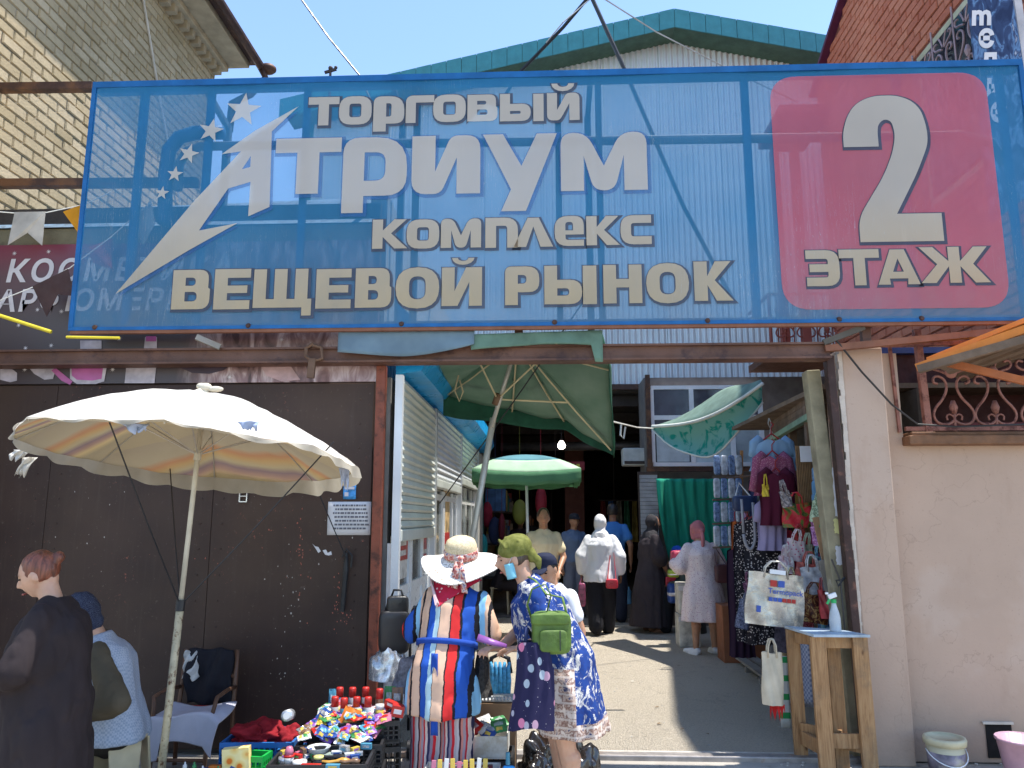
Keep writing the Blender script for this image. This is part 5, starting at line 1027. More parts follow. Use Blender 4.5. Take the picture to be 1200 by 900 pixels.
# ---- 5: boy
p = Person('boy in a navy cap and white T-shirt behind the woman in blue', (.045, 5.25, 0), RZ(-28), 1.40, skin2, lean=3, hp=20, near=True, vox=.0085, shoe=mat('dark_shoe'), girth=.85)
p.top('t_shirt', clothmat('white_tee', (.72, .72, .74), .05), hem=.47, sleeve=.27, sl_w=1.2); p.trousers('shorts', clothmat('navy_shorts', (.02,.025,.05)), hem=.2)
p.hair('hair', hairmat('black_hair', (.02, .015, .012)), thick=1.03); p.cap_('cap', clothmat('navy_cap', (.018, .022, .045), .1, .1))
# ---- people further in
leop = pattern('leopard_skirt', lambda g: g.mix(g.ramp(g.vor(24), [(.22, 1.), (.32, 0.)]), (.45, .40, .32), (.02, .018, .015)))
p = Person('short haired person in cream shirt and leopard print skirt walking towards the camera', (-.04, 10.3, 0), RZ(6), 1.74, skin2, near=True, vox=.013, arms=[None, ((.15, -.01, .63), (.10, -.12, .54))], shoe=mat('dark_shoe'))
p.skirt('skirt', leop); p.top('shirt', clothmat('cream_shirt', (.72, .62, .40), .06), hem=.47, sleeve=.30, sl_w=1.35, ease=1.2); p.hair('hair', hairmat('brown_hair'))
p = Person('older man in grey blue shirt and dark cap at the hall mouth', (.46, 13.3, 0), RZ(20), 1.68, skin2, near=True, vox=.014, shoe=mat('dark_shoe'))
p.top('shirt', clothmat('slate_blue_shirt', (.13, .18, .27)), hem=.53, sleeve=.95); p.trousers('trousers', clothmat('grey_trousers', (.17, .19, .24)), wide=1.5); p.cap_('cap', clothmat('charcoal_cap', (.03,.03,.035))); p.hair('hair', hairmat('grey_hair', (.2,.2,.2)), thick=.98)
p = Person('woman in a white headscarf, loose white blouse and black trousers walking away', (.77, 11.3, 0), RZ(176), 1.66, skin3, girth=1.12, vox=.014, lean=2, legs=[((-.05, -.03, .275), (-.05, -.06, .05), (0, -1, 0)), ((.05, .02, .28), (.05, .09, .07), (0, -1, -.3))], shoe=mat('black_shoe', (.015,.015,.015), .5),
    arms=[((-.16, .02, .64), (-.165, -.02, .50)), ((.16, .02, .64), (.165, -.02, .50))])
white_b = clothmat('white_blouse', (.78, .78, .80), .04, .3)
p.trousers('trousers', clothmat('black_trousers', (.016, .016, .02)), wide=1.7); p.top('blouse', white_b, hem=.43, sleeve=.93, ease=1.18, sl_w=1.8, flare=1.08, crease=.012); p.scarf('headscarf', clothmat('white_scarf', (.8, .78, .78), .04), drape=.85)
WW = p
p = Person('man in a blue polo shirt seen from behind beside the woman in white', (1.06, 12.6, 0), RZ(170), 1.84, skin3, vox=.015, shoe=mat('dark_shoe'), arms=[((-.15, .03, .64), (-.145, -.02, .49)), None])
p.top('polo_shirt', clothmat('blue_polo', (.06, .20, .50)), hem=.49, sleeve=.28, sl_w=1.3); p.trousers('trousers', clothmat('dark_navy_trousers', (.025, .03, .05)), wide=1.4); p.hair('hair', hairmat('black_hair'))
blk = clothmat('black_abaya', (.042, .034, .038), .15, .4)
p = Person('woman in a black headscarf and long black gown holding a red purse, facing right', (1.50, 11.6, 0), RZ(108), 1.66, skin3, girth=1.2, vox=.014, lean=3, near=True, arms=[((-.15, -.02, .63), (-.12, -.11, .50)), ((.15, -.02, .63), (.12, -.11, .50))], shoe=mat('brown_sandal'))
p.top('gown', blk, hem=.05, sleeve=.62, ease=1.12, flare=1.45, sl_w=2.0, fold=(8, .05, 0), spread=(0, .03)); p.scarf('headscarf', clothmat('charcoal_scarf', (.035,.033,.037)), drape=.95)
ABA = p
def pinkfl(g): return g.mix(g.ramp(g.vor(58), [(.18, 1.), (.30, 0.)]), (.72, .62, .62), (.42, .20, .30))
p = Person('woman in a pink headscarf and pale floral dress browsing the stall, seen from behind', (1.89, 9.75, 0), RZ(196), 1.58, skin2, girth=1.22, vox=.013, lean=3, hp=6, arms=[((-.17, -.05, .66), (-.17, -.21, .72), (0, -.8, .6)), ((.17, -.03, .64), (.15, -.17, .66), (0, -1, .1))], legs=[((-.07, -.0, .275), (-.075, .01, .045), (-.2, -1, 0)), ((.07, .0, .275), (.08, .01, .045), (.3, -1, 0))], shoe=mat('white_shoe', (.7,.7,.7), .6))
p.top('dress', pattern('pale_floral_dress', pinkfl), hem=.24, sleeve=.93, ease=1.13, flare=1.28, sl_w=1.9, fold=(7, .05, 2)); p.scarf('headscarf', clothmat('pink_scarf', (.46, .17, .19)), drape=0, knot=True)
PK = p
p = Person('seated trader in a bright blue headscarf at the right side of the alley', (2.10, 11.5, 0), RZ(-100), 1.62, skin3, hip=(0,0,.29), vox=.014, lean=14, hp=14, near=True, arms=[((-.15, -.08, .42), (-.07, -.22, .40), (.3, -1, 0)), ((.15, -.08, .42), (.07, -.22, .40), (-.3, -1, 0))], legs=[((-.07, -.23, .30), (-.07, -.25, .045), (0, -1, 0)), ((.07, -.23, .30), (.07, -.25, .045), (0, -1, 0))])
p.top('jacket', clothmat('grey_green_jacket', (.07,.085,.07)), hem=.25, sleeve=.9, sl_w=1.5); p.trousers('trousers', clothmat('black_trousers'), wide=1.5); p.scarf('headscarf', clothmat('royal_blue_scarf', (.02,.10,.50)), drape=0)
mb = MB(); mb.lathe([(.16, 0), (.15, .40), (.17, .41), (.17, .43), (0, .43)], (2.10, 11.5, 0), 18); single(mb, 'stool', mat('dark_stool', (.05,.05,.05)), 'low dark stool under the trader in the blue headscarf', 'stool', smooth=True)
p = Person('person in black seated in the shade on a pale stool by the left shop row', (-.80, 13.6, 0), RZ(80), 1.64, skin3, hip=(0,0,.30), vox=.015, lean=20, hp=18, arms=[((-.15, -.10, .42), (-.07, -.24, .36)), ((.15, -.10, .42), (.07, -.24, .36))], legs=[((-.07, -.24, .30), (-.07, -.22, .045), (0, -1, 0)), ((.07, -.24, .30), (.07, -.26, .045), (0, -1, 0))], shoe=mat('blue_sandal', (.03,.06,.2), .6))
p.top('tunic', blk, hem=.26, sleeve=.9, sl_w=1.6); p.trousers('trousers', blk, wide=1.7, hem=.2); p.hair('hair', hairmat('black_hair'))
mb = MB(); cx, cy = -.80, 13.6
mb.box((cx-.16, cy-.16, .42), (cx+.16, cy+.16, .445))
for sx in (-1, 1):
    for sy in (-1, 1): mb.beam((cx+sx*.13, cy+sy*.13, .42), (cx+sx*.15, cy+sy*.15, 0), .03, .03, (0,1,0))
single(mb, 'stool', stool_m, 'pale slatted stool under the person in black by the shop row', 'stool')
for i, (x, y, yaw, H, m_, lab) in enumerate([(-.55, 16.5, 10, 1.66, clothmat('dim_brown', (.05,.03,.03)), 'dim figure in dark brown deep in the hall, left of the umbrella pole'), (-.35, 19.0, -30, 1.70, clothmat('dim_grey', (.04,.045,.06)), 'dim figure in dark grey furthest inside the hall')]):
    p = Person(lab, (x, y, 0), RZ(yaw), H, skin3, vox=.02, fingers=False, group='figures standing in the dark hall'); p.top('top', m_, hem=.45, sleeve=.9); p.trousers('trousers', m_, wide=1.4); p.hair('hair', hairmat('black_hair'))
# ================================================================ THINGS CARRIED
def lc(p, q): return p.root.matrix_basis@V(q) if False else (Matrix.Translation(p.root.location)@Matrix.Rotation(p.root.rotation_euler[2], 4, 'Z'))@V(q)
green_bag = mat('green_nylon', (.085, .15, .025), .6, var=.3, vs=10, bump=.9, bs=14)
def bagbox(mb, c, w_, h_, d_, rot=0, puff=.18, n=10):
    "soft box with bulging faces"
    m = Matrix.Rotation(rot, 3, 'Z'); c = V(c)
    def f(a, b):
        th = 2*pi*a; ph = pi*(b-.5); s_ = lambda x, e: math.copysign(abs(x)**e, x); e = .38
        return c+m@V((s_(cos(th), e)*s_(cos(ph), e)*w_/2, s_(sin(th), e)*s_(cos(ph), e)*d_/2, s_(sin(ph), e)*h_/2))
    vs = [f(i/24, j/14) for j in range(15) for i in range(24)]
    mb.add(vs, [(j*24+i, j*24+(i+1)%24, (j+1)*24+(i+1)%24, (j+1)*24+i) for j in range(14) for i in range(24)])
# green shoulder bag of the woman in blue
gc = at(646, 741, 4.22); gb = thing('shoulder_bag', 'bright green nylon shoulder bag hanging at the side of the woman in blue', 'bag', gc-V((0,0,.12)))
mb = MB(); bagbox(mb, gc, .205, .215, .11, .12); mb.build('body', green_bag, gb, smooth=True)
mb = MB(); bagbox(mb, gc+V((.01, -.055, -.035)), .145, .11, .04, .12); mb.build('front_pocket', green_bag, gb, smooth=True)
mb = MB(); bagbox(mb, gc+V((-.005, -.040, .072)), .205, .06, .05, .12); mb.build('flap', green_bag, gb, smooth=True)
mb = MB(); mb.beam(gc+V((.045, -.083, -.08)), gc+V((.045, -.08, .02)), .006, .004, (0,1,0)); mb.build('zip', mat('dark_zip', (.02,.03,.02), .4), gb)
sh_ = lc(WOMAN4, WOMAN4.sh[1]+V((-.02, 0, .055))); mb = MB(); mb.tube([gc+V((-.10, 0, .06)), gc+V((-.125, -.02, .14)), gc+V((-.10, -.03, .22)), gc+V((-.03, -.04, .25)), gc+V((-.0, -.03, .19)), gc+V((-.02, 0, .11))], .008, 6, flat=.5); mb.build('handle', green_bag, gb, smooth=True)
mb = MB(); mb.tube([gc+V((.09, 0, .06)), gc+V((.06, -.03, .18)), sh_+V((.07, -.06, -.05)), sh_+V((.01, -.03, .02)), sh_+V((-.03, .08, .03))], .008, 6, flat=.5); mb.build('strap', green_bag, gb, smooth=True)
# balloon print cloth bag
def balloon(g):
    z = g.xyz()[2]; x = g.xyz()[0]; vec = g.scalev(g.co(), (1, 1, .72)); d = g.vor(17, vec); c = g.vor(17, vec, 'Color')
    col = g.mix(g.ramp(g.xyz(c)[0], [(.0, 0.), (.5, 1.)]), (.60, .16, .28), (.34, .40, .46)); b = g.ramp(d, [(.28, 1.), (.30, 0.)])
    base = g.mix(b, (.018, .016, .055), col); d2 = g.vor(46); return g.mix(g.ramp(d2, [(.07, 1.), (.09, 0.)]), base, (.6, .58, .6))
bp = at(624, 800, 4.17); cb = thing('cloth_bag', 'navy cloth bag with balloon print hanging from the arm of the woman in blue', 'bag', bp-V((0,0,.22)))
mb = MB()
def cbag(u, v, s_): 
    a = (u-.5); w_ = .235*(.62+.38*v**.6); bul = .045*sin(pi*u)*(v**.5)*(1 if s_ < 0 else .6); fold = .008*sin(u*19+2*v)*(1-v*.5); return bp+V((a*w_+.012*sin(v*4), s_*(.012+bul)+fold, .20-.42*v-.012*cos(u*6)*v))
mb.grid(lambda u, v: cbag(u, v, -1), 20, 16); mb.grid(lambda u, v: cbag(1-u, v, 1), 20, 16); mb.build('bag', pattern('balloon_print', balloon), cb, smooth=True)
el_ = lc(WOMAN4, WOMAN4.wr[1].lerp(WOMAN4.el[1], .55)); mb = MB()
for dx in (-.035, .03): mb.tube([bp+V((dx, 0, .19)), bp+V((dx*.8, 0, .27)), el_+V((dx*.4, -.035, .0)), el_+V((dx*.3, 0, .035)), el_+V((dx*.3, .05, .0)), bp+V((dx*1.3, .03, .2))], .012, 6, flat=.4)
mb.build('handle', clothmat('navy_webbing', (.02,.03,.09)), cb, smooth=True)
h4 = lc(WOMAN4, WOMAN4.wr[1])+V((-.10, -.03, .015)); mb = MB(); mb.tube([h4+V((.03,0,0)), h4+V((-.05, 0, .02)), h4+V((-.13, .0, .045))], [.012, .02, .024], 8, flat=.5); single(mb, 'folded_pouch', mat('purple_wrap', (.22, .08, .28), .35), 'folded purple packet held in the hand of the woman in blue', 'packet', smooth=True)
# bags of the far people
def dangling(name, c, w_, h_, d_, m, label, cat, top=None, m2=None):
    t = thing(name, label, cat, V(c)-V((0,0,h_/2))); mb = MB(); bagbox(mb, c, w_, h_, d_); mb.build('body', m, t, smooth=True)
    if top is not None: mb = MB(); mb.tube([V(c)+V((-w_*.35, 0, h_*.42)), V(top), V(c)+V((w_*.35, 0, h_*.42))], .008, 5); mb.build('strap', m2 or m, t)
    return t
red_l = mat('red_leather', (.50, .03, .05), .35); s1 = lc(WW, WW.sh[0]+V((0, 0, .05)))
dangling('shoulder_bag', at(717, 684, 11.05), .17, .13, .07, red_l, 'small red shoulder bag on the woman in white', 'bag', s1, red_l)
dangling('carrier_bag', at(682, 697, 11.15), .10, .32, .06, mat('maroon_plastic', (.26,.06,.12), .35, var=.6, vs=18), 'narrow maroon carrier bag in the left hand of the woman in white', 'bag', at(682, 676, 11.2))
dangling('purse', lc(ABA, ABA.wr[0])+V((.03, -.03, -.12)), .15, .13, .04, red_l, 'red purse held low by the woman in black', 'purse')
dangling('shoulder_bag', at(846, 672, 9.5), .17, .22, .09, mat('dark_brown_leather', (.07,.025,.03), .4), 'dark brown shoulder bag on the woman in the pink headscarf', 'bag', lc(PK, PK.sh[0]+V((0,0,.05))))
# ================================================================ STALL ON THE LEFT OF THE LANE (crates of small goods)
def crate(c, w_, d_, h_, m, label, name='plastic_crate', rot=0, group='open plastic crates of goods', hole=.016, rows=None):
    t = thing(name, label, 'crate', c, group, rot); WL[t.name] = V((0,0,0))
    mb = MB(); mb.box((-w_/2, -d_/2, .01), (w_/2, d_/2, .02)); mb.build('base', m, t, local=True)
    rows = rows or max(3, int(h_/.035))
    for nm, (ax, L, off, sg) in zip(('side', 'side', 'side', 'side'), ((0, w_, -d_/2, 1), (0, w_, d_/2, -1), (1, d_, -w_/2, 1), (1, d_, w_/2, -1))):
        mb = MB()
        def bar(a0, a1, z0, z1, t_=.008):
            lo, hi = (off, off+sg*t_); 
            if ax == 0: mb.box((a0, lo, z0), (a1, hi, z1))
            else: mb.box((lo, a0, z0), (hi, a1, z1))
        L2 = L/2-(.009 if ax else 0); bar(-L2, L2, h_-.028, h_, .014); bar(-L2, L2, .0, .022, .010)
        nv = int(L/.03)
        for i in range(nv+1): x = lerp(-L2+.004, L2-.004, i/nv); bar(x-.004, x+.004, .0225, h_-.0285)
        for j in range(1, rows): z = lerp(.022, h_-.028, j/rows); bar(-L2, L2, z-.003, z+.003, .005)
        mb.build('side', m, t, local=True)
    return t
cr_blk = mat('black_crate_plastic', (.022, .022, .024), .45, bump=.1); cr_grn = mat('green_crate_plastic', (.01, .36, .06), .4, bump=.05); cr_blu = mat('blue_crate_plastic', (.02, .13, .38), .4, bump=.05); cr_drk = mat('dark_teal_crate', (.02, .035, .05), .45)
TC = gnd(385, 905); Z1 = .26
crate((-1.16, 4.22, Z1), .50, .32, .13, cr_blk, 'front black crate holding bowls, tape rolls and combs', rot=rad(4))
crate((-1.16, 4.22, .06), .52, .36, .19, cr_blk, 'black crate standing under the crate of bowls and combs', rot=rad(4))
crate((-1.07, 4.66, .365), .42, .34, .12, cr_blk, 'rear black crate full of sachets, bottles and sprays by the rusty post', rot=rad(14))
crate((-1.07, 4.66, .05), .44, .36, .30, cr_blk, 'black crate underneath the sachets and red capped sprays', rot=rad(14))
crate((-1.60, 4.60, .27), .40, .34, .12, cr_blu, 'blue crate covered by the crumpled red cloth', rot=rad(3))
crate((-1.61, 4.60, .03), .42, .34, .22, cr_drk, 'dark teal crate beneath the blue crate with red cloth', rot=rad(3))
crate((-1.555, 4.28, .25), .17, .12, .13, cr_grn, 'small bright green crate standing on its side near the snack box', rot=rad(-5))
RG = random.Random(21)
def box_item(name, c, d, m, label, cat='box', rot=0, tilt=0, group=None, extra=None, m2=None):
    t = thing(name, label, cat, c, group); r_ = Matrix.Rotation(rot, 3, 'Z')@Matrix.Rotation(tilt, 3, 'Y'); mb = MB(); mb.cbox(V(c)+V((0,0,d[2]/2)), d, r_); mb.build('carton', m, t, bevel=.0015)
    mb = MB(); mb.cbox(V(c)+V((0,0,d[2]/2))+r_@V((0, -d[1]*.003, 0)), (d[0]*.62, d[1]*1.02+.001, d[2]*.4), r_); mb.build('printed_panel', m2 or white_p, t)
    return t
col = lambda n, c, **k: mat('print_'+n, c, .4, bump=0, var=.1, **k)
c_red, c_blu, c_yel, c_grn, c_org, c_wht, c_pnk, c_vio, c_cyn, c_blk, c_brn = col('red', (.42,.02,.015)), col('blue', (.02,.06,.24)), col('yellow', (.50,.36,.06)), col('green', (.04,.20,.06)), col('orange', (.55,.15,.02)), col('white', (.52,.52,.51)), col('pink', (.42,.13,.20)), col('violet', (.22,.08,.34)), col('cyan', (.07,.25,.36)), col('black', (.02,.02,.022)), col('brown', (.16,.09,.05))
clear_p = mat('clear_plastic', (.62,.66,.68), .12, var=.2, vs=30, alpha=.45, bump=.3, bs=40, spec=.9)
_mark = set(bpy.data.objects)
# aerosol cans with red caps
cans = [(397, 812), (406, 815), (413, 806), (417, 814), (425, 806), (432, 815), (404, 806), (440, 810)]
spots = [(-1.06, 4.60), (-1.00, 4.57), (-.985, 4.70), (-.935, 4.60), (-.91, 4.71), (-.87, 4.60), (-1.06, 4.70), (-.82, 4.67)]
clabs = ['leftmost front red capped spray can in the rear crate', 'second front red capped spray can from the left', 'tall red capped spray can in the back row, second from left', 'middle front red capped spray can beside the orange sachet', 'tallest red capped spray can at the back right of the crate', 'rightmost front red capped spray can near the yellow jar', 'red capped spray can at the back left corner of the crate', 'red capped spray can at the back right corner beside the soap packs']
for i, (x, y) in enumerate(spots):
    z = .42+(.03 if i in (2, 4, 6, 7) else 0); t = thing('spray_can', clabs[i], 'spray can', (x, y, z), 'red capped spray cans in the rear crate')
    mb = MB(); mb.lathe([(.0, 0), (.021, 0), (.022, .004), (.022, .085), (.019, .092), (.0, .092)], (x, y, z), 14); mb.build('body', [c_wht, c_cyn, c_wht, col('pale_blue', (.4,.55,.65)), c_wht, c_wht, c_cyn, c_brn][i], t, smooth=True)
    mb = MB(); mb.lathe([(.0212, .088), (.0212, .135), (.018, .142), (.0, .143)], (x, y, z), 14); mb.build('cap', c_red, t, smooth=True)
    mb = MB(); mb.lathe([(.0224, .03), (.0224, .055)], (x, y, z), 14); mb.build('label_band', [c_red, c_blu][i % 2], t)
# sachets and packets heaped in the crates
def sachet(name, c, w_, h_, m, label, yaw=0, pitch=-60, roll=0, cat='packet', group=None, m2=None):
    t = thing(name, label, cat, c, group); rt = Matrix.Rotation(yaw, 3, 'Z')@Matrix.Rotation(rad(pitch), 3, 'X')@Matrix.Rotation(roll, 3, 'Y'); n_ = rt@V((0,1,0)); C0 = V(c)+V((0,0,.02))
    def f(u, v, s_): b = .012*sin(pi*u)*sin(pi*v)+.003*sin(u*13+v*9); return C0+rt@V(((u-.5)*w_, s_*b, (v-.5)*h_))
    mb = MB(); mb.grid(lambda u, v: f(u, v, -1), 8, 8); mb.grid(lambda u, v: f(1-u, v, 1), 8, 8); mb.build('wrapper', m, t, smooth=True)
    mb = MB(); mb.grid(lambda u, v: f(.2+.6*u, .45+.3*v, -1)+n_*-.0018, 6, 4); mb.build('print', m2 or white_p, t, smooth=True)
    mb = MB(); mb.grid(lambda u, v: f(.3+.4*u, .12+.22*v, -1)+n_*-.0018, 5, 4); mb.build('lower_print', c_yel if m2 else c_red, t, smooth=True)
    return t
sachet('seasoning_packet', (-.955, 4.515, .445), .10, .115, c_orange_ if False else c_org, 'large orange packet with a dark round picture leaning on the rear crate', RG.uniform(-.2, .2), -30, .25, m2=c_wht)
def sl(cn, dep, side_):
    k = (cn, dep, side_); SACH[k] = SACH.get(k, 0)+1; q = ['small', 'tilted', 'flat lying', 'half buried', 'crinkled'][(SACH[k]-1) % 5]
    return f'{q} {cn} sachet at the {dep} {side_} of the heap in the rear crate'
names = ['white', 'blue', 'green', 'violet', 'cyan', 'pink', 'brown', 'silver', 'yellow', 'red']
cm = {'white': c_wht, 'blue': c_blu, 'green': c_grn, 'violet': c_vio, 'cyan': c_cyn, 'pink': c_pnk, 'brown': c_brn, 'yellow': c_yel, 'red': c_red, 'silver': mat('silver_foil', (.5,.52,.55), .28, .6, var=.3, vs=30)}
wh = ['at the front left of the rear crate', 'in the middle of the heap in the rear crate', 'at the front right of the rear crate', 'on top of the heap beside the orange packet', 'at the left rim of the rear crate', 'half buried at the back of the heap']
k = 0
SACH = {}
for i in range(42):
    cn = names[i % 10]; u, v = RG.random(), RG.random(); x = lerp(-1.13, -.74, u); y = lerp(4.48, 4.64, v)-(.25*(x+.92)*-.3)
    side_ = 'left' if u < .33 else ('middle' if u < .66 else 'right'); dep = 'front' if v < .5 else 'back'
    sachet('sachet', (x, y, .425+.03*RG.random()+.03*v), RG.uniform(.05, .085), RG.uniform(.055, .09), cm[cn], sl(cn, dep, side_), RG.uniform(-.6, .6), RG.uniform(-85, -45), RG.uniform(-.8, .8), group=f'{cn} sachets heaped in the rear crate', m2=cm[names[(i*3+4) % 10]])
for i, (x, y, z, cn, lab) in enumerate([(-1.10, 4.73, .44, 'cyan', 'tall blue blister pack at the back left of the rear crate'), (-.77, 4.72, .46, 'green', 'grey green soap pack standing at the back of the rear crate'), (-.72, 4.69, .46, 'brown', 'brown oval soap pack standing beside the grey green one')]):
    sachet('blister_pack', (x, y, z+.05), .065, .13, cm[cn], lab, 0, -8, 0, m2=clear_p)
for i, (x, y, z, r_, lab) in enumerate([(-.72, 4.60, .50, -.5, 'red and white toothpaste carton lying on top of the rear crate'), (-.69, 4.55, .47, .2, 'red patterned box at the right end of the rear crate'), (-.77, 4.63, .47, .5, 'red carton tilted behind the toothpaste carton')]):
    box_item('carton', (x, y, z), (.12, .035, .035) if i != 1 else (.07, .05, .06), c_red, lab, 'box', r_, .2)
t = thing('jar', 'small jar with yellow contents and white lid among the sprays', 'jar', (-.80, 4.59, .45)); mb = MB(); mb.lathe([(.0,0),(.022,0),(.024,.05),(.0,.05)], (-.80, 4.59, .45), 14); mb.build('body', c_yel, t, smooth=True); mb = MB(); mb.lathe([(.0,.05),(.025,.05),(.025,.075),(0,.076)], (-.80, 4.59, .45), 14); mb.build('lid', c_wht, t, smooth=True)
for o in [o for o in bpy.data.objects if o not in _mark and o.parent is None]: o.location += V((-.15, 0, .035))
crate((-1.12, 4.42, .30), .46, .20, .11, cr_blk, 'middle black crate packed with small coloured packets', rot=rad(6)); crate((-1.12, 4.42, .04), .48, .22, .25, cr_blk, 'black crate under the middle crate of packets', rot=rad(6))
SACH.clear()
for i in range(46):
    cn = names[(i*3+i//10) % 10]; u, v = RG.random(), RG.random(); x = lerp(-1.33, -.91, u); y = lerp(4.35, 4.50, v)
    k_ = (cn, u < .5, v < .5); SACH[k_] = SACH.get(k_, 0)+1; q_ = ['shiny', 'folded', 'creased', 'upright', 'slanting', 'loose'][(SACH[k_]-1) % 6]
    sachet('sachet', (x, y, .40+.04*RG.random()+.03*v), RG.uniform(.045, .08), RG.uniform(.045, .085), cm[cn], f"{q_} {cn} packet at the {'front' if v < .5 else 'back'} {'left' if u < .5 else 'right'} of the middle crate", RG.uniform(-.7, .7), RG.uniform(-85, -40), RG.uniform(-.8, .8), group='packets heaped in the middle crate', m2=cm[names[(i*7+2) % 10]])
for i in range(16):
    u = RG.random(); x = lerp(-1.38, -.95, u); y = RG.uniform(4.16, 4.33); cn = names[(i*7) % 10]
    box_item('small_carton', (x, y, .375+.012*(i % 3)), (RG.uniform(.03, .06), RG.uniform(.02, .03), RG.uniform(.015, .035)), cm[cn], f"{['tiny','little','small','short'][i % 4]} {cn} carton {'left' if u < .33 else ('in the middle' if u < .66 else 'right')} among the combs in the front crate", 'box', RG.uniform(-1, 1), 0, group='small cartons in the front crate', m2=cm[names[(i*3+1) % 10]])
# front crate contents: bowl, cups, rolls, combs, boxes
zt = .36
def roundthing(name, c, prof, m, label, cat, lid=None, tilt=None, sx=1):
    t = thing(name, label, cat, c); mb = MB(); mb.lathe(prof, c, 20, tilt, sx=sx); mb.build('body', m, t, smooth=True)
    if lid: mb = MB(); mb.lathe(lid[0], c, 20, tilt); mb.build('lid', lid[1], t, smooth=True)
    return t
bowl_m = mat('grey_white_ceramic', (.50,.52,.52), .3)
roundthing('bowl', (-1.20, 4.27, zt), [(.0, 0), (.04, 0), (.058, .055), (.062, .06), (.057, .058), (.04, .012), (.0, .01)], bowl_m, 'round white tub with dark rim contents in the front crate', 'tub')
roundthing('cup', (-1.315, 4.14, zt+.01), [(.0, 0), (.022, 0), (.026, .04), (.0, .04)], c_wht, 'small jar with clear dome over a pink lid in the front crate', 'jar', ([(.0265, .034), (.027, .045), (.0, .046)], c_red))
roundthing('dome', (-1.315, 4.14, zt+.055), [(.022, 0), (.022, .02), (.014, .038), (0, .042)], c_pnk, 'pink dome cap on the jar in the front crate', 'cap')
roundthing('tape_roll', (-1.255, 4.13, zt), [(.018, 0), (.036, 0), (.036, .03), (.018, .03), (.018, 0)], c_wht, 'white tape roll lying beside the pink capped jar', 'tape roll')
roundthing('tape_roll', (-1.35, 4.19, zt), [(.018, 0), (.034, 0), (.034, .03), (.018, .03), (.018, 0)], cm['silver'], 'silver tape roll at the left end of the front crate', 'tape roll')
roundthing('polish_tin', (-1.165, 4.15, zt), [(0, 0), (.024, 0), (.024, .035), (0, .036)], c_blk, 'black shoe polish jar with a pale yellow lid in the front crate', 'jar', ([(.0, .036), (.025, .036), (.025, .048), (0, .049)], mat('pale_yellow_lid', (.6,.58,.2), .4)))
box_item('matchbox_carton', (-1.18, 4.075, zt+.01), (.10, .022, .022), c_red, 'long red carton on the front rim of the front crate', 'box', 0)
box_item('glue_carton', (-1.07, 4.075, zt+.01), (.07, .025, .022), c_cyn, 'blue and yellow glue carton on the front rim of the crate', 'box', 0, m2=c_yel)
box_item('carton', (-1.02, 4.20, zt+.02), (.05, .03, .03), c_wht, 'white and violet carton at the right of the front crate', 'box', .4, m2=c_vio)
for i, (dx, dy, ln, rz_, m_, lab) in enumerate([(-1.07, 4.13, .14, .25, mat('amber_horn', (.50,.26,.05), .35), 'long amber comb lying at the front of the front crate'), (-1.10, 4.20, .16, -.15, c_blk, 'black hairbrush in the middle of the front crate'), (-1.04, 4.25, .15, .5, c_blk, 'black hairbrush at the right rear of the front crate'), (-1.10, 4.30, .15, .1, c_blk, 'black brush beside the white tub'), (-1.00, 4.13, .10, .2, c_brn, 'brown comb at the front right corner of the front crate'), (-1.15, 4.22, .10, .3, mat('grey_green_plastic', (.25,.3,.25), .4), 'grey green slide lying by the polish jar')]):
    t = thing('comb' if 'comb' in lab else 'hairbrush', lab, 'comb' if 'comb' in lab else 'brush', (dx, dy, zt+.02)); r_ = Matrix.Rotation(rz_, 3, 'Z')
    mb = MB(); mb.tube([V((dx, dy, zt+.03))+r_@V((x_*ln, 0, .004*sin(x_*9))) for x_ in (-.5, -.25, 0, .2, .35, .5)], [.006, .009, .008, .014, .016, .010], 8, flat=.6); mb.build('handle', m_, t, smooth=True)
    mb = MB(); mb.cbox(V((dx, dy, zt+.022))+r_@V((ln*.3, 0, 0)), (ln*.35, .02, .014), r_); mb.build('teeth', m_, t)
# crumpled red cloth on the blue crate + white roll
redc = clothmat('red_cloth', (.22, .010, .016), .2, .6, bs=20)
def crumple(mb, c, rx, ry, rz, seed, n=40, m=20, amp=.35):
    c = V(c)
    def f(a, b):
        th = 2*pi*a; ph = pi/2*b; d = V((cos(th)*cos(ph), sin(th)*cos(ph), sin(ph))); q = 1+amp*noise.noise(d*1.7+V((seed,0,0)))+amp*.5*noise.noise(d*4+V((0,seed,0))); return c+V((d.x*rx*q, d.y*ry*q, max(0, d.z)*rz*q))
    mb.grid(f, n, m)
mb = MB(); crumple(mb, (-1.66, 4.60, .365), .17, .13, .085, 3, 60, 30, .6); crumple(mb, (-1.47, 4.60, .36), .10, .08, .07, 8, 40, 16, .6); single(mb, 'red_cloth', redc, 'crumpled dark red cloth heaped over the blue crate', 'cloth', smooth=True)
t = thing('film_roll', 'white roll of film lying on the red cloth', 'roll', at(338, 838, 4.42)); c = at(338, 838, 4.42); mb = MB(); rt = Matrix.Rotation(rad(80), 3, 'X')@Matrix.Rotation(.15, 3, 'Y'); mb.lathe([(.014, -.06), (.03, -.06), (.03, .06), (.014, .06)], c, 18, rt); mb.build('wrap', cm['silver'], t, smooth=True); mb = MB(); mb.lathe([(.0145, -.061), (.018, -.061), (.018, .061), (.0145, .061)], c, 14, rt); mb.build('core', c_wht, t)
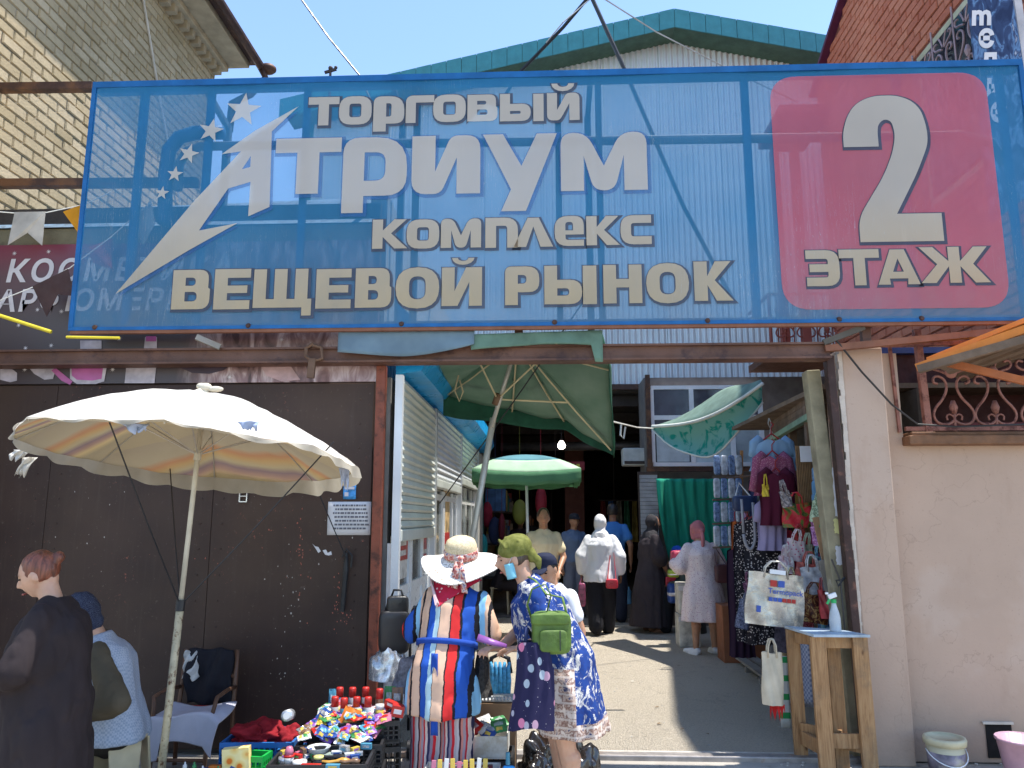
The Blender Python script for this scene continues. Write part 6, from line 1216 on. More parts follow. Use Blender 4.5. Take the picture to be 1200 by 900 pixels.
# left front: snack carton and small bottles
def snack(g):
    d = g.vor(16); return g.ramp(d, [(.18, (.62,.16,.02)), (.30, (.70,.50,.16)), (.55, (.72,.62,.30))])
c = at(279, 880, 4.2); t = thing('snack_carton', 'yellow carton printed with orange pieces standing left of the green crate', 'box', (c.x, 4.2, .2)); mb = MB(); mb.cbox((c.x, 4.2, .315), (.135, .05, .23), Matrix.Rotation(-.08, 3, 'Y')@Matrix.Rotation(.1, 3, 'Z')); mb.build('carton', pattern('snack_print', snack), t); mb = MB(); mb.cbox((c.x-.005, 4.172, .325), (.05, .002, .03), Matrix.Rotation(.45, 3, 'Y')@Matrix.Rotation(.1, 3, 'Z')); mb.build('badge', c_blu, t)
bot = [(217, 873, c_grn, 0, 'clear'), (229, 874, c_wht, 1, 'green'), (238, 878, c_wht, 0, 'pale'), (255, 876, c_grn, 2, 'lime')]
for i, (px, bm, cmn, lab) in enumerate([(217, clear_p, c_wht, 'small clear bottle with white cap, leftmost on the front tray'), (228, c_grn, c_grn, 'small green bottle with green cap beside the clear one'), (238, c_wht, c_wht, 'pale bottle with white cap in front of the orange cartons'), (256, mat('lime_liquid', (.42,.55,.12), .3), c_grn, 'lime bottle with green cap nearest the yellow carton')]):
    p = at(px, 893, 4.1+(.06 if i < 2 else 0)); t = thing('bottle', lab, 'bottle', (p.x, p.y, .27), 'small bottles on the front tray'); mb = MB(); mb.lathe([(0, 0), (.019, 0), (.02, .01), (.02, .045), (.008, .062), (.0, .062)], (p.x, p.y, .27), 14); mb.build('body', bm, t, smooth=True)
    mb = MB(); mb.lathe([(.011, .058), (.011, .082), (.005, .086), (.004, .098), (0, .099)], (p.x, p.y, .27), 12); mb.build('cap', cmn, t, smooth=True)
for i, (px, py, w_, h_, m_, m2, lab) in enumerate([(212, 888, .07, .05, mat('lime_box', (.42,.60,.04), .4, bump=0), c_pnk, 'lime green box at the left end of the front tray'), (222, 884, .09, .10, c_cyn, c_wht, 'blue box standing behind the small bottles'), (242, 880, .05, .11, c_blu, c_wht, 'dark blue carton standing left of the orange cartons'), (253, 879, .065, .12, c_org, c_yel, 'orange carton standing behind the lime bottle'), (262, 882, .02, .12, mat('lime_box'), c_wht, 'narrow lime carton right of the orange one'), (268, 897, .07, .04, c_blu, c_yel, 'flat blue carton at the foot of the yellow carton'), (228, 895, .10, .05, mat('lime_box'), c_pnk, 'long lime box in front of the green bottle')]):
    p = at(px, 895, 4.16+.015*i if i not in (0, 6, 5) else 4.03); box_item('carton', (p.x, p.y, .22), (w_, .03, h_), m_, lab, 'box', .05*(i-3), 0, m2=m2)
mb = MB(); q = at(240, 897, 4.1); mb.box((q.x-.19, 4.0, .205), (q.x+.19, 4.28, .219))
for sx in (-1, 1):
    for yy in (4.02, 4.26): mb.box((q.x+sx*.17-.01, yy-.01, 0), (q.x+sx*.17+.01, yy+.01, .204))
single(mb, 'tray_table', cr_drk, 'low dark tray carrying the small bottles and boxes by the umbrella pole', 'table')
_mark = set(bpy.data.objects)
# metal chair with dark jacket and white cloth
ch = thing('armchair', 'old wooden armchair with red seat standing against the brown panel', 'chair', (-1.93, 5.05, 0)); wd = mat('dark_chair_wood', (.12, .06, .035), .5); X, Y = -1.93, 5.05
for sx in (-1, 1):
    mb = MB(); mb.tube([(X+sx*.22, Y+.22, 0), (X+sx*.22, Y+.22, .42), (X+sx*.215, Y+.25, .62), (X+sx*.21, Y+.27, .86)], .018, 8); mb.build('leg', wd, ch, smooth=True)
    mb = MB(); mb.tube([(X+sx*.20, Y-.22, 0), (X+sx*.21, Y-.2, .40)], .018, 8); mb.build('leg', wd, ch, smooth=True)
    mb = MB(); mb.tube([(X+sx*.22, Y+.24, .58), (X+sx*.24, Y+.05, .60), (X+sx*.24, Y-.15, .585), (X+sx*.21, Y-.2, .40)], .016, 8); mb.build('armrest', wd, ch, smooth=True)
mb = MB(); mb.tube([(X-.21, Y+.255, .66), (X, Y+.28, .665), (X+.21, Y+.255, .66)], .016, 8); mb.build('back_rail', wd, ch)
mb = MB(); bagbox(mb, (X, Y, .42), .44, .07, .44); mb.build('seat', clothmat('red_seat', (.36,.02,.02)), ch, smooth=True)
mb = MB(); mb.tube([(X-.2, Y-.21, .16), (X+.2, Y-.21, .16)], .014, 8); mb.build('stretcher', wd, ch)
jk = clothmat('black_jacket', (.016,.016,.022), .2, .5)
mb = MB(); mb.sheet(lambda u, v: (X-.17+.36*u+.01*sin(v*9), Y+.23-.03*sin(u*9+v*4)-.03*sin(v*3), .87-.42*v+.01*sin(u*11)), 24, 20, .03, (0,1,0)); single(mb, 'jacket', jk, 'black jacket hung over the back of the old armchair', 'jacket', smooth=True)
mb = MB(); mb.sheet(lambda u, v: (X-.19+.10*u*(1+.3*v), Y+.19-.015*sin(u*9+v*14), .85-.20*v+.02*sin(u*7)), 10, 12, .008, (0,1,0)); single(mb, 'white_bag', mat('white_polythene', (.5,.5,.5), .3), 'small white plastic bag hanging on the chair back beside the jacket', 'bag', smooth=True)
mb = MB()
def throw(u, v):
    x = X-.42+.70*u; z = .50-.03*(u-.5) ; y = Y-.02+.12*(.5-v)
    s_ = v*.62
    yy = Y+.14-min(s_, .36); drop = max(0, s_-.36); hang = max(0, .28-u)*1.1
    return V((x+.03*sin(v*5)-.25*max(0,.35-u)*v, yy-.04*drop-.05*max(0,.3-u), .475+.02*sin(u*8+v*3)-drop*(1.2 if u < .45 else .75)-hang*.95-.08*max(0, u-.9)*10*v))
mb.sheet(throw, 40, 30, .008, (0,.3,-1)); single(mb, 'white_cloth', clothmat('pale_lilac_cloth', (.50,.50,.58), .08, .35), 'pale white cloth thrown over the seat of the old armchair', 'cloth', smooth=True)
for o in [o for o in bpy.data.objects if o not in _mark and o.parent is None]:
    o.scale = (.84,)*3; o.location = V((-2.27, 5.15, 0))+.84*(V(o.location)-V((-1.93, 5.05, 0)))
# bag heap and trolley by the shop front
tr = thing('trolley', 'black folding trolley handle standing against the shop front', 'trolley', (-1.03, 5.75, 0)); q = (-1.0, 5.75)
mb = MB(); mb.tube([(-1.0, 5.85, .1), (-1.0, 5.85, .86), (-.985, 5.83, .93), (-.96, 5.78, .965), (-.90, 5.60, .965), (-.885, 5.56, .93), (-.88, 5.55, .86), (-.88, 5.55, .1)], .011, 8); mb.build('handle', c_blk, tr, smooth=True)
for k, z in enumerate((.2, .5)): mb = MB(); mb.tube([(-1.0, 5.85, z), (-.88, 5.55, z)], .009, 6); mb.build('crossbar', c_blk, tr)
for sy in (5.55, 5.85): mb = MB(); mb.lathe([(0, -.015), (.06, -.015), (.06, .015), (0, .015)], (-.93, sy-.02, .06), 16, Matrix.Rotation(pi/2, 3, 'Y')); mb.build('wheel', c_blk, tr)
bags = [((462, 740), .20, .34, c_blk, 'black carrier bag on the heap behind the woman in the straw hat'), ((455, 775), .22, .22, cm['silver'], 'crumpled grey plastic bag at the foot of the trolley'), ((466, 705+5), .14, .16, mat('black_leather', (.02,.02,.02), .35), 'black handbag on top of the heap by the trolley'), ((452, 745), .06, .24, mat('straw_broom', (.42,.30,.12), .8), 'straw coloured broom head leaning by the trolley'), ((458, 718), .05, .10, c_grn, 'green packet poking out above the bags by the trolley'), ((449, 763), .06, .16, c_cyn, 'blue and red wrapped packet leaning by the rusty corner post'), ((480, 790), .20, .20, mat('grey_check_cloth', (.16,.16,.19), .8, var=.5, vs=40), 'grey checked cloth bag beside the striped tunic')]
for (px, py), w_, h_, m_, lab in bags:
    p = at(px, py, 5.15 if px < 475 else 4.95); mb = MB(); nm = 'broom' if 'broom' in lab else ('packet' if 'packet' in lab else 'bag')
    if px in (462, 466): bagbox(mb, p, w_, h_*.8, w_*.5, .3); mb.tube([p+V((-w_*.3, 0, h_*.35)), p+V((-w_*.2, 0, h_*.62)), p+V((w_*.15, 0, h_*.62)), p+V((w_*.25, 0, h_*.35))], .008, 6)
    else: crumple(mb, (p.x, p.y, p.z-h_/2), w_/2, w_/2.6, h_, px*.37, 30, 16, .28)
    single(mb, nm, m_, lab, nm, smooth=True)
# the paper boxes right of the striped woman
def openbox(c, w_, d_, h_, m, label, rot=0, tilt=0, th=.006):
    t = thing('cardboard_box', label, 'box', c, None, rot); WL[t.name] = V((0,0,0))
    mb = MB(); mb.box((-w_/2, -d_/2, 0), (w_/2, d_/2, th)); mb.build('base', m, t, local=True)
    for a, b in (((-w_/2, -d_/2, th+.001), (w_/2, -d_/2+th, h_)), ((-w_/2, d_/2-th, th+.001), (w_/2, d_/2, h_)), ((-w_/2, -d_/2+th+.001, th+.001), (-w_/2+th, d_/2-th-.001, h_)), ((w_/2-th, -d_/2+th+.001, th+.001), (w_/2, d_/2-th-.001, h_))):
        mb = MB(); mb.box(a, b); mb.build('side', m, t, local=True)
    return t
cb_w = mat('white_carton_board', (.55,.54,.50), .7, dirt=(.4,.35,.28)); cb_b = mat('brown_cardboard', (.36,.22,.12), .8)
openbox((-.46, 4.38, .18), .40, .28, .10, cb_w, 'white carton of yellow wrapped bars beside the striped trousers')
openbox((-.42, 4.80, .26), .38, .30, .12, cb_w, 'white carton full of clear bags of coloured clips behind the bars')
openbox((-.36, 5.20, .30), .34, .24, .16, cb_b, 'brown carton topped by a black and white tray and gloves')
crate((-.46, 4.38, 0), .44, .32, .17, cr_blk, 'black crate under the white carton of yellow wrapped bars')
crate((-.42, 4.80, 0), .44, .32, .25, cr_blk, 'black crate under the carton of coloured clips'); 
mb = MB(); mb.box((-.52, 5.09, 0), (-.20, 5.31, .295)); single(mb, 'support_box', cb_b, 'plain brown box supporting the carton with the gloves', 'box', bevel=.004)
for i in range(9):
    x = -.60+i*.034; m_ = [c_pnk, c_yel, c_wht, c_yel, c_pnk, c_yel, c_yel, c_wht, c_yel][i]; cnm = ['pink', 'yellow', 'white', 'yellow', 'pink', 'yellow', 'yellow', 'white', 'yellow'][i]
    t = thing('wrapped_bar', f'{["first","second","third","fourth","fifth","sixth","seventh","eighth","ninth"][i]} bar from the left in the row of wrapped bars, {cnm}', 'bar', (x, 4.30, .20), 'wrapped bars standing in the white carton'); r_ = Matrix.Rotation(RG.uniform(-.08, .08), 3, 'Y')@Matrix.Rotation(-.25, 3, 'X')
    mb = MB(); mb.cbox((x, 4.30, .30+RG.uniform(-.01, .01)), (.024, .018, .11), r_); mb.build('wrapper', m_, t, bevel=.003); mb = MB(); mb.cbox((x, 4.275, .235), (.026, .018, .055), r_); mb.build('sleeve', mat('maroon_sleeve', (.10,.012,.02), .4), t)
for i, (dx, dy, rz_) in enumerate([(-.02, .06, .2), (.05, .07, -.2), (.10, .02, .1)]):
    box_item('bar_pack', (-.46+dx, 4.38+dy, .28), (.13, .03, .02), [c_pnk, c_wht, mat('maroon_sleeve')][i], ['pink pack lying across the yellow bars', 'white pack lying behind the yellow bars', 'maroon pack at the right end of the white carton'][i], 'packet', rz_)
for i in range(14):
    cn = ['pink', 'violet', 'cyan', 'red', 'white', 'blue', 'green'][i % 7]; sachet('clip_bag', (-.58+.05*(i % 7)+RG.uniform(-.015, .015), 4.72+.09*(i//7)+RG.uniform(-.02, .02), .37+RG.uniform(0, .03)), .09, .09, cm[cn], f'{"front" if i < 7 else "rear"} row clear bag holding {cn} clips in the carton', RG.uniform(-.6, .6), RG.uniform(-80, -40), RG.uniform(-.6, .6), group=None, m2=clear_p)
mb = MB(); mb.box((-.50, 5.10, .465), (-.22, 5.30, .475)); 
for i in range(12): mb.box((-.49+i*.0225, 5.085, .475), (-.478+i*.0225, 5.10, .50))
single(mb, 'striped_tray', c_wht, 'white toothed tray on the brown carton under the gloves', 'tray')
_mark = set(bpy.data.objects)
t = thing('glove_bundle', 'bundle of blue work gloves with black cuffs standing on the carton', 'gloves', (-.33, 5.2, .48)); 
for i in range(5): mb = MB(); x = -.385+i*.026; mb.tube([(x, 5.18, .48), (x+.003, 5.18, .56), (x, 5.18, .63), (x+.004*(i-2), 5.18, .67)], [.016, .018, .014, .008], 8); mb.build('finger', mat('glove_blue', (.06,.30,.52), .6, var=.4, vs=40), t, smooth=True)
mb = MB(); mb.tube([(-.40, 5.2, .60), (-.39, 5.2, .69), (-.34, 5.2, .715), (-.28, 5.2, .69), (-.265, 5.2, .60)], .014, 8); mb.build('cuff', c_blk, t, smooth=True)
for o in [o for o in bpy.data.objects if o not in _mark and o.parent is None]: o.location += V((.03, 0, .02))
t = thing('brush', 'bright blue plastic scoop leaning on the white carton', 'scoop', (-.22, 4.42, .1)); mb = MB(); mb.tube([(-.215, 4.42, .36), (-.215, 4.42, .30)], .012, 8); mb.build('handle', c_cyn, t); mb = MB(); bagbox(mb, (-.21, 4.42, .21), .075, .17, .02); mb.build('blade', mat('bright_blue_plastic', (.02,.25,.62), .35), t, smooth=True)
mb = MB(); crumple(mb, (-.02, 4.98, 0), .17, .14, .25, 5, 60, 30, .55); crumple(mb, (.17, 5.0, 0), .17, .15, .28, 9, 60, 30, .5)
single(mb, 'rubbish_bag', mat('black_polythene', (.018,.015,.014), .22, var=.4, bump=.8, bs=9, spec=.8), 'shiny black plastic bag slumped behind the legs of the woman in blue', 'bag', smooth=True)
mb = MB(); crumple(mb, (-.385, 4.74, .58), .06, .08, .22, 12, 40, 22, .3); single(mb, 'dark_sack', mat('dark_net_cloth', (.045,.042,.04), .9, var=.5, vs=60, bump=.6), 'dark grey net sack beside the hip of the woman in stripes', 'bag', smooth=True)
# ================================================================ PARASOLS, TARPS, BUNTING, CABLES
# --- leaning market parasol on the left
UB, UT = V((-2.07, 4.32, 0)), at(240, 462, 4.42)
um = thing('parasol', 'old parasol with bleached white top, striped lining and rusty cream pole on the left', 'parasol', UB)
pole_m = mat('cream_rusty_pole', (.50, .43, .28), .55, .1, var=.15, vs=20, dirt=(.12,.05,.02), dirt_amt=.53, dirt_s=28)
ax = (UT-UB).normalized(); mid = UB+ax*((1.12)/ax.z)
mb = MB(); mb.tube([UB, mid], .021, 12); mb.build('lower_pole', pole_m, um, smooth=True)
mb = MB(); mb.tube([mid-ax*.02, UT-ax*.03], .0145, 10); mb.build('upper_pole', mat('pale_pole', (.50,.46,.36), .5), um, smooth=True)
mb = MB(); mb.tube([mid-ax*.03, mid+ax*.03], .025, 10); mb.build('collar', c_blk, um)
UR = .94; tl = Matrix.Rotation(rad(-6), 3, 'X')@Matrix.Rotation(rad(3), 3, 'Y'); NS = 8
def canopy(a, t, lift=0, sag=.045):
    k = a*NS; fr = k-math.floor(k); an = 2*pi*(a+.045); ch = cos(pi/NS)/cos((fr-.5)*2*pi/NS); r = UR*t*(1-(1-ch)*.7)
    z = -.36*t**1.7-sag*sin(pi*fr)*sin(pi*min(1, t*.9))*.9+.012*noise.noise(V((a*40, t*7, 1)))
    return UT+tl@V((cos(an)*r, sin(an)*r, z+lift))
def lining(g):
    p_ = g.xyz(); z = g.math('ADD', p_[1], g.math('MULTIPLY', g.math('SUBTRACT', g.noise(3), .5), .05)); f = g.math('FRACT', g.math('ADD', g.math('MULTIPLY', z, 1.6), 10.2))
    return g.ramp(f, [(0, (.38,.33,.25)), (.25, (.44,.39,.29)), (.33, (.50,.28,.16)), (.40, (.52,.37,.19)), (.48, (.48,.42,.28)), (.55, (.28,.21,.23)), (.62, (.42,.29,.24)), (.70, (.62,.50,.28)), (.8, (.42,.36,.25))])
def clothdouble(name, fn, tr):
    g = G(name); base = fn(g); g.put(g.b.inputs['Base Color'], base); g.b.inputs['Roughness'].default_value = .9; g.bump(g.noise(12, 4), .3, .02); fin(g, base, tr); return g.m
lin_m = clothdouble('striped_lining', lining, .45); top_m = clothdouble('bleached_canvas', lambda g: g.mix(g.ramp(g.noise(5, 6, rough=.7), [(.5, 0.), (.7, .35)]), wob(g, (.76,.73,.67), .06, 4), (.50,.44,.34)), .40)
for s_ in range(NS):
    mb = MB(); mb.grid(lambda u, v: canopy((s_+u)/NS, .03+.97*v, .006), 8, 12); mb.build('canopy_panel', top_m, um, smooth=True)
mb = MB(); mb.grid(lambda u, v: canopy(1-u, .03+.97*v, -.004), 64, 14); mb.build('lining', lin_m, um, smooth=True)
mb = MB()
def val(u, v):
    p = canopy(u, 1.0, 0); n_ = (p-UT); n_.z = 0; n_.normalize(); k = u*NS*5; dp = .045+.05*n_.y; return p+V((0,0,.006-v*(dp+.015*abs(sin(k*pi/2))+.02*noise.noise(V((u*30,0,0))))))+n_*(.012*sin(k*3)*v+.01*v)
mb.grid(val, 240, 4); mb.build('valance', clothdouble('valance_cloth', lambda g: g.mix(g.noise(9), (.40,.36,.28), (.58,.54,.46)), .4), um, smooth=True)
rib_m = mat('dark_rib_wire', (.05,.045,.04), .5, .5); hub = UT-ax*.36
for s_ in range(NS):
    mb = MB(); mb.tube([canopy(s_/NS, t, -.014) for t in (.02, .25, .5, .75, .99)], .0045, 6); rb = mb.build('rib', mat('pale_rib', (.45,.42,.36), .4, .4), um)
    mb = MB(); mb.tube([hub, canopy(s_/NS, .55, -.018)], .004, 5); mb.build('strut', mat('pale_rib'), rb)
mb = MB(); mb.tube([hub-ax*.03, hub+ax*.03], .022, 10); mb.build('runner', mat('pale_pole'), um); mb = MB(); mb.tube([UT-ax*.05, UT+ax*.02], .024, 10); mb.build('hub', mat('pale_pole'), um)
mb = MB(); q = UT+ax*.02; mb.ell(q+V((0,0,.02)), (.04,.03,.028)); mb.ell(q+V((.06,0,.01)), (.05,.022,.018)); mb.ell(q+V((-.03,.01,.03)), (.03,.02,.02)); mb.build('knotted_rag', clothmat('cream_rag', (.62,.56,.44)), um, smooth=True)
for (px, py, Y) in ((128, 494, 3.62), (199, 545, 5.1), (391, 518, 4.2)):
    p = at(px, py, Y); mb = MB(); mb.tube([p, p.lerp(mid, .5)+V((0,0,-.012)), mid], .004, 5); single(mb, 'tie_line', c_blk, {128: 'long black cord from the front left rim of the parasol to its pole', 199: 'short black cord from the rear rim of the parasol to its pole', 391: 'black cord from the right rim of the parasol to its pole'}[px], 'cord')
q1, q2 = at(366, 560, 5.35), at(406, 655, 5.52); mb = MB(); mb.tube([q1, q1.lerp(q2, .5), q2], .004, 5); single(mb, 'tie_line', c_blk, 'black cord running down the brown panel to the folded strap', 'cord')
for k, (px, py, w_, h_) in enumerate(((30, 527, .13, .06), (36, 536, .09, .12), (404, 548, .07, .13), (160, 497, .14, .045), (292, 494, .11, .045))):
    Yk = (4.35, 4.4, 4.5, 3.55, 3.5)[k]; p = at(px, py, Yk); rk_ = random.Random(k)
    mb = MB(); mb.sheet(lambda u, v: p+V(((u-.5)*w_*(1-.5*v)-(.05*v if k < 2 else -.01*v), -.01+.012*sin(u*9+v*5), -h_*v*(.5+.5*noise.noise(V((u*5+k, k, 0)))+.5*abs(sin(u*7+k))))), 12, 6, .003, (0,1,0)); mb.build('torn_edge', top_m if k < 2 else clothmat('torn_blue_white', (.38,.44,.58)), um, smooth=True)
# --- big green umbrella over the lane mouth
gu = thing('market_umbrella', 'large sagging green market umbrella on a leaning pale pole over the lane', 'umbrella', (-.55, 6.5, 0))
gc1, gc2, gc3 = (.05, .155, .085), (.09, .22, .13), (.012, .10, .055)
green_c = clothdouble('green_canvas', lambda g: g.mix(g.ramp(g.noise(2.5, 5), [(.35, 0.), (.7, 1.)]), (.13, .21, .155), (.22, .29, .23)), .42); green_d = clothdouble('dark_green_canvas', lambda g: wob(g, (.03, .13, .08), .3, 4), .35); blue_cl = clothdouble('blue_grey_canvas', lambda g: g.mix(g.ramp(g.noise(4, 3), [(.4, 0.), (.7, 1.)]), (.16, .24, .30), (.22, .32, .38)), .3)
A = at(606, 396, 6.3)
rim = [at(498, 402, 5.75), at(520, 462, 7.1), at(600, 480, 7.5), at(662, 492, 7.6), at(718, 526, 7.1), at(716, 430, 6.3), at(706, 392, 5.7), at(600, 394, 5.60)]
for i in range(len(rim)):
    a, b = rim[i], rim[(i+1)%len(rim)]
    def f(u, v):
        e = a.lerp(b, u); p = A.lerp(e, v); return p+V((0, 0, -.06*sin(pi*v)*sin(pi*u)-.03*sin(pi*u)*v+.012*noise.noise(V((u*4+i, v*4, 0)))))
    mb = MB(); mb.sheet(f, 12, 12, .006, (0,0,1)); mb.build('canopy_panel', green_c, gu, smooth=True)
mb = MB(); pts = rim[1:5]
def vl(u, v): 
    k = u*3; i = min(2, int(k)); p = pts[i].lerp(pts[i+1], k-i); return p+V((.0, -.02+.03*sin(u*25)*v, -v*(.20-.13*u)-.01*sin(u*17)*v))
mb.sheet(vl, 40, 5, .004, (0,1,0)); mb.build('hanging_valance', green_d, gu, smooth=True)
mb = MB()
def vr(u, v):
    p = rim[6].lerp(rim[5], min(1, u*2)) if u < .5 else rim[5].lerp(rim[4], u*2-1); return p+V((.02*sin(u*9)*v, .0, -v*.16*(1-.5*u)))
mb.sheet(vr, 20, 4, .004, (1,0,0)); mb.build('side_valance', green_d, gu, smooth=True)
pb, hubg = gnd(548, 720), at(583, 468, 6.55)
ptop = at(606, 402, 6.42); pdir = (ptop-hubg).normalized(); pbot = hubg-pdir*(hubg.z/pdir.z)
pale_al = mat('pale_aluminium', (.50,.48,.42), .4, .3, dirt=(.2,.17,.13), dirt_amt=.6)
mb = MB(); mb.tube([at(552, 640, 6.9)-V((0,0,.9)), at(552, 640, 6.9), at(578, 490, 6.6)], .028, 10); mb.build('lower_pole', pale_al, gu, smooth=True)
mb = MB(); mb.tube([at(576, 500, 6.6), ptop], .019, 10); mb.build('upper_pole', pale_al, gu, smooth=True)
mb = MB(); mb.tube([hubg-pdir*.05, hubg+pdir*.05], .036, 10); mb.build('hub', mat('brown_hub', (.16,.09,.05), .6), gu, smooth=True)
ribm = mat('yellowed_rib', (.52,.44,.26), .5)
for e in rim:
    mb = MB(); mb.tube([A.lerp(e, t)+V((0,0,-.03-.02*sin(pi*t))) for t in (.03, .3, .6, .98)], .008, 6); mb.build('rib', ribm, gu)
for i in (0, 2, 4, 6):
    e = A.lerp(rim[i], .52)+V((0,0,-.04)); mb = MB(); mb.tube([hubg, e], .008, 6); mb.build('strut', ribm, gu)
mb = MB()
def fl(u, v): 
    p = at(lerp(397, 556, u), 388, 5.34); return p+V((0, -.01-.015*sin(u*9)*v, -v*(.165*(1-.25*u**6)-.02*abs(u-.5)+.02*sin(u*4))))
mb.sheet(fl, 30, 6, .004, (0,1,0)); mb.build('front_flap', blue_cl, gu, smooth=True)
def fl2(u, v):
    p = at(lerp(552, 706, u), 392-5*u, 5.34); return p+V((0, -.006-.012*sin(u*11)*v, -v*(.085+.05*abs(u-.55)+(.12 if u > .93 else 0))))
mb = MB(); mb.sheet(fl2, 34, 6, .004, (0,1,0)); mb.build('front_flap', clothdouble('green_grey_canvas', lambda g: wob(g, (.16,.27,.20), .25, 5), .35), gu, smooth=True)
a, b = at(700, 330, 5.9), at(515, 590, 7.2); mb = MB(); mb.tube([a, a.lerp(b, .5)+V((0,0,-.02)), b], .006, 5); single(mb, 'guy_rope', c_blk, 'dark rope slanting down from the green umbrella to the shop row', 'rope')
mb = MB(); q = at(537, 462, 6.3); mb.tube([q+V((0,0,.16)), q+V((-.03,0,.03)), q+V((.01,0,-.06)), q+V((.04,0,.02)), q+V((.01,0,.12))], .007, 5); single(mb, 'rope_loop', mat('tan_rope', (.42,.34,.2), .9), 'coiled tan rope hanging under the green umbrella', 'rope')
# --- small square umbrella further in
su = thing('square_umbrella', 'small square green umbrella with pale band standing further up the lane', 'umbrella', at(620, 700, 10.2)*1)
top = at(616, 533, 10.2); cz = [at(553, 549, 9.8), at(681, 549, 9.8), at(672, 546, 11.4), at(566, 546, 11.4)]; zc = (cz[0].z+cz[1].z)/2
for c in cz: c.z = zc
for i in range(4):
    a, b = cz[i], cz[(i+1)%4]
    for v0, v1, m_, nm in ((0, .62, clothdouble('teal_canvas', lambda g: wob(g, (.12,.30,.34), .2, 4), .3) if i == 0 else None, 'crown_panel'), (.62, 1, None, 'band_panel')):
        mm = {'crown_panel': 'teal_canvas', 'band_panel': 'mint_canvas'}[nm]
        if mm not in MATS: MATS[mm] = m_ or clothdouble(mm, lambda g: wob(g, (.48,.66,.46), .12, 4), .3)
        mb = MB(); mb.sheet(lambda u, v: top.lerp(a.lerp(b, u), lerp(v0, v1, v))+V((0,0,.05*sin(pi*lerp(v0, v1, v))-.04*sin(pi*u)*lerp(v0, v1, v)**2)), 8, 6, .004, (0,0,1)); mb.build(nm, MATS[mm], su, smooth=True)
    mb = MB(); mb.sheet(lambda u, v: a.lerp(b, u)+V((0, 0, .0-v*.17-.04*sin(pi*u)+.01*sin(u*20)*v)), 16, 3, .004, (0,1,0)); mb.build('valance', clothdouble('leaf_green_canvas', lambda g: wob(g, (.10,.26,.13), .15, 4), .3), su, smooth=True)
mb = MB(); pb = at(621, 600, 10.3); mb.tube([(pb.x, 10.3, 0), (top.x, 10.3, top.z)], .019, 8); mb.build('pole', white_f, su, smooth=True)
mb = MB(); mb.lathe([(0,0),(.28,0),(.28,.05),(.05,.07),(.03,.3),(0,.3)], (pb.x, 10.3, 0), 16); mb.build('base', c_blk, su, smooth=True)
# --- hanging tarp at the right with its rope
tp = thing('tarp', 'turquoise tarp with white roped border slung above the green curtain', 'tarp', at(830, 500, 9.6))
def tf(u, v):
    a = at(lerp(764, 893, u), lerp(500, 450, u)+16*sin(pi*u)*(.9), lerp(10.6, 8.6, u)); b = at(lerp(764, 893, u), lerp(503, 470, u)+48*sin(pi*min(1, u*1.0)), lerp(10.6, 8.9, u)); p = a.lerp(b, v); return p+V((0, .25*sin(pi*v)*sin(pi*u), -.02*sin(u*14)*v))
turq = clothdouble('turquoise_tarp', lambda g: g.mix(g.ramp(g.noise(5, 6, dist=1), [(.40, 0.), (.48, 1.)]), (.05,.55,.46), (.42,.78,.72)), .65)
mb = MB(); mb.sheet(tf, 30, 10, .004, (0,1,0)); mb.build('sheet', turq, tp, smooth=True)
def tf2(u, v):
    a = at(lerp(764, 893, u), lerp(500, 448, u)+16*sin(pi*u)*.9, lerp(10.6, 8.6, u)); b = at(lerp(800, 890, u), lerp(500, 452, u)-26*sin(pi*u)*.7, lerp(10.9, 9.4, u)); return a.lerp(b, v)+V((0,0,.05*sin(pi*v)))
mb = MB(); mb.sheet(tf2, 24, 6, .004, (0,0,1)); mb.build('upper_fold', clothdouble('grey_green_tarp', lambda g: wob(g, (.20,.30,.24), .2, 5), .3), tp, smooth=True)
mb = MB(); mb.tube([V(tf(u/20, 0))+V((0,-.02,0)) for u in range(21)], .022, 6); mb.tube([V(tf(u/20, 1))+V((0,-.02,0)) for u in range(21)], .012, 6); mb.build('white_border', clothmat('white_border', (.62,.62,.56)), tp, smooth=True)
a, b = at(718, 494, 7.2), at(766, 502, 10.6); mb = MB(); mb.tube([a, a.lerp(b, .5)+V((0,0,-.02)), b], .009, 5)
mb.tube([at(728, 496, 8.2), at(727, 510, 8.2), at(731, 514, 8.2), at(733, 500, 8.2)], .01, 5); single(mb, 'white_rope', mat('white_rope', (.66,.66,.62), .8), 'white rope with a dangling knot between the green umbrella and the turquoise tarp', 'rope')
# --- green curtain
def cu(u, v):
    a = at(lerp(769, 853, u), 561, 11.9); k = (1-v*.0); x = a.x+.16*v*(1-u)*1.0*v; return V((x, 11.9-.05*abs(sin(u*17+v*3))*(.3+v)-.03*sin(u*41), lerp(a.z, .95-.05*u, v)+.03*sin(u*5)*v))
mb = MB(); mb.sheet(cu, 60, 24, .004, (0,1,0)); single(mb, 'green_curtain', clothdouble('emerald_curtain', lambda g: g.mix(g.ramp(g.noise(3, 5, g.scalev(g.co(), (5,1,.5))), [(.35, 0.), (.7, 1.)]), (.012,.26,.17), (.02,.40,.26)), .25), 'emerald green curtain hanging below the white framed windows', 'curtain', smooth=True)
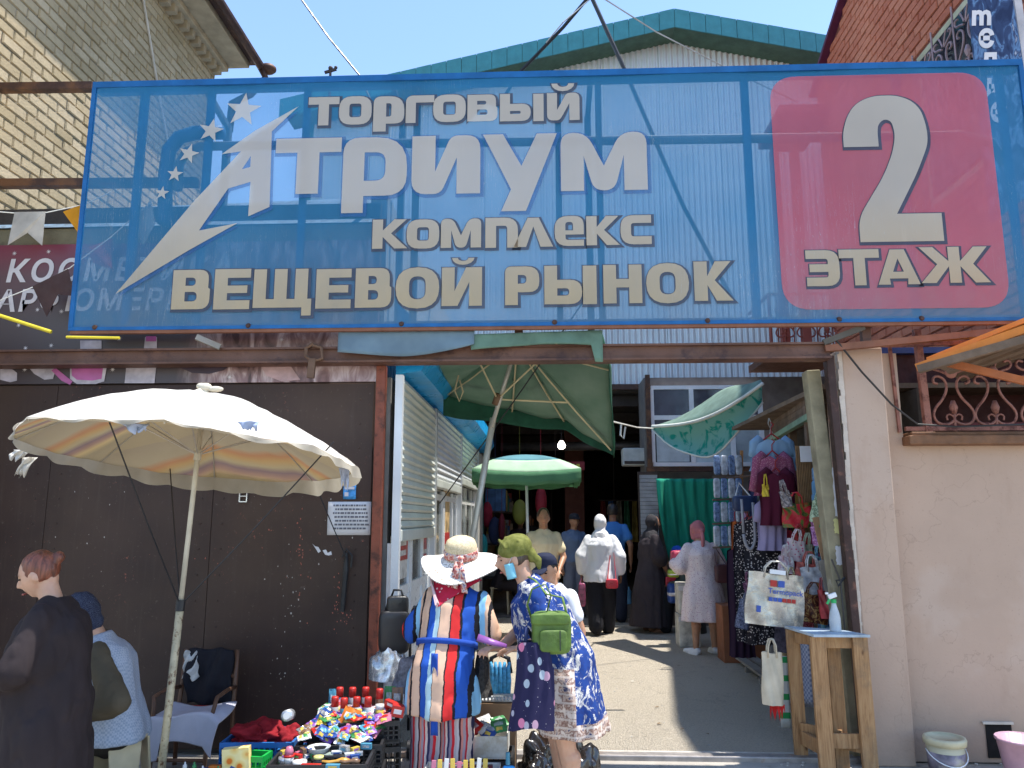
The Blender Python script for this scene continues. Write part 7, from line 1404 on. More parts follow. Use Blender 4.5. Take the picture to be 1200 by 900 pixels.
# --- flip rack of slippers in clear packs (rows right of the curtain)
rk = thing('slipper_rack', 'hanging rack with four rows of clear packed blue white slippers', 'rack', at(860, 640, 8.9)*1)
mb = MB(); mb.beam(at(869, 528, 8.85), at(869, 700, 8.85), .03, .03, (0,1,0)); mb.build('post', mat('orange_wood', (.42,.20,.07), .6), rk)
pk_m = mat('packed_slipper', (.45,.50,.58), .2, var=.35, vs=22, bump=.2, bs=20, spec=.8); pk_b = mat('packed_slipper_blue', (.16,.24,.42), .25, var=.5, vs=26, spec=.8)
for r_ in range(4):
    y0 = (533, 560, 588, 616)[r_]
    mb = MB(); a, b = at(835, y0+26, 8.9), at(871, y0+24, 8.9); mb.beam(a, b, .02, .02); mb.build('shelf', mat('brown_slat'), rk)
    for k in range(4):
        c = at(840+k*8.6, y0+12, 8.8); mb = MB(); bagbox(mb, c, .075, .22, .035, .3); mb.build('slipper_pack', pk_m if (k+r_) % 2 else pk_b, rk, smooth=True)
# --- clothes hanging on the stall
def garment(px, py, w_, h_, m, Y, label, kind='blouse', sleeve=.5, name=None, folds=7, neck=True):
    t = thing(name or kind, label, kind, at(px, py, Y)); c = at(px, py, Y)
    def f(u, v, s_):
        x = (u-.5)*2; wv = w_*(.5+.12*v+.04*sin(v*6)); sh = .10*abs(x)*w_*(1-v)
        return c+V((x*wv*.92, s_*(.035+.045*sin(pi*u)*(1-.3*v))+.016*sin(u*folds*3+v*2)*v, -h_*v-sh*2.2+(.0 if not neck else -.05*max(0, 1-abs(x)*3.2)*(1-v)*(1 if s_ < 0 else .3))))
    mb = MB(); mb.grid(lambda u, v: f(u, v, -1), 22, 18); mb.grid(lambda u, v: f(1-u, v, 1), 22, 18); mb.build('body', m, t, smooth=True)
    if sleeve:
        for sg in (-1, 1):
            a = c+V((sg*w_*.40, 0, -.10*w_*2)); d = V((sg*.22, -.02, -1)).normalized(); L = sleeve*h_
            mb = MB(); mb.tube([a+V((-sg*.05,0,.06)), a, a+d*L*.5, a+d*L], [.05, .075, .062, .058], 12, flat=.6); mb.build('sleeve', m, t, smooth=True)
    mb = MB(); mb.tube([c+V((-w_*.36, 0, -.07)), c+V((0, 0, .03)), c+V((w_*.36, 0, -.07))], .008, 5); mb.tube([c+V((0,0,.03)), c+V((0,0,.08)), c+V((.025,0,.11)), c+V((.0,0,.13))], .005, 5); mb.build('hanger', mat('red_hanger', (.35,.03,.03), .4), t)
    return t
garment(904, 512, .36, .30, clothmat('sky_blue_cotton', (.24,.40,.60), .06, .3, trans=.1), 6.95, 'sky blue short sleeved top hanging highest on the stall', 'top', .36)
garment(905, 532, .30, .36, pattern('pink_print', lambda g: g.mix(g.ramp(g.vor(90), [(.2, 1.), (.35, 0.)]), (.26,.07,.14), (.48,.28,.34))), 6.85, 'dusky pink patterned blouse hanging in front of the sky blue top', 'blouse', .75)
garment(909, 552, .26, .46, clothmat('wine_cotton', (.075,.008,.025)), 6.75, 'dark wine top hanging lowest in the row of blouses', 'top', .3)
dot = pattern('dotted_black_fabric', lambda g: g.mix(g.ramp(g.vor(52), [(.27, 1.), (.34, 0.)]), (.018,.016,.022), (.55,.50,.50)))
garment(893, 600, .36, 1.15, dot, 7.2, 'long black and white dotted dress hanging by the rough wooden pole', 'dress', 0)
garment(876, 608, .28, 1.15, dot, 7.8, 'second black and white dotted dress further left on the stall', 'dress', 0)
garment(864, 640, .22, 1.1, clothmat('dark_plum_cloth', (.03,.014,.035)), 8.3, 'dark plum dress hanging at the left end of the stall', 'dress', 0)
garment(915, 610, .14, .62, clothmat('denim_grey', (.12,.14,.17)), 7.4, 'grey garment hanging right of the dotted dress', 'garment', 0)
garment(919, 600, .10, .55, clothmat('teal_cloth', (.02,.10,.16)), 7.3, 'narrow teal garment hanging right of the wooden pole', 'garment', 0)
garment(872, 600, .08, .30, clothmat('lilac_scarf_cloth', (.30,.20,.36)), 7.9, 'lilac scarf hanging behind the navy handbag', 'scarf', 0)
garment(861, 610, .07, .34, clothmat('rust_scarf_cloth', (.30,.08,.02)), 8.3, 'rust brown scarf hanging beside the slipper rack', 'scarf', 0)
garment(881, 606, .07, .30, clothmat('bottle_green_cloth', (.01,.10,.07)), 7.8, 'bottle green scarf hanging behind the dotted dress', 'scarf', 0)
mb = MB(); mb.tube([at(852, 560, 8.3), at(955, 551, 6.7)], .009, 6); single(mb, 'hanging_rail', rust, 'thin rusty rail carrying the blouses and dresses', 'rail')
mb = MB(); mb.tube([at(907, 553, 7.35), at(911, 620, 7.3), at(915, 690, 7.2), (at(916, 700, 7.2).x, 7.2, 0)], [.018, .022, .02, .026], 8); single(mb, 'wooden_pole', mat('rough_branch', (.34,.26,.15), .85, bump=.6, bs=30), 'rough peeled branch pole in front of the dotted dresses', 'pole', smooth=True)
mb = MB(); pts = [at(901+k*1.9, 490+k*12.5, 7.5) for k in range(9)]
for a, b in zip(pts, pts[1:]): mb.tube([a, a.lerp(b, .5)+V((.015,0,0)), b, a.lerp(b, .5)+V((-.015,0,0)), a], .006, 5)
single(mb, 'chain', mat('steel_chain', (.35,.34,.33), .4, .7), 'steel chain hanging down in front of the blouses', 'chain')
mb = MB(); c = at(878, 622, 7.1); mb.tube([c+V((.05*cos(t)*1.0, 0, .14*sin(t)-.02)) for t in [pi*1.02+k*pi*.96/12 for k in range(13)]]+[c+V((.045,0,.25))], .014, 7)
mb.tube([c+V((-.05, 0, -.02)), c+V((-.055, 0, .28))], .012, 6); single(mb, 'grey_hose', mat('grey_padded_loop', (.30,.30,.34), .7), 'grey padded loop hanging in front of the dotted dresses', 'loop', smooth=True)
dangling('handbag', at(871, 590, 7.3), .20, .145, .07, mat('navy_leather', (.018,.035,.10), .4), 'navy blue flap handbag hanging under the slipper rack', 'handbag', at(866, 566, 7.4), c_wht)
dangling('handbag', at(897, 592, 7.0), .135, .19, .09, mat('gloss_black_leather', (.01,.01,.012), .2), 'glossy black handbag hanging beside the wooden pole', 'handbag', at(899, 565, 7.1))
def poppy(g): return g.ramp(g.noise(11, 3, dist=.8), [(.36, (.03,.06,.02)), (.44, (.14,.18,.04)), (.5, (.52,.02,.03)), (.62, (.62,.05,.07)), (.72, (.30,.01,.02))])
def bag_flat(px, py, Y, w_, h_, m, label, rot=0, name='shopping_bag', d_=.05, handles=True):
    c = at(px, py, Y); t = thing(name, label, 'bag', c); mb = MB(); r_ = Matrix.Rotation(rad(rot), 3, 'Y')
    def f(u, v, s_): return c+r_@V(((u-.5)*w_*(1+.04*sin(v*5)), s_*(.006+d_*.5*sin(pi*u)**.6*(.25+.75*(1-v)))+.006*sin(u*13+v*7), (v-.5)*h_+.006*sin(u*9)*v))
    mb.grid(lambda u, v: f(u, v, -1), 14, 14); mb.grid(lambda u, v: f(1-u, v, 1), 14, 14); mb.build('body', m, t, smooth=True)
    if handles:
        for s_ in (-1, 1): mb = MB(); mb.tube([c+r_@V((x*w_, s_*.02, h_*.5+z)) for x, z in ((-.22, -.03), (-.2, .04), (-.1, .085), (.05, .09), (.17, .05), (.2, -.03))], .006, 5); mb.build('handle', m, t, smooth=True)
    return t, c, r_
bag_flat(934, 604, 6.6, .24, .20, pattern('poppy_print', poppy, .3, .4), 'glossy red poppy print shopping bag hanging under the stall roof', 0)
bag_flat(948, 600, 6.7, .10, .24, pattern('dark_floral_print', lambda g: g.ramp(g.noise(20, 3), [(.4, (.03,.01,.02)), (.55, (.30,.04,.08)), (.62, (.42,.30,.10))])), 'narrow dark floral bag behind the poppy bag', 4)
bag_flat(931, 645, 6.35, .15, .16, pattern('rose_print', lambda g: g.mix(g.ramp(g.vor(38), [(.2, 1.), (.32, 0.)]), (.60,.50,.50), (.48,.08,.16))), 'white bag with pink rose print tilted below the poppy bag', 14)
bag_flat(944, 650, 6.45, .10, .17, mat('pale_green_print', (.40,.45,.32), .5, var=.5, vs=15), 'pale green patterned bag behind the rose print bag', 10)
bag_flat(954, 655, 6.5, .09, .18, pattern('mixed_print', lambda g: g.ramp(g.noise(25, 3), [(.4, (.42,.26,.12)), (.5, (.12,.04,.10)), (.6, (.50,.14,.24))])), 'brown and magenta bag at the right of the rose print bag', 8)
t_, c, r_ = bag_flat(908, 703, 5.75, .40, .36, mat('silver_insulating_foil', (.42,.39,.34), .25, .35, var=.4, vs=9, bump=.9, bs=7, dirt=(.30,.27,.2), dirt_amt=.6), 'large crumpled silver insulating bag with blue and red print at the stall', 6, 'insulated_bag', .04)
mb = MB(); mb.cbox(c+r_@V((.0, -.036, .195)), (.11, .012, .03), r_); mb.build('white_handle', white_f, t_)
tb = MB(); text_mb(tb, 'Termopack', lambda x, y, d: c+r_@V((-.06+x, -.040, .045+y)), .052, .018); tb.build('lettering', col('logo_blue', (.03,.08,.35)), t_)
for dx, m_ in ((-.045, c_red), (.01, col('logo_blue', (.03,.08,.35)))): mb = MB(); mb.cbox(c+r_@V((dx+.02, -.0385, .115)), (.045, .002, .045), r_); mb.build('logo_square', m_, t_)
for k in range(6): mb = MB(); mb.cbox(c+r_@V((-.04+k*.032, -.0385, .005)), (.027, .002, .027), r_); mb.build('letter_square', [col('logo_blue', (.03,.08,.35)), c_red][k > 2], t_)
mb = MB(); mb.cbox(c+r_@V((-.12, -.0385, -.07)), (.03, .002, .045), r_); mb.build('blue_mark', col('logo_blue', (.03,.08,.35)), t_)
bag_flat(955, 680, 6.1, .20, .20, mat('white_building_print', (.46,.46,.48), .35, var=.45, vs=22, bump=.5, bs=18), 'pale grey printed bag right of the silver insulating bag', -6, d_=.04)
bag_flat(952, 713, 6.0, .24, .20, pattern('gold_brown_print', lambda g: g.ramp(g.noise(16, 4, dist=2), [(.4, (.045,.012,.01)), (.5, (.16,.05,.02)), (.58, (.42,.28,.10)), (.66, (.05,.015,.012))]), .3, .35), 'dark brown bag with gold pattern below the pale grey bag', 10, d_=.05)
bag_flat(905, 795, 5.5, .14, .33, mat('cream_canvas_bag', (.50,.44,.33), .85, var=.2), 'cream canvas bag hanging on the left side of the wooden table', 2, 'canvas_bag', .08)
mb = MB(); c = at(911, 826, 5.5); mb.sheet(lambda u, v: c+V(((u-.5)*.10, .02*sin(u*9), -.10*v*(.6+.4*sin(u*25)))), 16, 4, .004, (0,1,0)); single(mb, 'red_fringe', clothmat('red_fringe', (.45,.02,.02)), 'red fringed cloth below the cream canvas bag', 'cloth', smooth=True)
sky_l = clothmat('lavender_cotton', (.30, .26, .42)); 
garment(903, 590, .22, .40, sky_l, 6.9, 'lavender top hanging below the wine coloured top', 'top', .3)
garment(885, 560, .12, .60, clothmat('dark_blue_cotton', (.02,.03,.09)), 7.6, 'dark blue garment hanging behind the grey loop', 'garment', 0)
garment(925, 620, .12, .50, clothmat('crimson_cotton', (.28,.015,.04)), 7.0, 'crimson garment hanging behind the poppy bag', 'garment', 0)
garment(938, 560, .16, .50, clothmat('ochre_cotton', (.32,.20,.05)), 7.3, 'ochre garment hanging in the shade under the plank roof', 'garment', 0)
garment(949, 540, .14, .55, clothmat('grey_pattern_cotton', (.22,.22,.24)), 7.1, 'grey garment hanging in the shade near the concrete post', 'garment', 0)
bag_flat(897, 575, 6.7, .06, .10, mat('yellow_small_bag', (.55,.40,.03), .5), 'small yellow pouch hanging beside the wooden pole', 0)
bag_flat(940, 636, 6.55, .16, .12, mat('red_shiny_print', (.40,.03,.03), .3, var=.5, vs=12), 'flat red glossy bag behind the rose print bag', -8)
bag_flat(948, 668, 6.2, .20, .10, mat('red_white_print', (.45,.10,.08), .4, var=.6, vs=15), 'red and white printed bag lying across the stall front', 5)
bag_flat(968, 708, 5.95, .10, .20, mat('red_blue_print', (.40,.05,.06), .4, var=.6, vs=9), 'red printed bag just right of the spray bottle', -4)
bag_flat(930, 745, 6.6, .30, .26, mat('dark_carpet_bag', (.06,.05,.07), .8, var=.6, vs=30), 'dark patterned bag standing low behind the table', 0)
bag_flat(942, 800, 6.3, .22, .34, mat('blue_white_check_bag', (.34,.36,.44), .7, var=.5, vs=30), 'blue white checked sack on the ground behind the table', 0)
for i, (px, py, w_, h_, c_, nm_) in enumerate([(921, 662, .12, .13, (.45,.30,.34), 'faded rose'), (962, 664, .10, .16, (.10,.22,.36), 'steel blue'), (926, 688, .13, .12, (.30,.24,.12), 'mustard brown'), (968, 735, .12, .12, (.05,.16,.40), 'deep blue'), (944, 738, .12, .12, (.20,.03,.05), 'wine red'), (958, 628, .09, .14, (.35,.12,.28), 'magenta'), (929, 720, .14, .14, (.42,.40,.36), 'off white'), (921, 585, .08, .12, (.12,.10,.10), 'charcoal'), (957, 600, .09, .16, (.20,.26,.16), 'sage green'), (884, 700, .14, .26, (.10,.02,.06), 'plum'), (872, 720, .12, .24, (.06,.07,.12), 'ink blue')]):
    bag_flat(px, py, 6.28-.02*i if px > 900 else 7.0, w_, h_, pattern('goods_print_%d' % i, lambda g: g.mix(g.ramp(g.noise(22+4*i, 4, dist=1.5), [(.47, 0.), (.53, 1.)]), c_, tuple(min(.6, x*1.9+.10) for x in c_)), .35, .45), nm_+' printed bag packed among the goods on the right hand stall', (-1)**i*(3+i), d_=.06)
# cardboard, board and small things on the post
mb = MB(); mb.cbox(at(967, 637, 5.95), (.10, .012, .40), Matrix.Rotation(rad(-9), 3, 'Y')); single(mb, 'cardboard_sheet', cb_b, 'brown cardboard sheet clipped beside the concrete post', 'cardboard')
mb = MB(); mb.cbox(at(974, 690, 5.9), (.09, .014, .42), Matrix.Rotation(rad(-9), 3, 'Y')); single(mb, 'grey_board', mat('grey_weathered_wood'), 'grey weathered board leaning under the cardboard', 'board')
mb = MB(); mb.cbox(at(963, 613, 5.9), (.02, .02, .07), Matrix.Rotation(.3, 3, 'Y')); mb.cbox(at(966, 612, 5.9), (.02, .02, .07), Matrix.Rotation(-.2, 3, 'Y')); single(mb, 'clothes_peg', c_grn, 'green clip holding the brown cardboard sheet', 'clip')
mb = MB(); q = at(985, 680, 5.5); mb.tube([q+V((-.05,0,.14)), q+V((-.02,0,.05)), q, q+V((.03,0,.02)), q+V((-.02,0,-.04)), q+V((-.03,0,.0)), q], .007, 5); mb.tube([q, q+V((.0,-.01,-.2)), q+V((.005,0,-.4))], .006, 5); single(mb, 'knotted_cord', c_blk, 'black cord knotted round the concrete post', 'cord')
# --- stall structure: plank roof, uprights, folded cloths
sr2 = thing('stall', 'brown plank stall roof and frame behind the concrete post on the right', 'stall', (2.3, 7, 0))
plk = mat('stall_plank', (.17, .11, .075), .8, var=.35, vs=6, bump=.5, bs=25); 
p0, p1, p2, p3 = at(903, 489, 8.4), at(957, 452, 6.3), at(957, 490, 6.3), at(906, 514, 8.4)
for k in range(5):
    a = p0.lerp(p3, k/5); b = p1.lerp(p2, k/5); d = (p3-p0)/5; mb = MB(); d2 = (p2-p1)/5
    mb.add([a, b, b+d2*.94, a+d*.94, a+V((.03,.03,.0)), b+V((.03,.03,0)), b+d2*.94+V((.03,.03,0)), a+d*.94+V((.03,.03,0))], [(0,3,2,1),(4,5,6,7),(0,1,5,4),(1,2,6,5),(2,3,7,6),(3,0,4,7)]); mb.build('plank', plk, sr2)
mb = MB(); mb.box((2.2, 6.2, 2.62), (4.2, 9.2, 2.66)); mb.build('roof_sheet', brn, sr2)
mb = MB(); mb.beam(at(902, 516, 8.4), at(962, 480, 6.1), .05, .05); mb.build('edge_beam', mat('pale_green_board', (.20,.30,.20), .7), sr2)
for (px, Y, nm) in ((934, 7.6, 'upright'), (955, 6.7, 'upright')):
    x = at(px, 600, Y).x; mb = MB(); mb.beam((x, Y, 0), (x, Y, 2.55), .07, .06, (0,1,0)); mb.build(nm, plk, sr2)
mb = MB(); mb.box((2.9, 6.1, 0), (2.98, 9.4, 2.6)); mb.build('back_wall', mat('stall_back', (.06,.045,.035), .9), sr2)
for k in range(9):
    x = at(941, 600, 6.6).x; mb = MB(); mb.box((x-.02+k*.014, 6.62, .9), (x-.012+k*.014, 6.64, 2.2)); mb.build('reed', mat('reed_brown', (.22,.13,.06), .8, var=.4), sr2)
for i, (py, w_) in enumerate(((556, .15), (572, .15), (587, .16))):
    c = at(962, py, 6.3); mb = MB(); bagbox(mb, c, .13, .125, .08); single(mb, 'folded_towel', mat('blue_towel_a', (.10,.20,.34), .9, var=.5, vs=40) if i == 0 else mat('blue_towel_b', (.10,.24,.40), .9), ['blue patterned folded cloth, topmost beside the concrete post', 'blue folded cloth in the middle of the stack by the post', 'plain blue folded cloth, lowest beside the concrete post'][i], 'cloth', 'folded blue cloths', smooth=True)
c = at(945, 532, 6.5); mb = MB(); mb.cbox(c, (.10, .012, .13)); single(mb, 'printed_card', paper, 'pale printed card hanging under the stall roof', 'card')
p = gnd(890, 772); pa = thing('pallet', 'grey slatted pallet lying on the asphalt under the dresses', 'pallet', (2.33, 8.7, 0))
for k in range(4): mb = MB(); mb.box((2.1+k*.14, 8.0, .05), (2.2+k*.14, 9.3, .075)); mb.build('slat', mat('grey_weathered_wood'), pa)
for y in (8.05, 8.6, 9.2): mb = MB(); mb.box((2.08, y, .0), (2.66, y+.06, .049)); mb.build('bearer', mat('grey_weathered_wood'), pa)
mb = MB(); mb.box((1.98, 9.15, 0), (2.45, 9.5, .62)); single(mb, 'cardboard_box', mat('red_brown_box', (.24,.09,.04), .8), 'red brown box on the ground beside the woman in the pink headscarf', 'box', bevel=.006)
# trader's boxes near the seated trader
wpb = mat('white_patterned_box', (.50,.48,.42), .7, var=.35, vs=12)
for i, (x0, x1, z0, z1, m_, lab) in enumerate([(1.66, 1.93, .0, .40, wpb, 'lower white patterned box of the stack left of the pink scarf woman'), (1.67, 1.93, .405, .78, wpb, 'upper white patterned box of the stack left of the pink scarf woman')]):
    t = thing('goods_box', lab, 'box', ((x0+x1)/2, 10.35, z0)); mb = MB(); mb.box((x0, 10.2, z0), (x1, 10.5, z1)); mb.build('carton', m_, t, bevel=.012); mb = MB(); mb.box((x0-.001, 10.196, z1-.09), (x1+.001, 10.2, z1-.03)); mb.build('tape', paper, t)
for px, py, Y, w_, h_, m_, lab in ((797, 657, 10.3, .24, .26, mat('red_pink_goods', (.50,.05,.10), .5, var=.5, vs=9), 'red and pink packed bedding on top of the white boxes'), (789, 672, 10.9, .14, .10, mat('lime_bag', (.30,.42,.04), .5), 'lime green bag beside the seated trader'), (787, 695, 10.9, .10, .26, c_blu, 'blue bag on the ground beside the white boxes')):
    t = thing('goods_bag', lab, 'bag', at(px, py, Y)); mb = MB(); bagbox(mb, at(px, py, Y), w_, h_, .2); mb.build('body', m_, t, smooth=True); mb = MB(); bagbox(mb, at(px, py, Y)+V((0, -.01, -.01)), w_*1.02, h_*.2, .2); mb.build('printed_band', white_p, t, smooth=True)
p = gnd(737, 708); mb = MB(); mb.lathe([(0,0),(.05,0),(.052,.02),(.052,.24),(.02,.29),(.02,.32),(0,.32)], (p.x, p.y, 0), 12); single(mb, 'water_bottle', mat('blue_water_bottle', (.20,.45,.62), .15), 'large pale blue water bottle on the ground behind the woman in white', 'bottle', smooth=True)
# balloons / cloths in the hall
for (px, py, Y, rx, rz, m_, nm, lab, cat) in ((634, 588, 13.6, .10, .28, mat('dark_red_cloth', (.22,.01,.02), .7), 'hanging_cloth', 'dark red cloth hanging in the hall behind the umbrella pole', 'cloth'), (609, 600, 13.8, .13, .22, mat('olive_ball', (.14,.15,.02), .7), 'inflatable_ring', 'olive green inflatable hanging left of the umbrella pole', 'inflatable'), (571, 603, 14.5, .10, .24, mat('red_towel', (.25,.01,.03), .8), 'hanging_cloth', 'small red cloth hanging at the left inside the hall', 'cloth'), (580, 622, 14.2, .12, .25, mat('navy_towel', (.02,.03,.08), .8), 'hanging_cloth', 'navy cloth hanging at the left inside the hall', 'cloth'), (588, 618, 14.0, .06, .25, mat('maroon_towel', (.12,.01,.02), .8), 'hanging_cloth', 'maroon cloth hanging next to the navy cloth in the hall', 'cloth'), (566, 640, 13.2, .08, .20, mat('turquoise_bag_cloth', (.01,.22,.24), .6), 'hanging_bag', 'turquoise bag hanging at the end of the shop row', 'bag')):
    c = at(px, py, Y); mb = MB(); mb.ell(c, (rx, .08, rz), 16, 10); mb.tube([c+V((0,0,rz*.95)), (c.x, c.y, 3.7)], .006, 4); single(mb, nm, m_, lab, cat, smooth=True)
# ================================================================ WOODEN TABLE, SPRAY BOTTLE, BUCKETS (right foreground)
wt = thing('wooden_table', 'rough tall wooden table with pale blue sheet top by the steel post', 'table', (1.85, 5.5, 0))
def pinef(g):
    gr = g.noise(3, 6, g.scalev(g.co(), (14, 14, .9)), dist=1.2, rough=.7); base = g.ramp(gr, [(.3, (.17, .085, .035)), (.5, (.33, .185, .085)), (.7, (.42, .26, .13))]); base = g.mix(g.ramp(g.noise(4, 7, rough=.75), [(.5, 0.), (.65, .6)]), base, (.16, .11, .07)); return g.mix(g.ramp(g.vor(6, g.scalev(g.co(), (1, 1, .45))), [(.03, 1.), (.07, 0.)]), base, (.10, .045, .02))
pine = pattern('raw_pine', pinef, .4, .75)
tz = .86
tt_m = mat('pale_blue_sheet', (.36,.44,.50), .45, var=.25, vs=9, dirt=(.22,.24,.26), dirt_amt=.55)
LG = [at(928, 700, 5.62), at(953, 700, 5.30), at(1000, 700, 5.30), at(974, 700, 5.44)]
for q in LG: q.z = 0
LG[1].x += .02; LG[2].x += .03
tz = at(943, 743, LG[1].y-.03).z
tp_ = [(LG[0].x-.05, LG[0].y+.04), (LG[1].x-.05, LG[1].y-.05), (LG[2].x+.04, LG[2].y-.05), (LG[3].x+.07, LG[3].y+.04)]
mb = MB(); mb.poly([tp_ if area(tp_) > 0 else tp_[::-1]], lambda x, y, d: (x, y, tz-d), .016); mb.build('top', tt_m, wt)
for p, wd_ in zip(LG, (.085, .10, .095, .085)):
    mb = MB(); mb.beam((p.x, p.y, .0), (p.x-.012, p.y, tz-.018), wd_, .035, (0,1,0)); mb.build('leg', pine, wt, bevel=.003)
for a, b, z, dy in ((LG[0], LG[3], .20, -.03), (LG[1], LG[2], .20, .03), (LG[0], LG[1], .15, 0), (LG[3], LG[2], .17, 0), (LG[0], LG[3], tz-.07, -.03), (LG[1], LG[2], tz-.06, .03)):
    mb = MB(); mb.beam((a.x, a.y+dy, z), (b.x, b.y+dy, z), .022, .09 if z < .5 else .07); mb.build('rail', pine, wt, bevel=.003)
sb = at(979, 735, 5.39); sb.z = tz+.001; t = thing('spray_bottle', 'white spray bottle with green collar and trigger on the wooden table', 'spray bottle', sb)
mb = MB(); mb.lathe([(0,0),(.034,0),(.036,.01),(.036,.08),(.030,.12),(.016,.165),(.013,.19),(0,.19)], sb, 18); mb.build('body', mat('milky_plastic', (.58,.62,.64), .3, trans=.2), t, smooth=True)
mb = MB(); mb.lathe([(.017,.182),(.018,.205),(0,.206)], sb, 14); mb.beam(sb+V((-.02,0,.215)), sb+V((-.045,0,.175)), .014, .010, (0,1,0)); mb.build('trigger', col('spray_green', (.02,.36,.10)), t)
mb = MB(); mb.cbox(sb+V((-.008,0,.228)), (.055,.024,.03), Matrix.Rotation(-.35, 3, 'Y')); mb.cbox(sb+V((-.042,0,.243)), (.02,.014,.014)); mb.build('nozzle', white_f, t, bevel=.003)
mb = MB(); mb.sheet(lambda u, v: V((1.88+.13*u, 6.15+.02*sin(u*8), .70-.46*v)), 10, 10, .02, (0,1,0)); single(mb, 'checked_cloth', pattern('blue_check', lambda g: g.n('TexChecker', {'Vector': g.co(), 'Scale': 55, 'Color1': (.50,.52,.60,1), 'Color2': (.25,.28,.40,1)})), 'pale blue checked cloth hanging behind the wooden table', 'cloth', smooth=True)
mb = MB(); mb.sheet(lambda u, v: V((1.72+.07*u, 6.12, .58-.50*v)), 4, 10, .02, (0,1,0)); single(mb, 'green_white_bag', pattern('green_check', lambda g: g.mix(g.ramp(g.math('SINE', g.math('MULTIPLY', g.xyz()[2], 48)), [(.4, 0.), (.5, 1.)], True), (.52,.52,.48), (.03,.28,.08))), 'green and white striped bag standing behind the wooden table', 'bag', smooth=True)
mb = MB(); mb.tube([(2.02, 6.0, 1.0), (2.03, 6.0, .8), (2.015, 6.0, .55)], .018, 8); single(mb, 'blue_strap', c_cyn, 'bright blue strap hanging behind the spray bottle', 'strap')
mb = MB(); mb.cbox((1.92, 6.2, .35), (.14, .05, .14)); single(mb, 'carton', cb_b, 'small cardboard piece behind the wooden table legs', 'box')
def bucket(c, r0, r1, h, m, label, lid=None, hm=None, band=None):
    t = thing('bucket', label, 'bucket', c); mb = MB(); mb.lathe([(0,0),(r0,0),(lerp(r0,r1,.3),h*.3),(r1,h),(r1+.006,h+.002),(r1+.006,h-.014),(r1-.004,h-.014),(r1-.006,h-.004),(r0-.006,.008),(0,.008)] if not lid else [(0,0),(r0,0),(r1,h),(0,h)], c, 28); mb.build('body', m, t, smooth=True)
    if lid: mb = MB(); mb.lathe([(r1+.002,h-.03),(r1+.010,h-.03),(r1+.012,h),(r1+.006,h+.012),(r1-.012,h+.012),(r1-.014,h+.003),(0,h+.004)], c, 28); mb.build('lid', lid, t, smooth=True)
    if hm: mb = MB(); mb.tube([V(c)+V((cos(a_)*(r1+.008), -abs(sin(a_))*.0-(r1+.008)*abs(sin(a_)), h*.72-.08*abs(sin(a_)))) for a_ in [pi*k/12 for k in range(13)]], .004, 5); mb.build('handle', hm, t, smooth=True)
    if band: mb = MB(); mb.lathe([(lerp(r0,r1,.15)+.0015,h*.15),(lerp(r0,r1,.66)+.0015,h*.66)], c, 28); mb.build('printed_band', band, t, smooth=True)
bp_ = gnd(1107, 903); bucket((bp_.x-.02, 5.36, 0), .10, .115, .215, mat('cream_plastic', (.50,.46,.32), .45, var=.1), 'cream paint bucket with lid and worn label by the pink wall', mat('cream_lid', (.55,.50,.33), .5, dirt=(.35,.30,.2), dirt_amt=.55), white_f, mat('worn_label', (.26,.22,.26), .5, var=.6, vs=8, dirt=(.48,.44,.30), dirt_amt=.5))
bucket((at(1207, 890, 5.2).x, 5.25, 0), .11, .15, .25, mat('pink_lilac_plastic', (.42,.26,.33), .45), 'pink plastic bucket standing at the right edge under the vent hole')
# rubble
mb = MB(); rq = random.Random(9)
for k in range(60):
    x = rq.choice([rq.uniform(1.5, 2.1), rq.uniform(2.45, 3.2)]); y = rq.uniform(5.15, 5.6); r_ = rq.uniform(.004, .016); mb.ell((x, y, r_*.5), (r_, r_*rq.uniform(.6, 1), r_*.6), 6, 4)
stuff(mb.build('rubble', mat('pale_rubble', (.45,.42,.38), .95)))['label'] = 'small pale rubble scattered at the foot of the wall and table'
mb = MB()
for k in range(160):
    x, y = rq.uniform(-1.1, 2.0), rq.uniform(5.8, 12.5); r_ = rq.uniform(.003, .011); mb.ell((x, y, r_*.3), (r_, r_*rq.uniform(.5, 1), r_*.4), 5, 4)
stuff(mb.build('grit', mat('grit_pale', (.5,.47,.42), .95)))['label'] = 'loose grit and litter specks on the asphalt lane'
for k, (m_, n_) in enumerate(((mat('litter_paper', (.60,.58,.52), .8), 14), (mat('litter_leaf', (.16,.10,.04), .9), 22))):
    mb = MB()
    for i in range(n_):
        x, y = rq.choice([rq.uniform(-.2, 1.9), rq.uniform(-1.0, -.3)]), rq.uniform(5.8, 11); a_ = rq.uniform(0, 3); r_ = rq.uniform(.01, .028); mb.add([(x+cos(a_+t)*r_*q, y+sin(a_+t)*r_*q*.7, .008+.006*rq.random()) for t, q in ((0, 1), (1.3, .7), (2.4, 1), (3.6, .6), (4.8, .9))], [(0,1,2,3,4)])
    stuff(mb.build('litter', m_))['label'] = ['scraps of pale paper litter lying on the asphalt lane', 'dry leaf scraps scattered over the asphalt lane'][k]
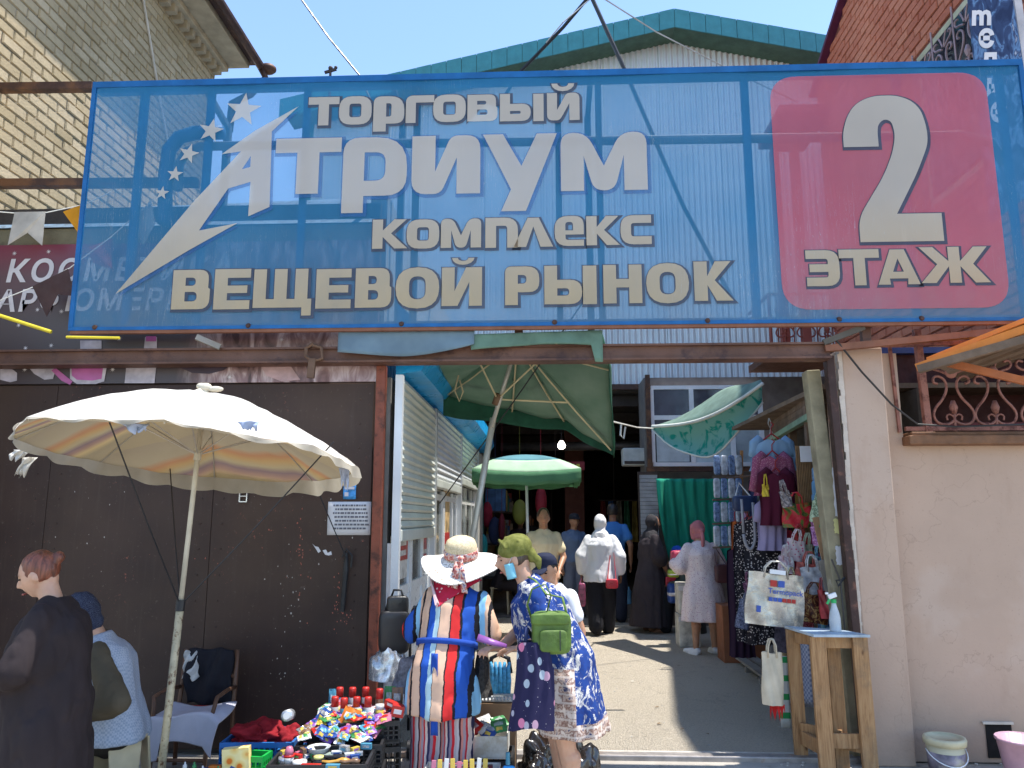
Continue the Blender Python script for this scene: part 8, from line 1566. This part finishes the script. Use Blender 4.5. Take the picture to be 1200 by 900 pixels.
# ================================================================ BUNTING, CABLES, LETTERED BANNER ABOVE RIGHT
def flag(name, pts, Y, m, label, cat='flag'):
    mb = MB(); P3 = [at(x, y, Y) for x, y in pts]; l = [(p.x, p.z) for p in P3]; l = l if area(l) > 0 else l[::-1]
    mb.poly([l], lambda x, y, d: (x, Y+.02*sin(x*22+y*8)+d, y), .003); return single(mb, name, m, label, cat, 'bunting flags')
flag('bunting_flag', [(18, 249), (55, 249), (48, 287), (31, 272), (9, 287)], 5.38, mat('white_flag', (.58,.54,.48), .8, trans=.3), 'white swallow tailed flag on the string above the cosmetics sign')
flag('bunting_flag', [(72, 247), (97, 241), (94, 276)], 5.38, mat('orange_flag', (.72,.34,.02), .8, trans=.3), 'orange triangular flag beside the left end of the banner')
flag('bunting_flag', [(39, 336), (80, 315), (86, 340), (86, 347), (68, 345), (54, 371)], 5.37, mat('maroon_flag', (.06,.03,.028), .8), 'dark brown flag in front of the cosmetics lettering')
flag('bunting_flag', [(105, 290), (130, 278), (131, 315), (108, 308)], 5.45, mat('red_flag', (.40,.06,.06), .8, trans=.3), 'red flag seen through the left end of the banner')
flag('bunting_flag', [(155, 265), (178, 234), (182, 262), (168, 287)], 5.45, mat('white_flag'), 'white flag seen through the banner below the small stars')
for pts, Y, lab in (([(-5, 248), (20, 250), (55, 249), (98, 240), (130, 225)], 5.40, 'upper bunting string with white and orange flags'), ([(-5, 354), (40, 336), (82, 314), (130, 278), (180, 234)], 5.40, 'lower bunting string carrying the dark brown flag')):
    mb = MB(); mb.tube([at(x, y, Y) for x, y in pts], .004, 5); single(mb, 'bunting_string', mat('white_rope'), lab, 'string')
mb = MB(); mb.tube([at(-6, 368, 5.15), at(60, 389, 5.2)], .013, 8); single(mb, 'yellow_rod', mat('yellow_rod', (.60,.48,.03), .5), 'thin yellow rod in front of the cosmetics sign at the left edge', 'rod')
mb = MB(); mb.tube([at(78, 395, 5.2), at(140, 396, 5.2)], .010, 8); single(mb, 'yellow_rod', mat('yellow_rod'), 'short yellow strip under the lower left corner of the banner', 'rod')
for pts, r_, lab in (([(350, -5, 9), (385, 44, 9), (421, 88, 9), (440, 130, 9)], .012, 'dark cable crossing the sky left of the gable'), ([(692, -6, 7), (660, 32, 7.3), (610, 84, 7.6), (580, 130, 8)], .018, 'thick dark cable slanting down to the left across the gable'), ([(692, -6, 7), (712, 38, 7), (733, 84, 7), (800, 240, 7), (858, 350, 7)], .020, 'thick dark cable slanting down to the right behind the banner'), ([(704, -4, 8), (770, 38, 8.4), (852, 80, 8.8), (935, 120, 9.5)], .009, 'thin pale cable running right across the gable'), ([(695, -4, 7), (660, 26, 7), (640, 50, 7.2)], .006, 'thin grey wire beside the thick cable on the gable')):
    mb = MB(); mb.tube([at(*p) for p in pts], r_, 6); single(mb, 'cable', mat('pale_cable', (.42,.42,.42), .5) if 'pale' in lab or 'grey' in lab else c_blk, lab, 'cable')
mb = MB(); mb.tube([at(978, 396, 5.36), at(1010, 436, 5.4), at(1045, 474, 5.44), at(1075, 497, 5.5), at(1120, 500, 5.5), at(1210, 497, 5.5)], .007, 6); single(mb, 'cable', c_blk, 'black cable drooping across the pilaster to the wooden sill', 'cable')
mb = MB(); q = at(387, 90, 6); mb.tube([q-V((0,0,.4)), q+V((0,0,.06))], .012, 6); mb.beam(q+V((-.05,0,.04)), q+V((.05,0,.07)), .02, .02); mb.ell(q+V((0,0,.08)), (.02,.02,.02)); mb.ell(q+V((.045,0,.085)), (.015,.015,.015)); single(mb, 'insulator', steel_dk, 'small dark insulator bracket sticking up above the banner', 'insulator')
# vertical tailor's sign
vs_ = thing('vertical_sign', 'tall navy vertical sign with white letters hanging at the top right', 'sign', at(1165, 60, 5.9))
def navyp(g):
    n_ = g.noise(4, 5, g.scalev(g.co(), (2.2, 1, 1)), dist=1.5); return g.ramp(n_, [(.36, (.012,.02,.06)), (.5, (.03,.05,.12)), (.58, (.12,.22,.38)), (.64, (.02,.03,.09)), (.75, (.40,.44,.52))])
YS = 5.9; a, b, c_, d_ = at(1133, -30, YS), at(1182, -30, YS), at(1222, 215, YS), at(1162, 262, YS)
mb = MB(); mb.add([d_, c_, b, a]+[p+V((0,.03,0)) for p in (d_, c_, b, a)], [(0,1,2,3),(7,6,5,4),(0,4,5,1),(1,5,6,2),(2,6,7,3),(3,7,4,0)]); mb.build('board', pattern('navy_tailor_print', navyp, .05, .4), vs_)
for ch_, px, py, h_ in (('m', 1138, 29, 27), ('є', 1146, 55, 29), ('л', 1150, 83, 29), ('ь', 1155, 113, 29), ('є', 1160, 142, 31)):
    o = at(px, py, YS-.006); k = (at(px, py-h_, YS)-at(px, py, YS)).length; mb = MB(); text_mb(mb, ch_, lambda x, y, d: (o.x+x+y*.12, YS-.006, o.z+y), k/.72*.92, .035, wide=.8); mb.build('letter', white_p, vs_)
mb = MB(); mb.beam(at(1185, -40, 5.95), at(1226, 250, 5.95), .06, .05, (0,1,0)); mb.build('side_post', mat('pale_post', (.48,.44,.44), .6), vs_)
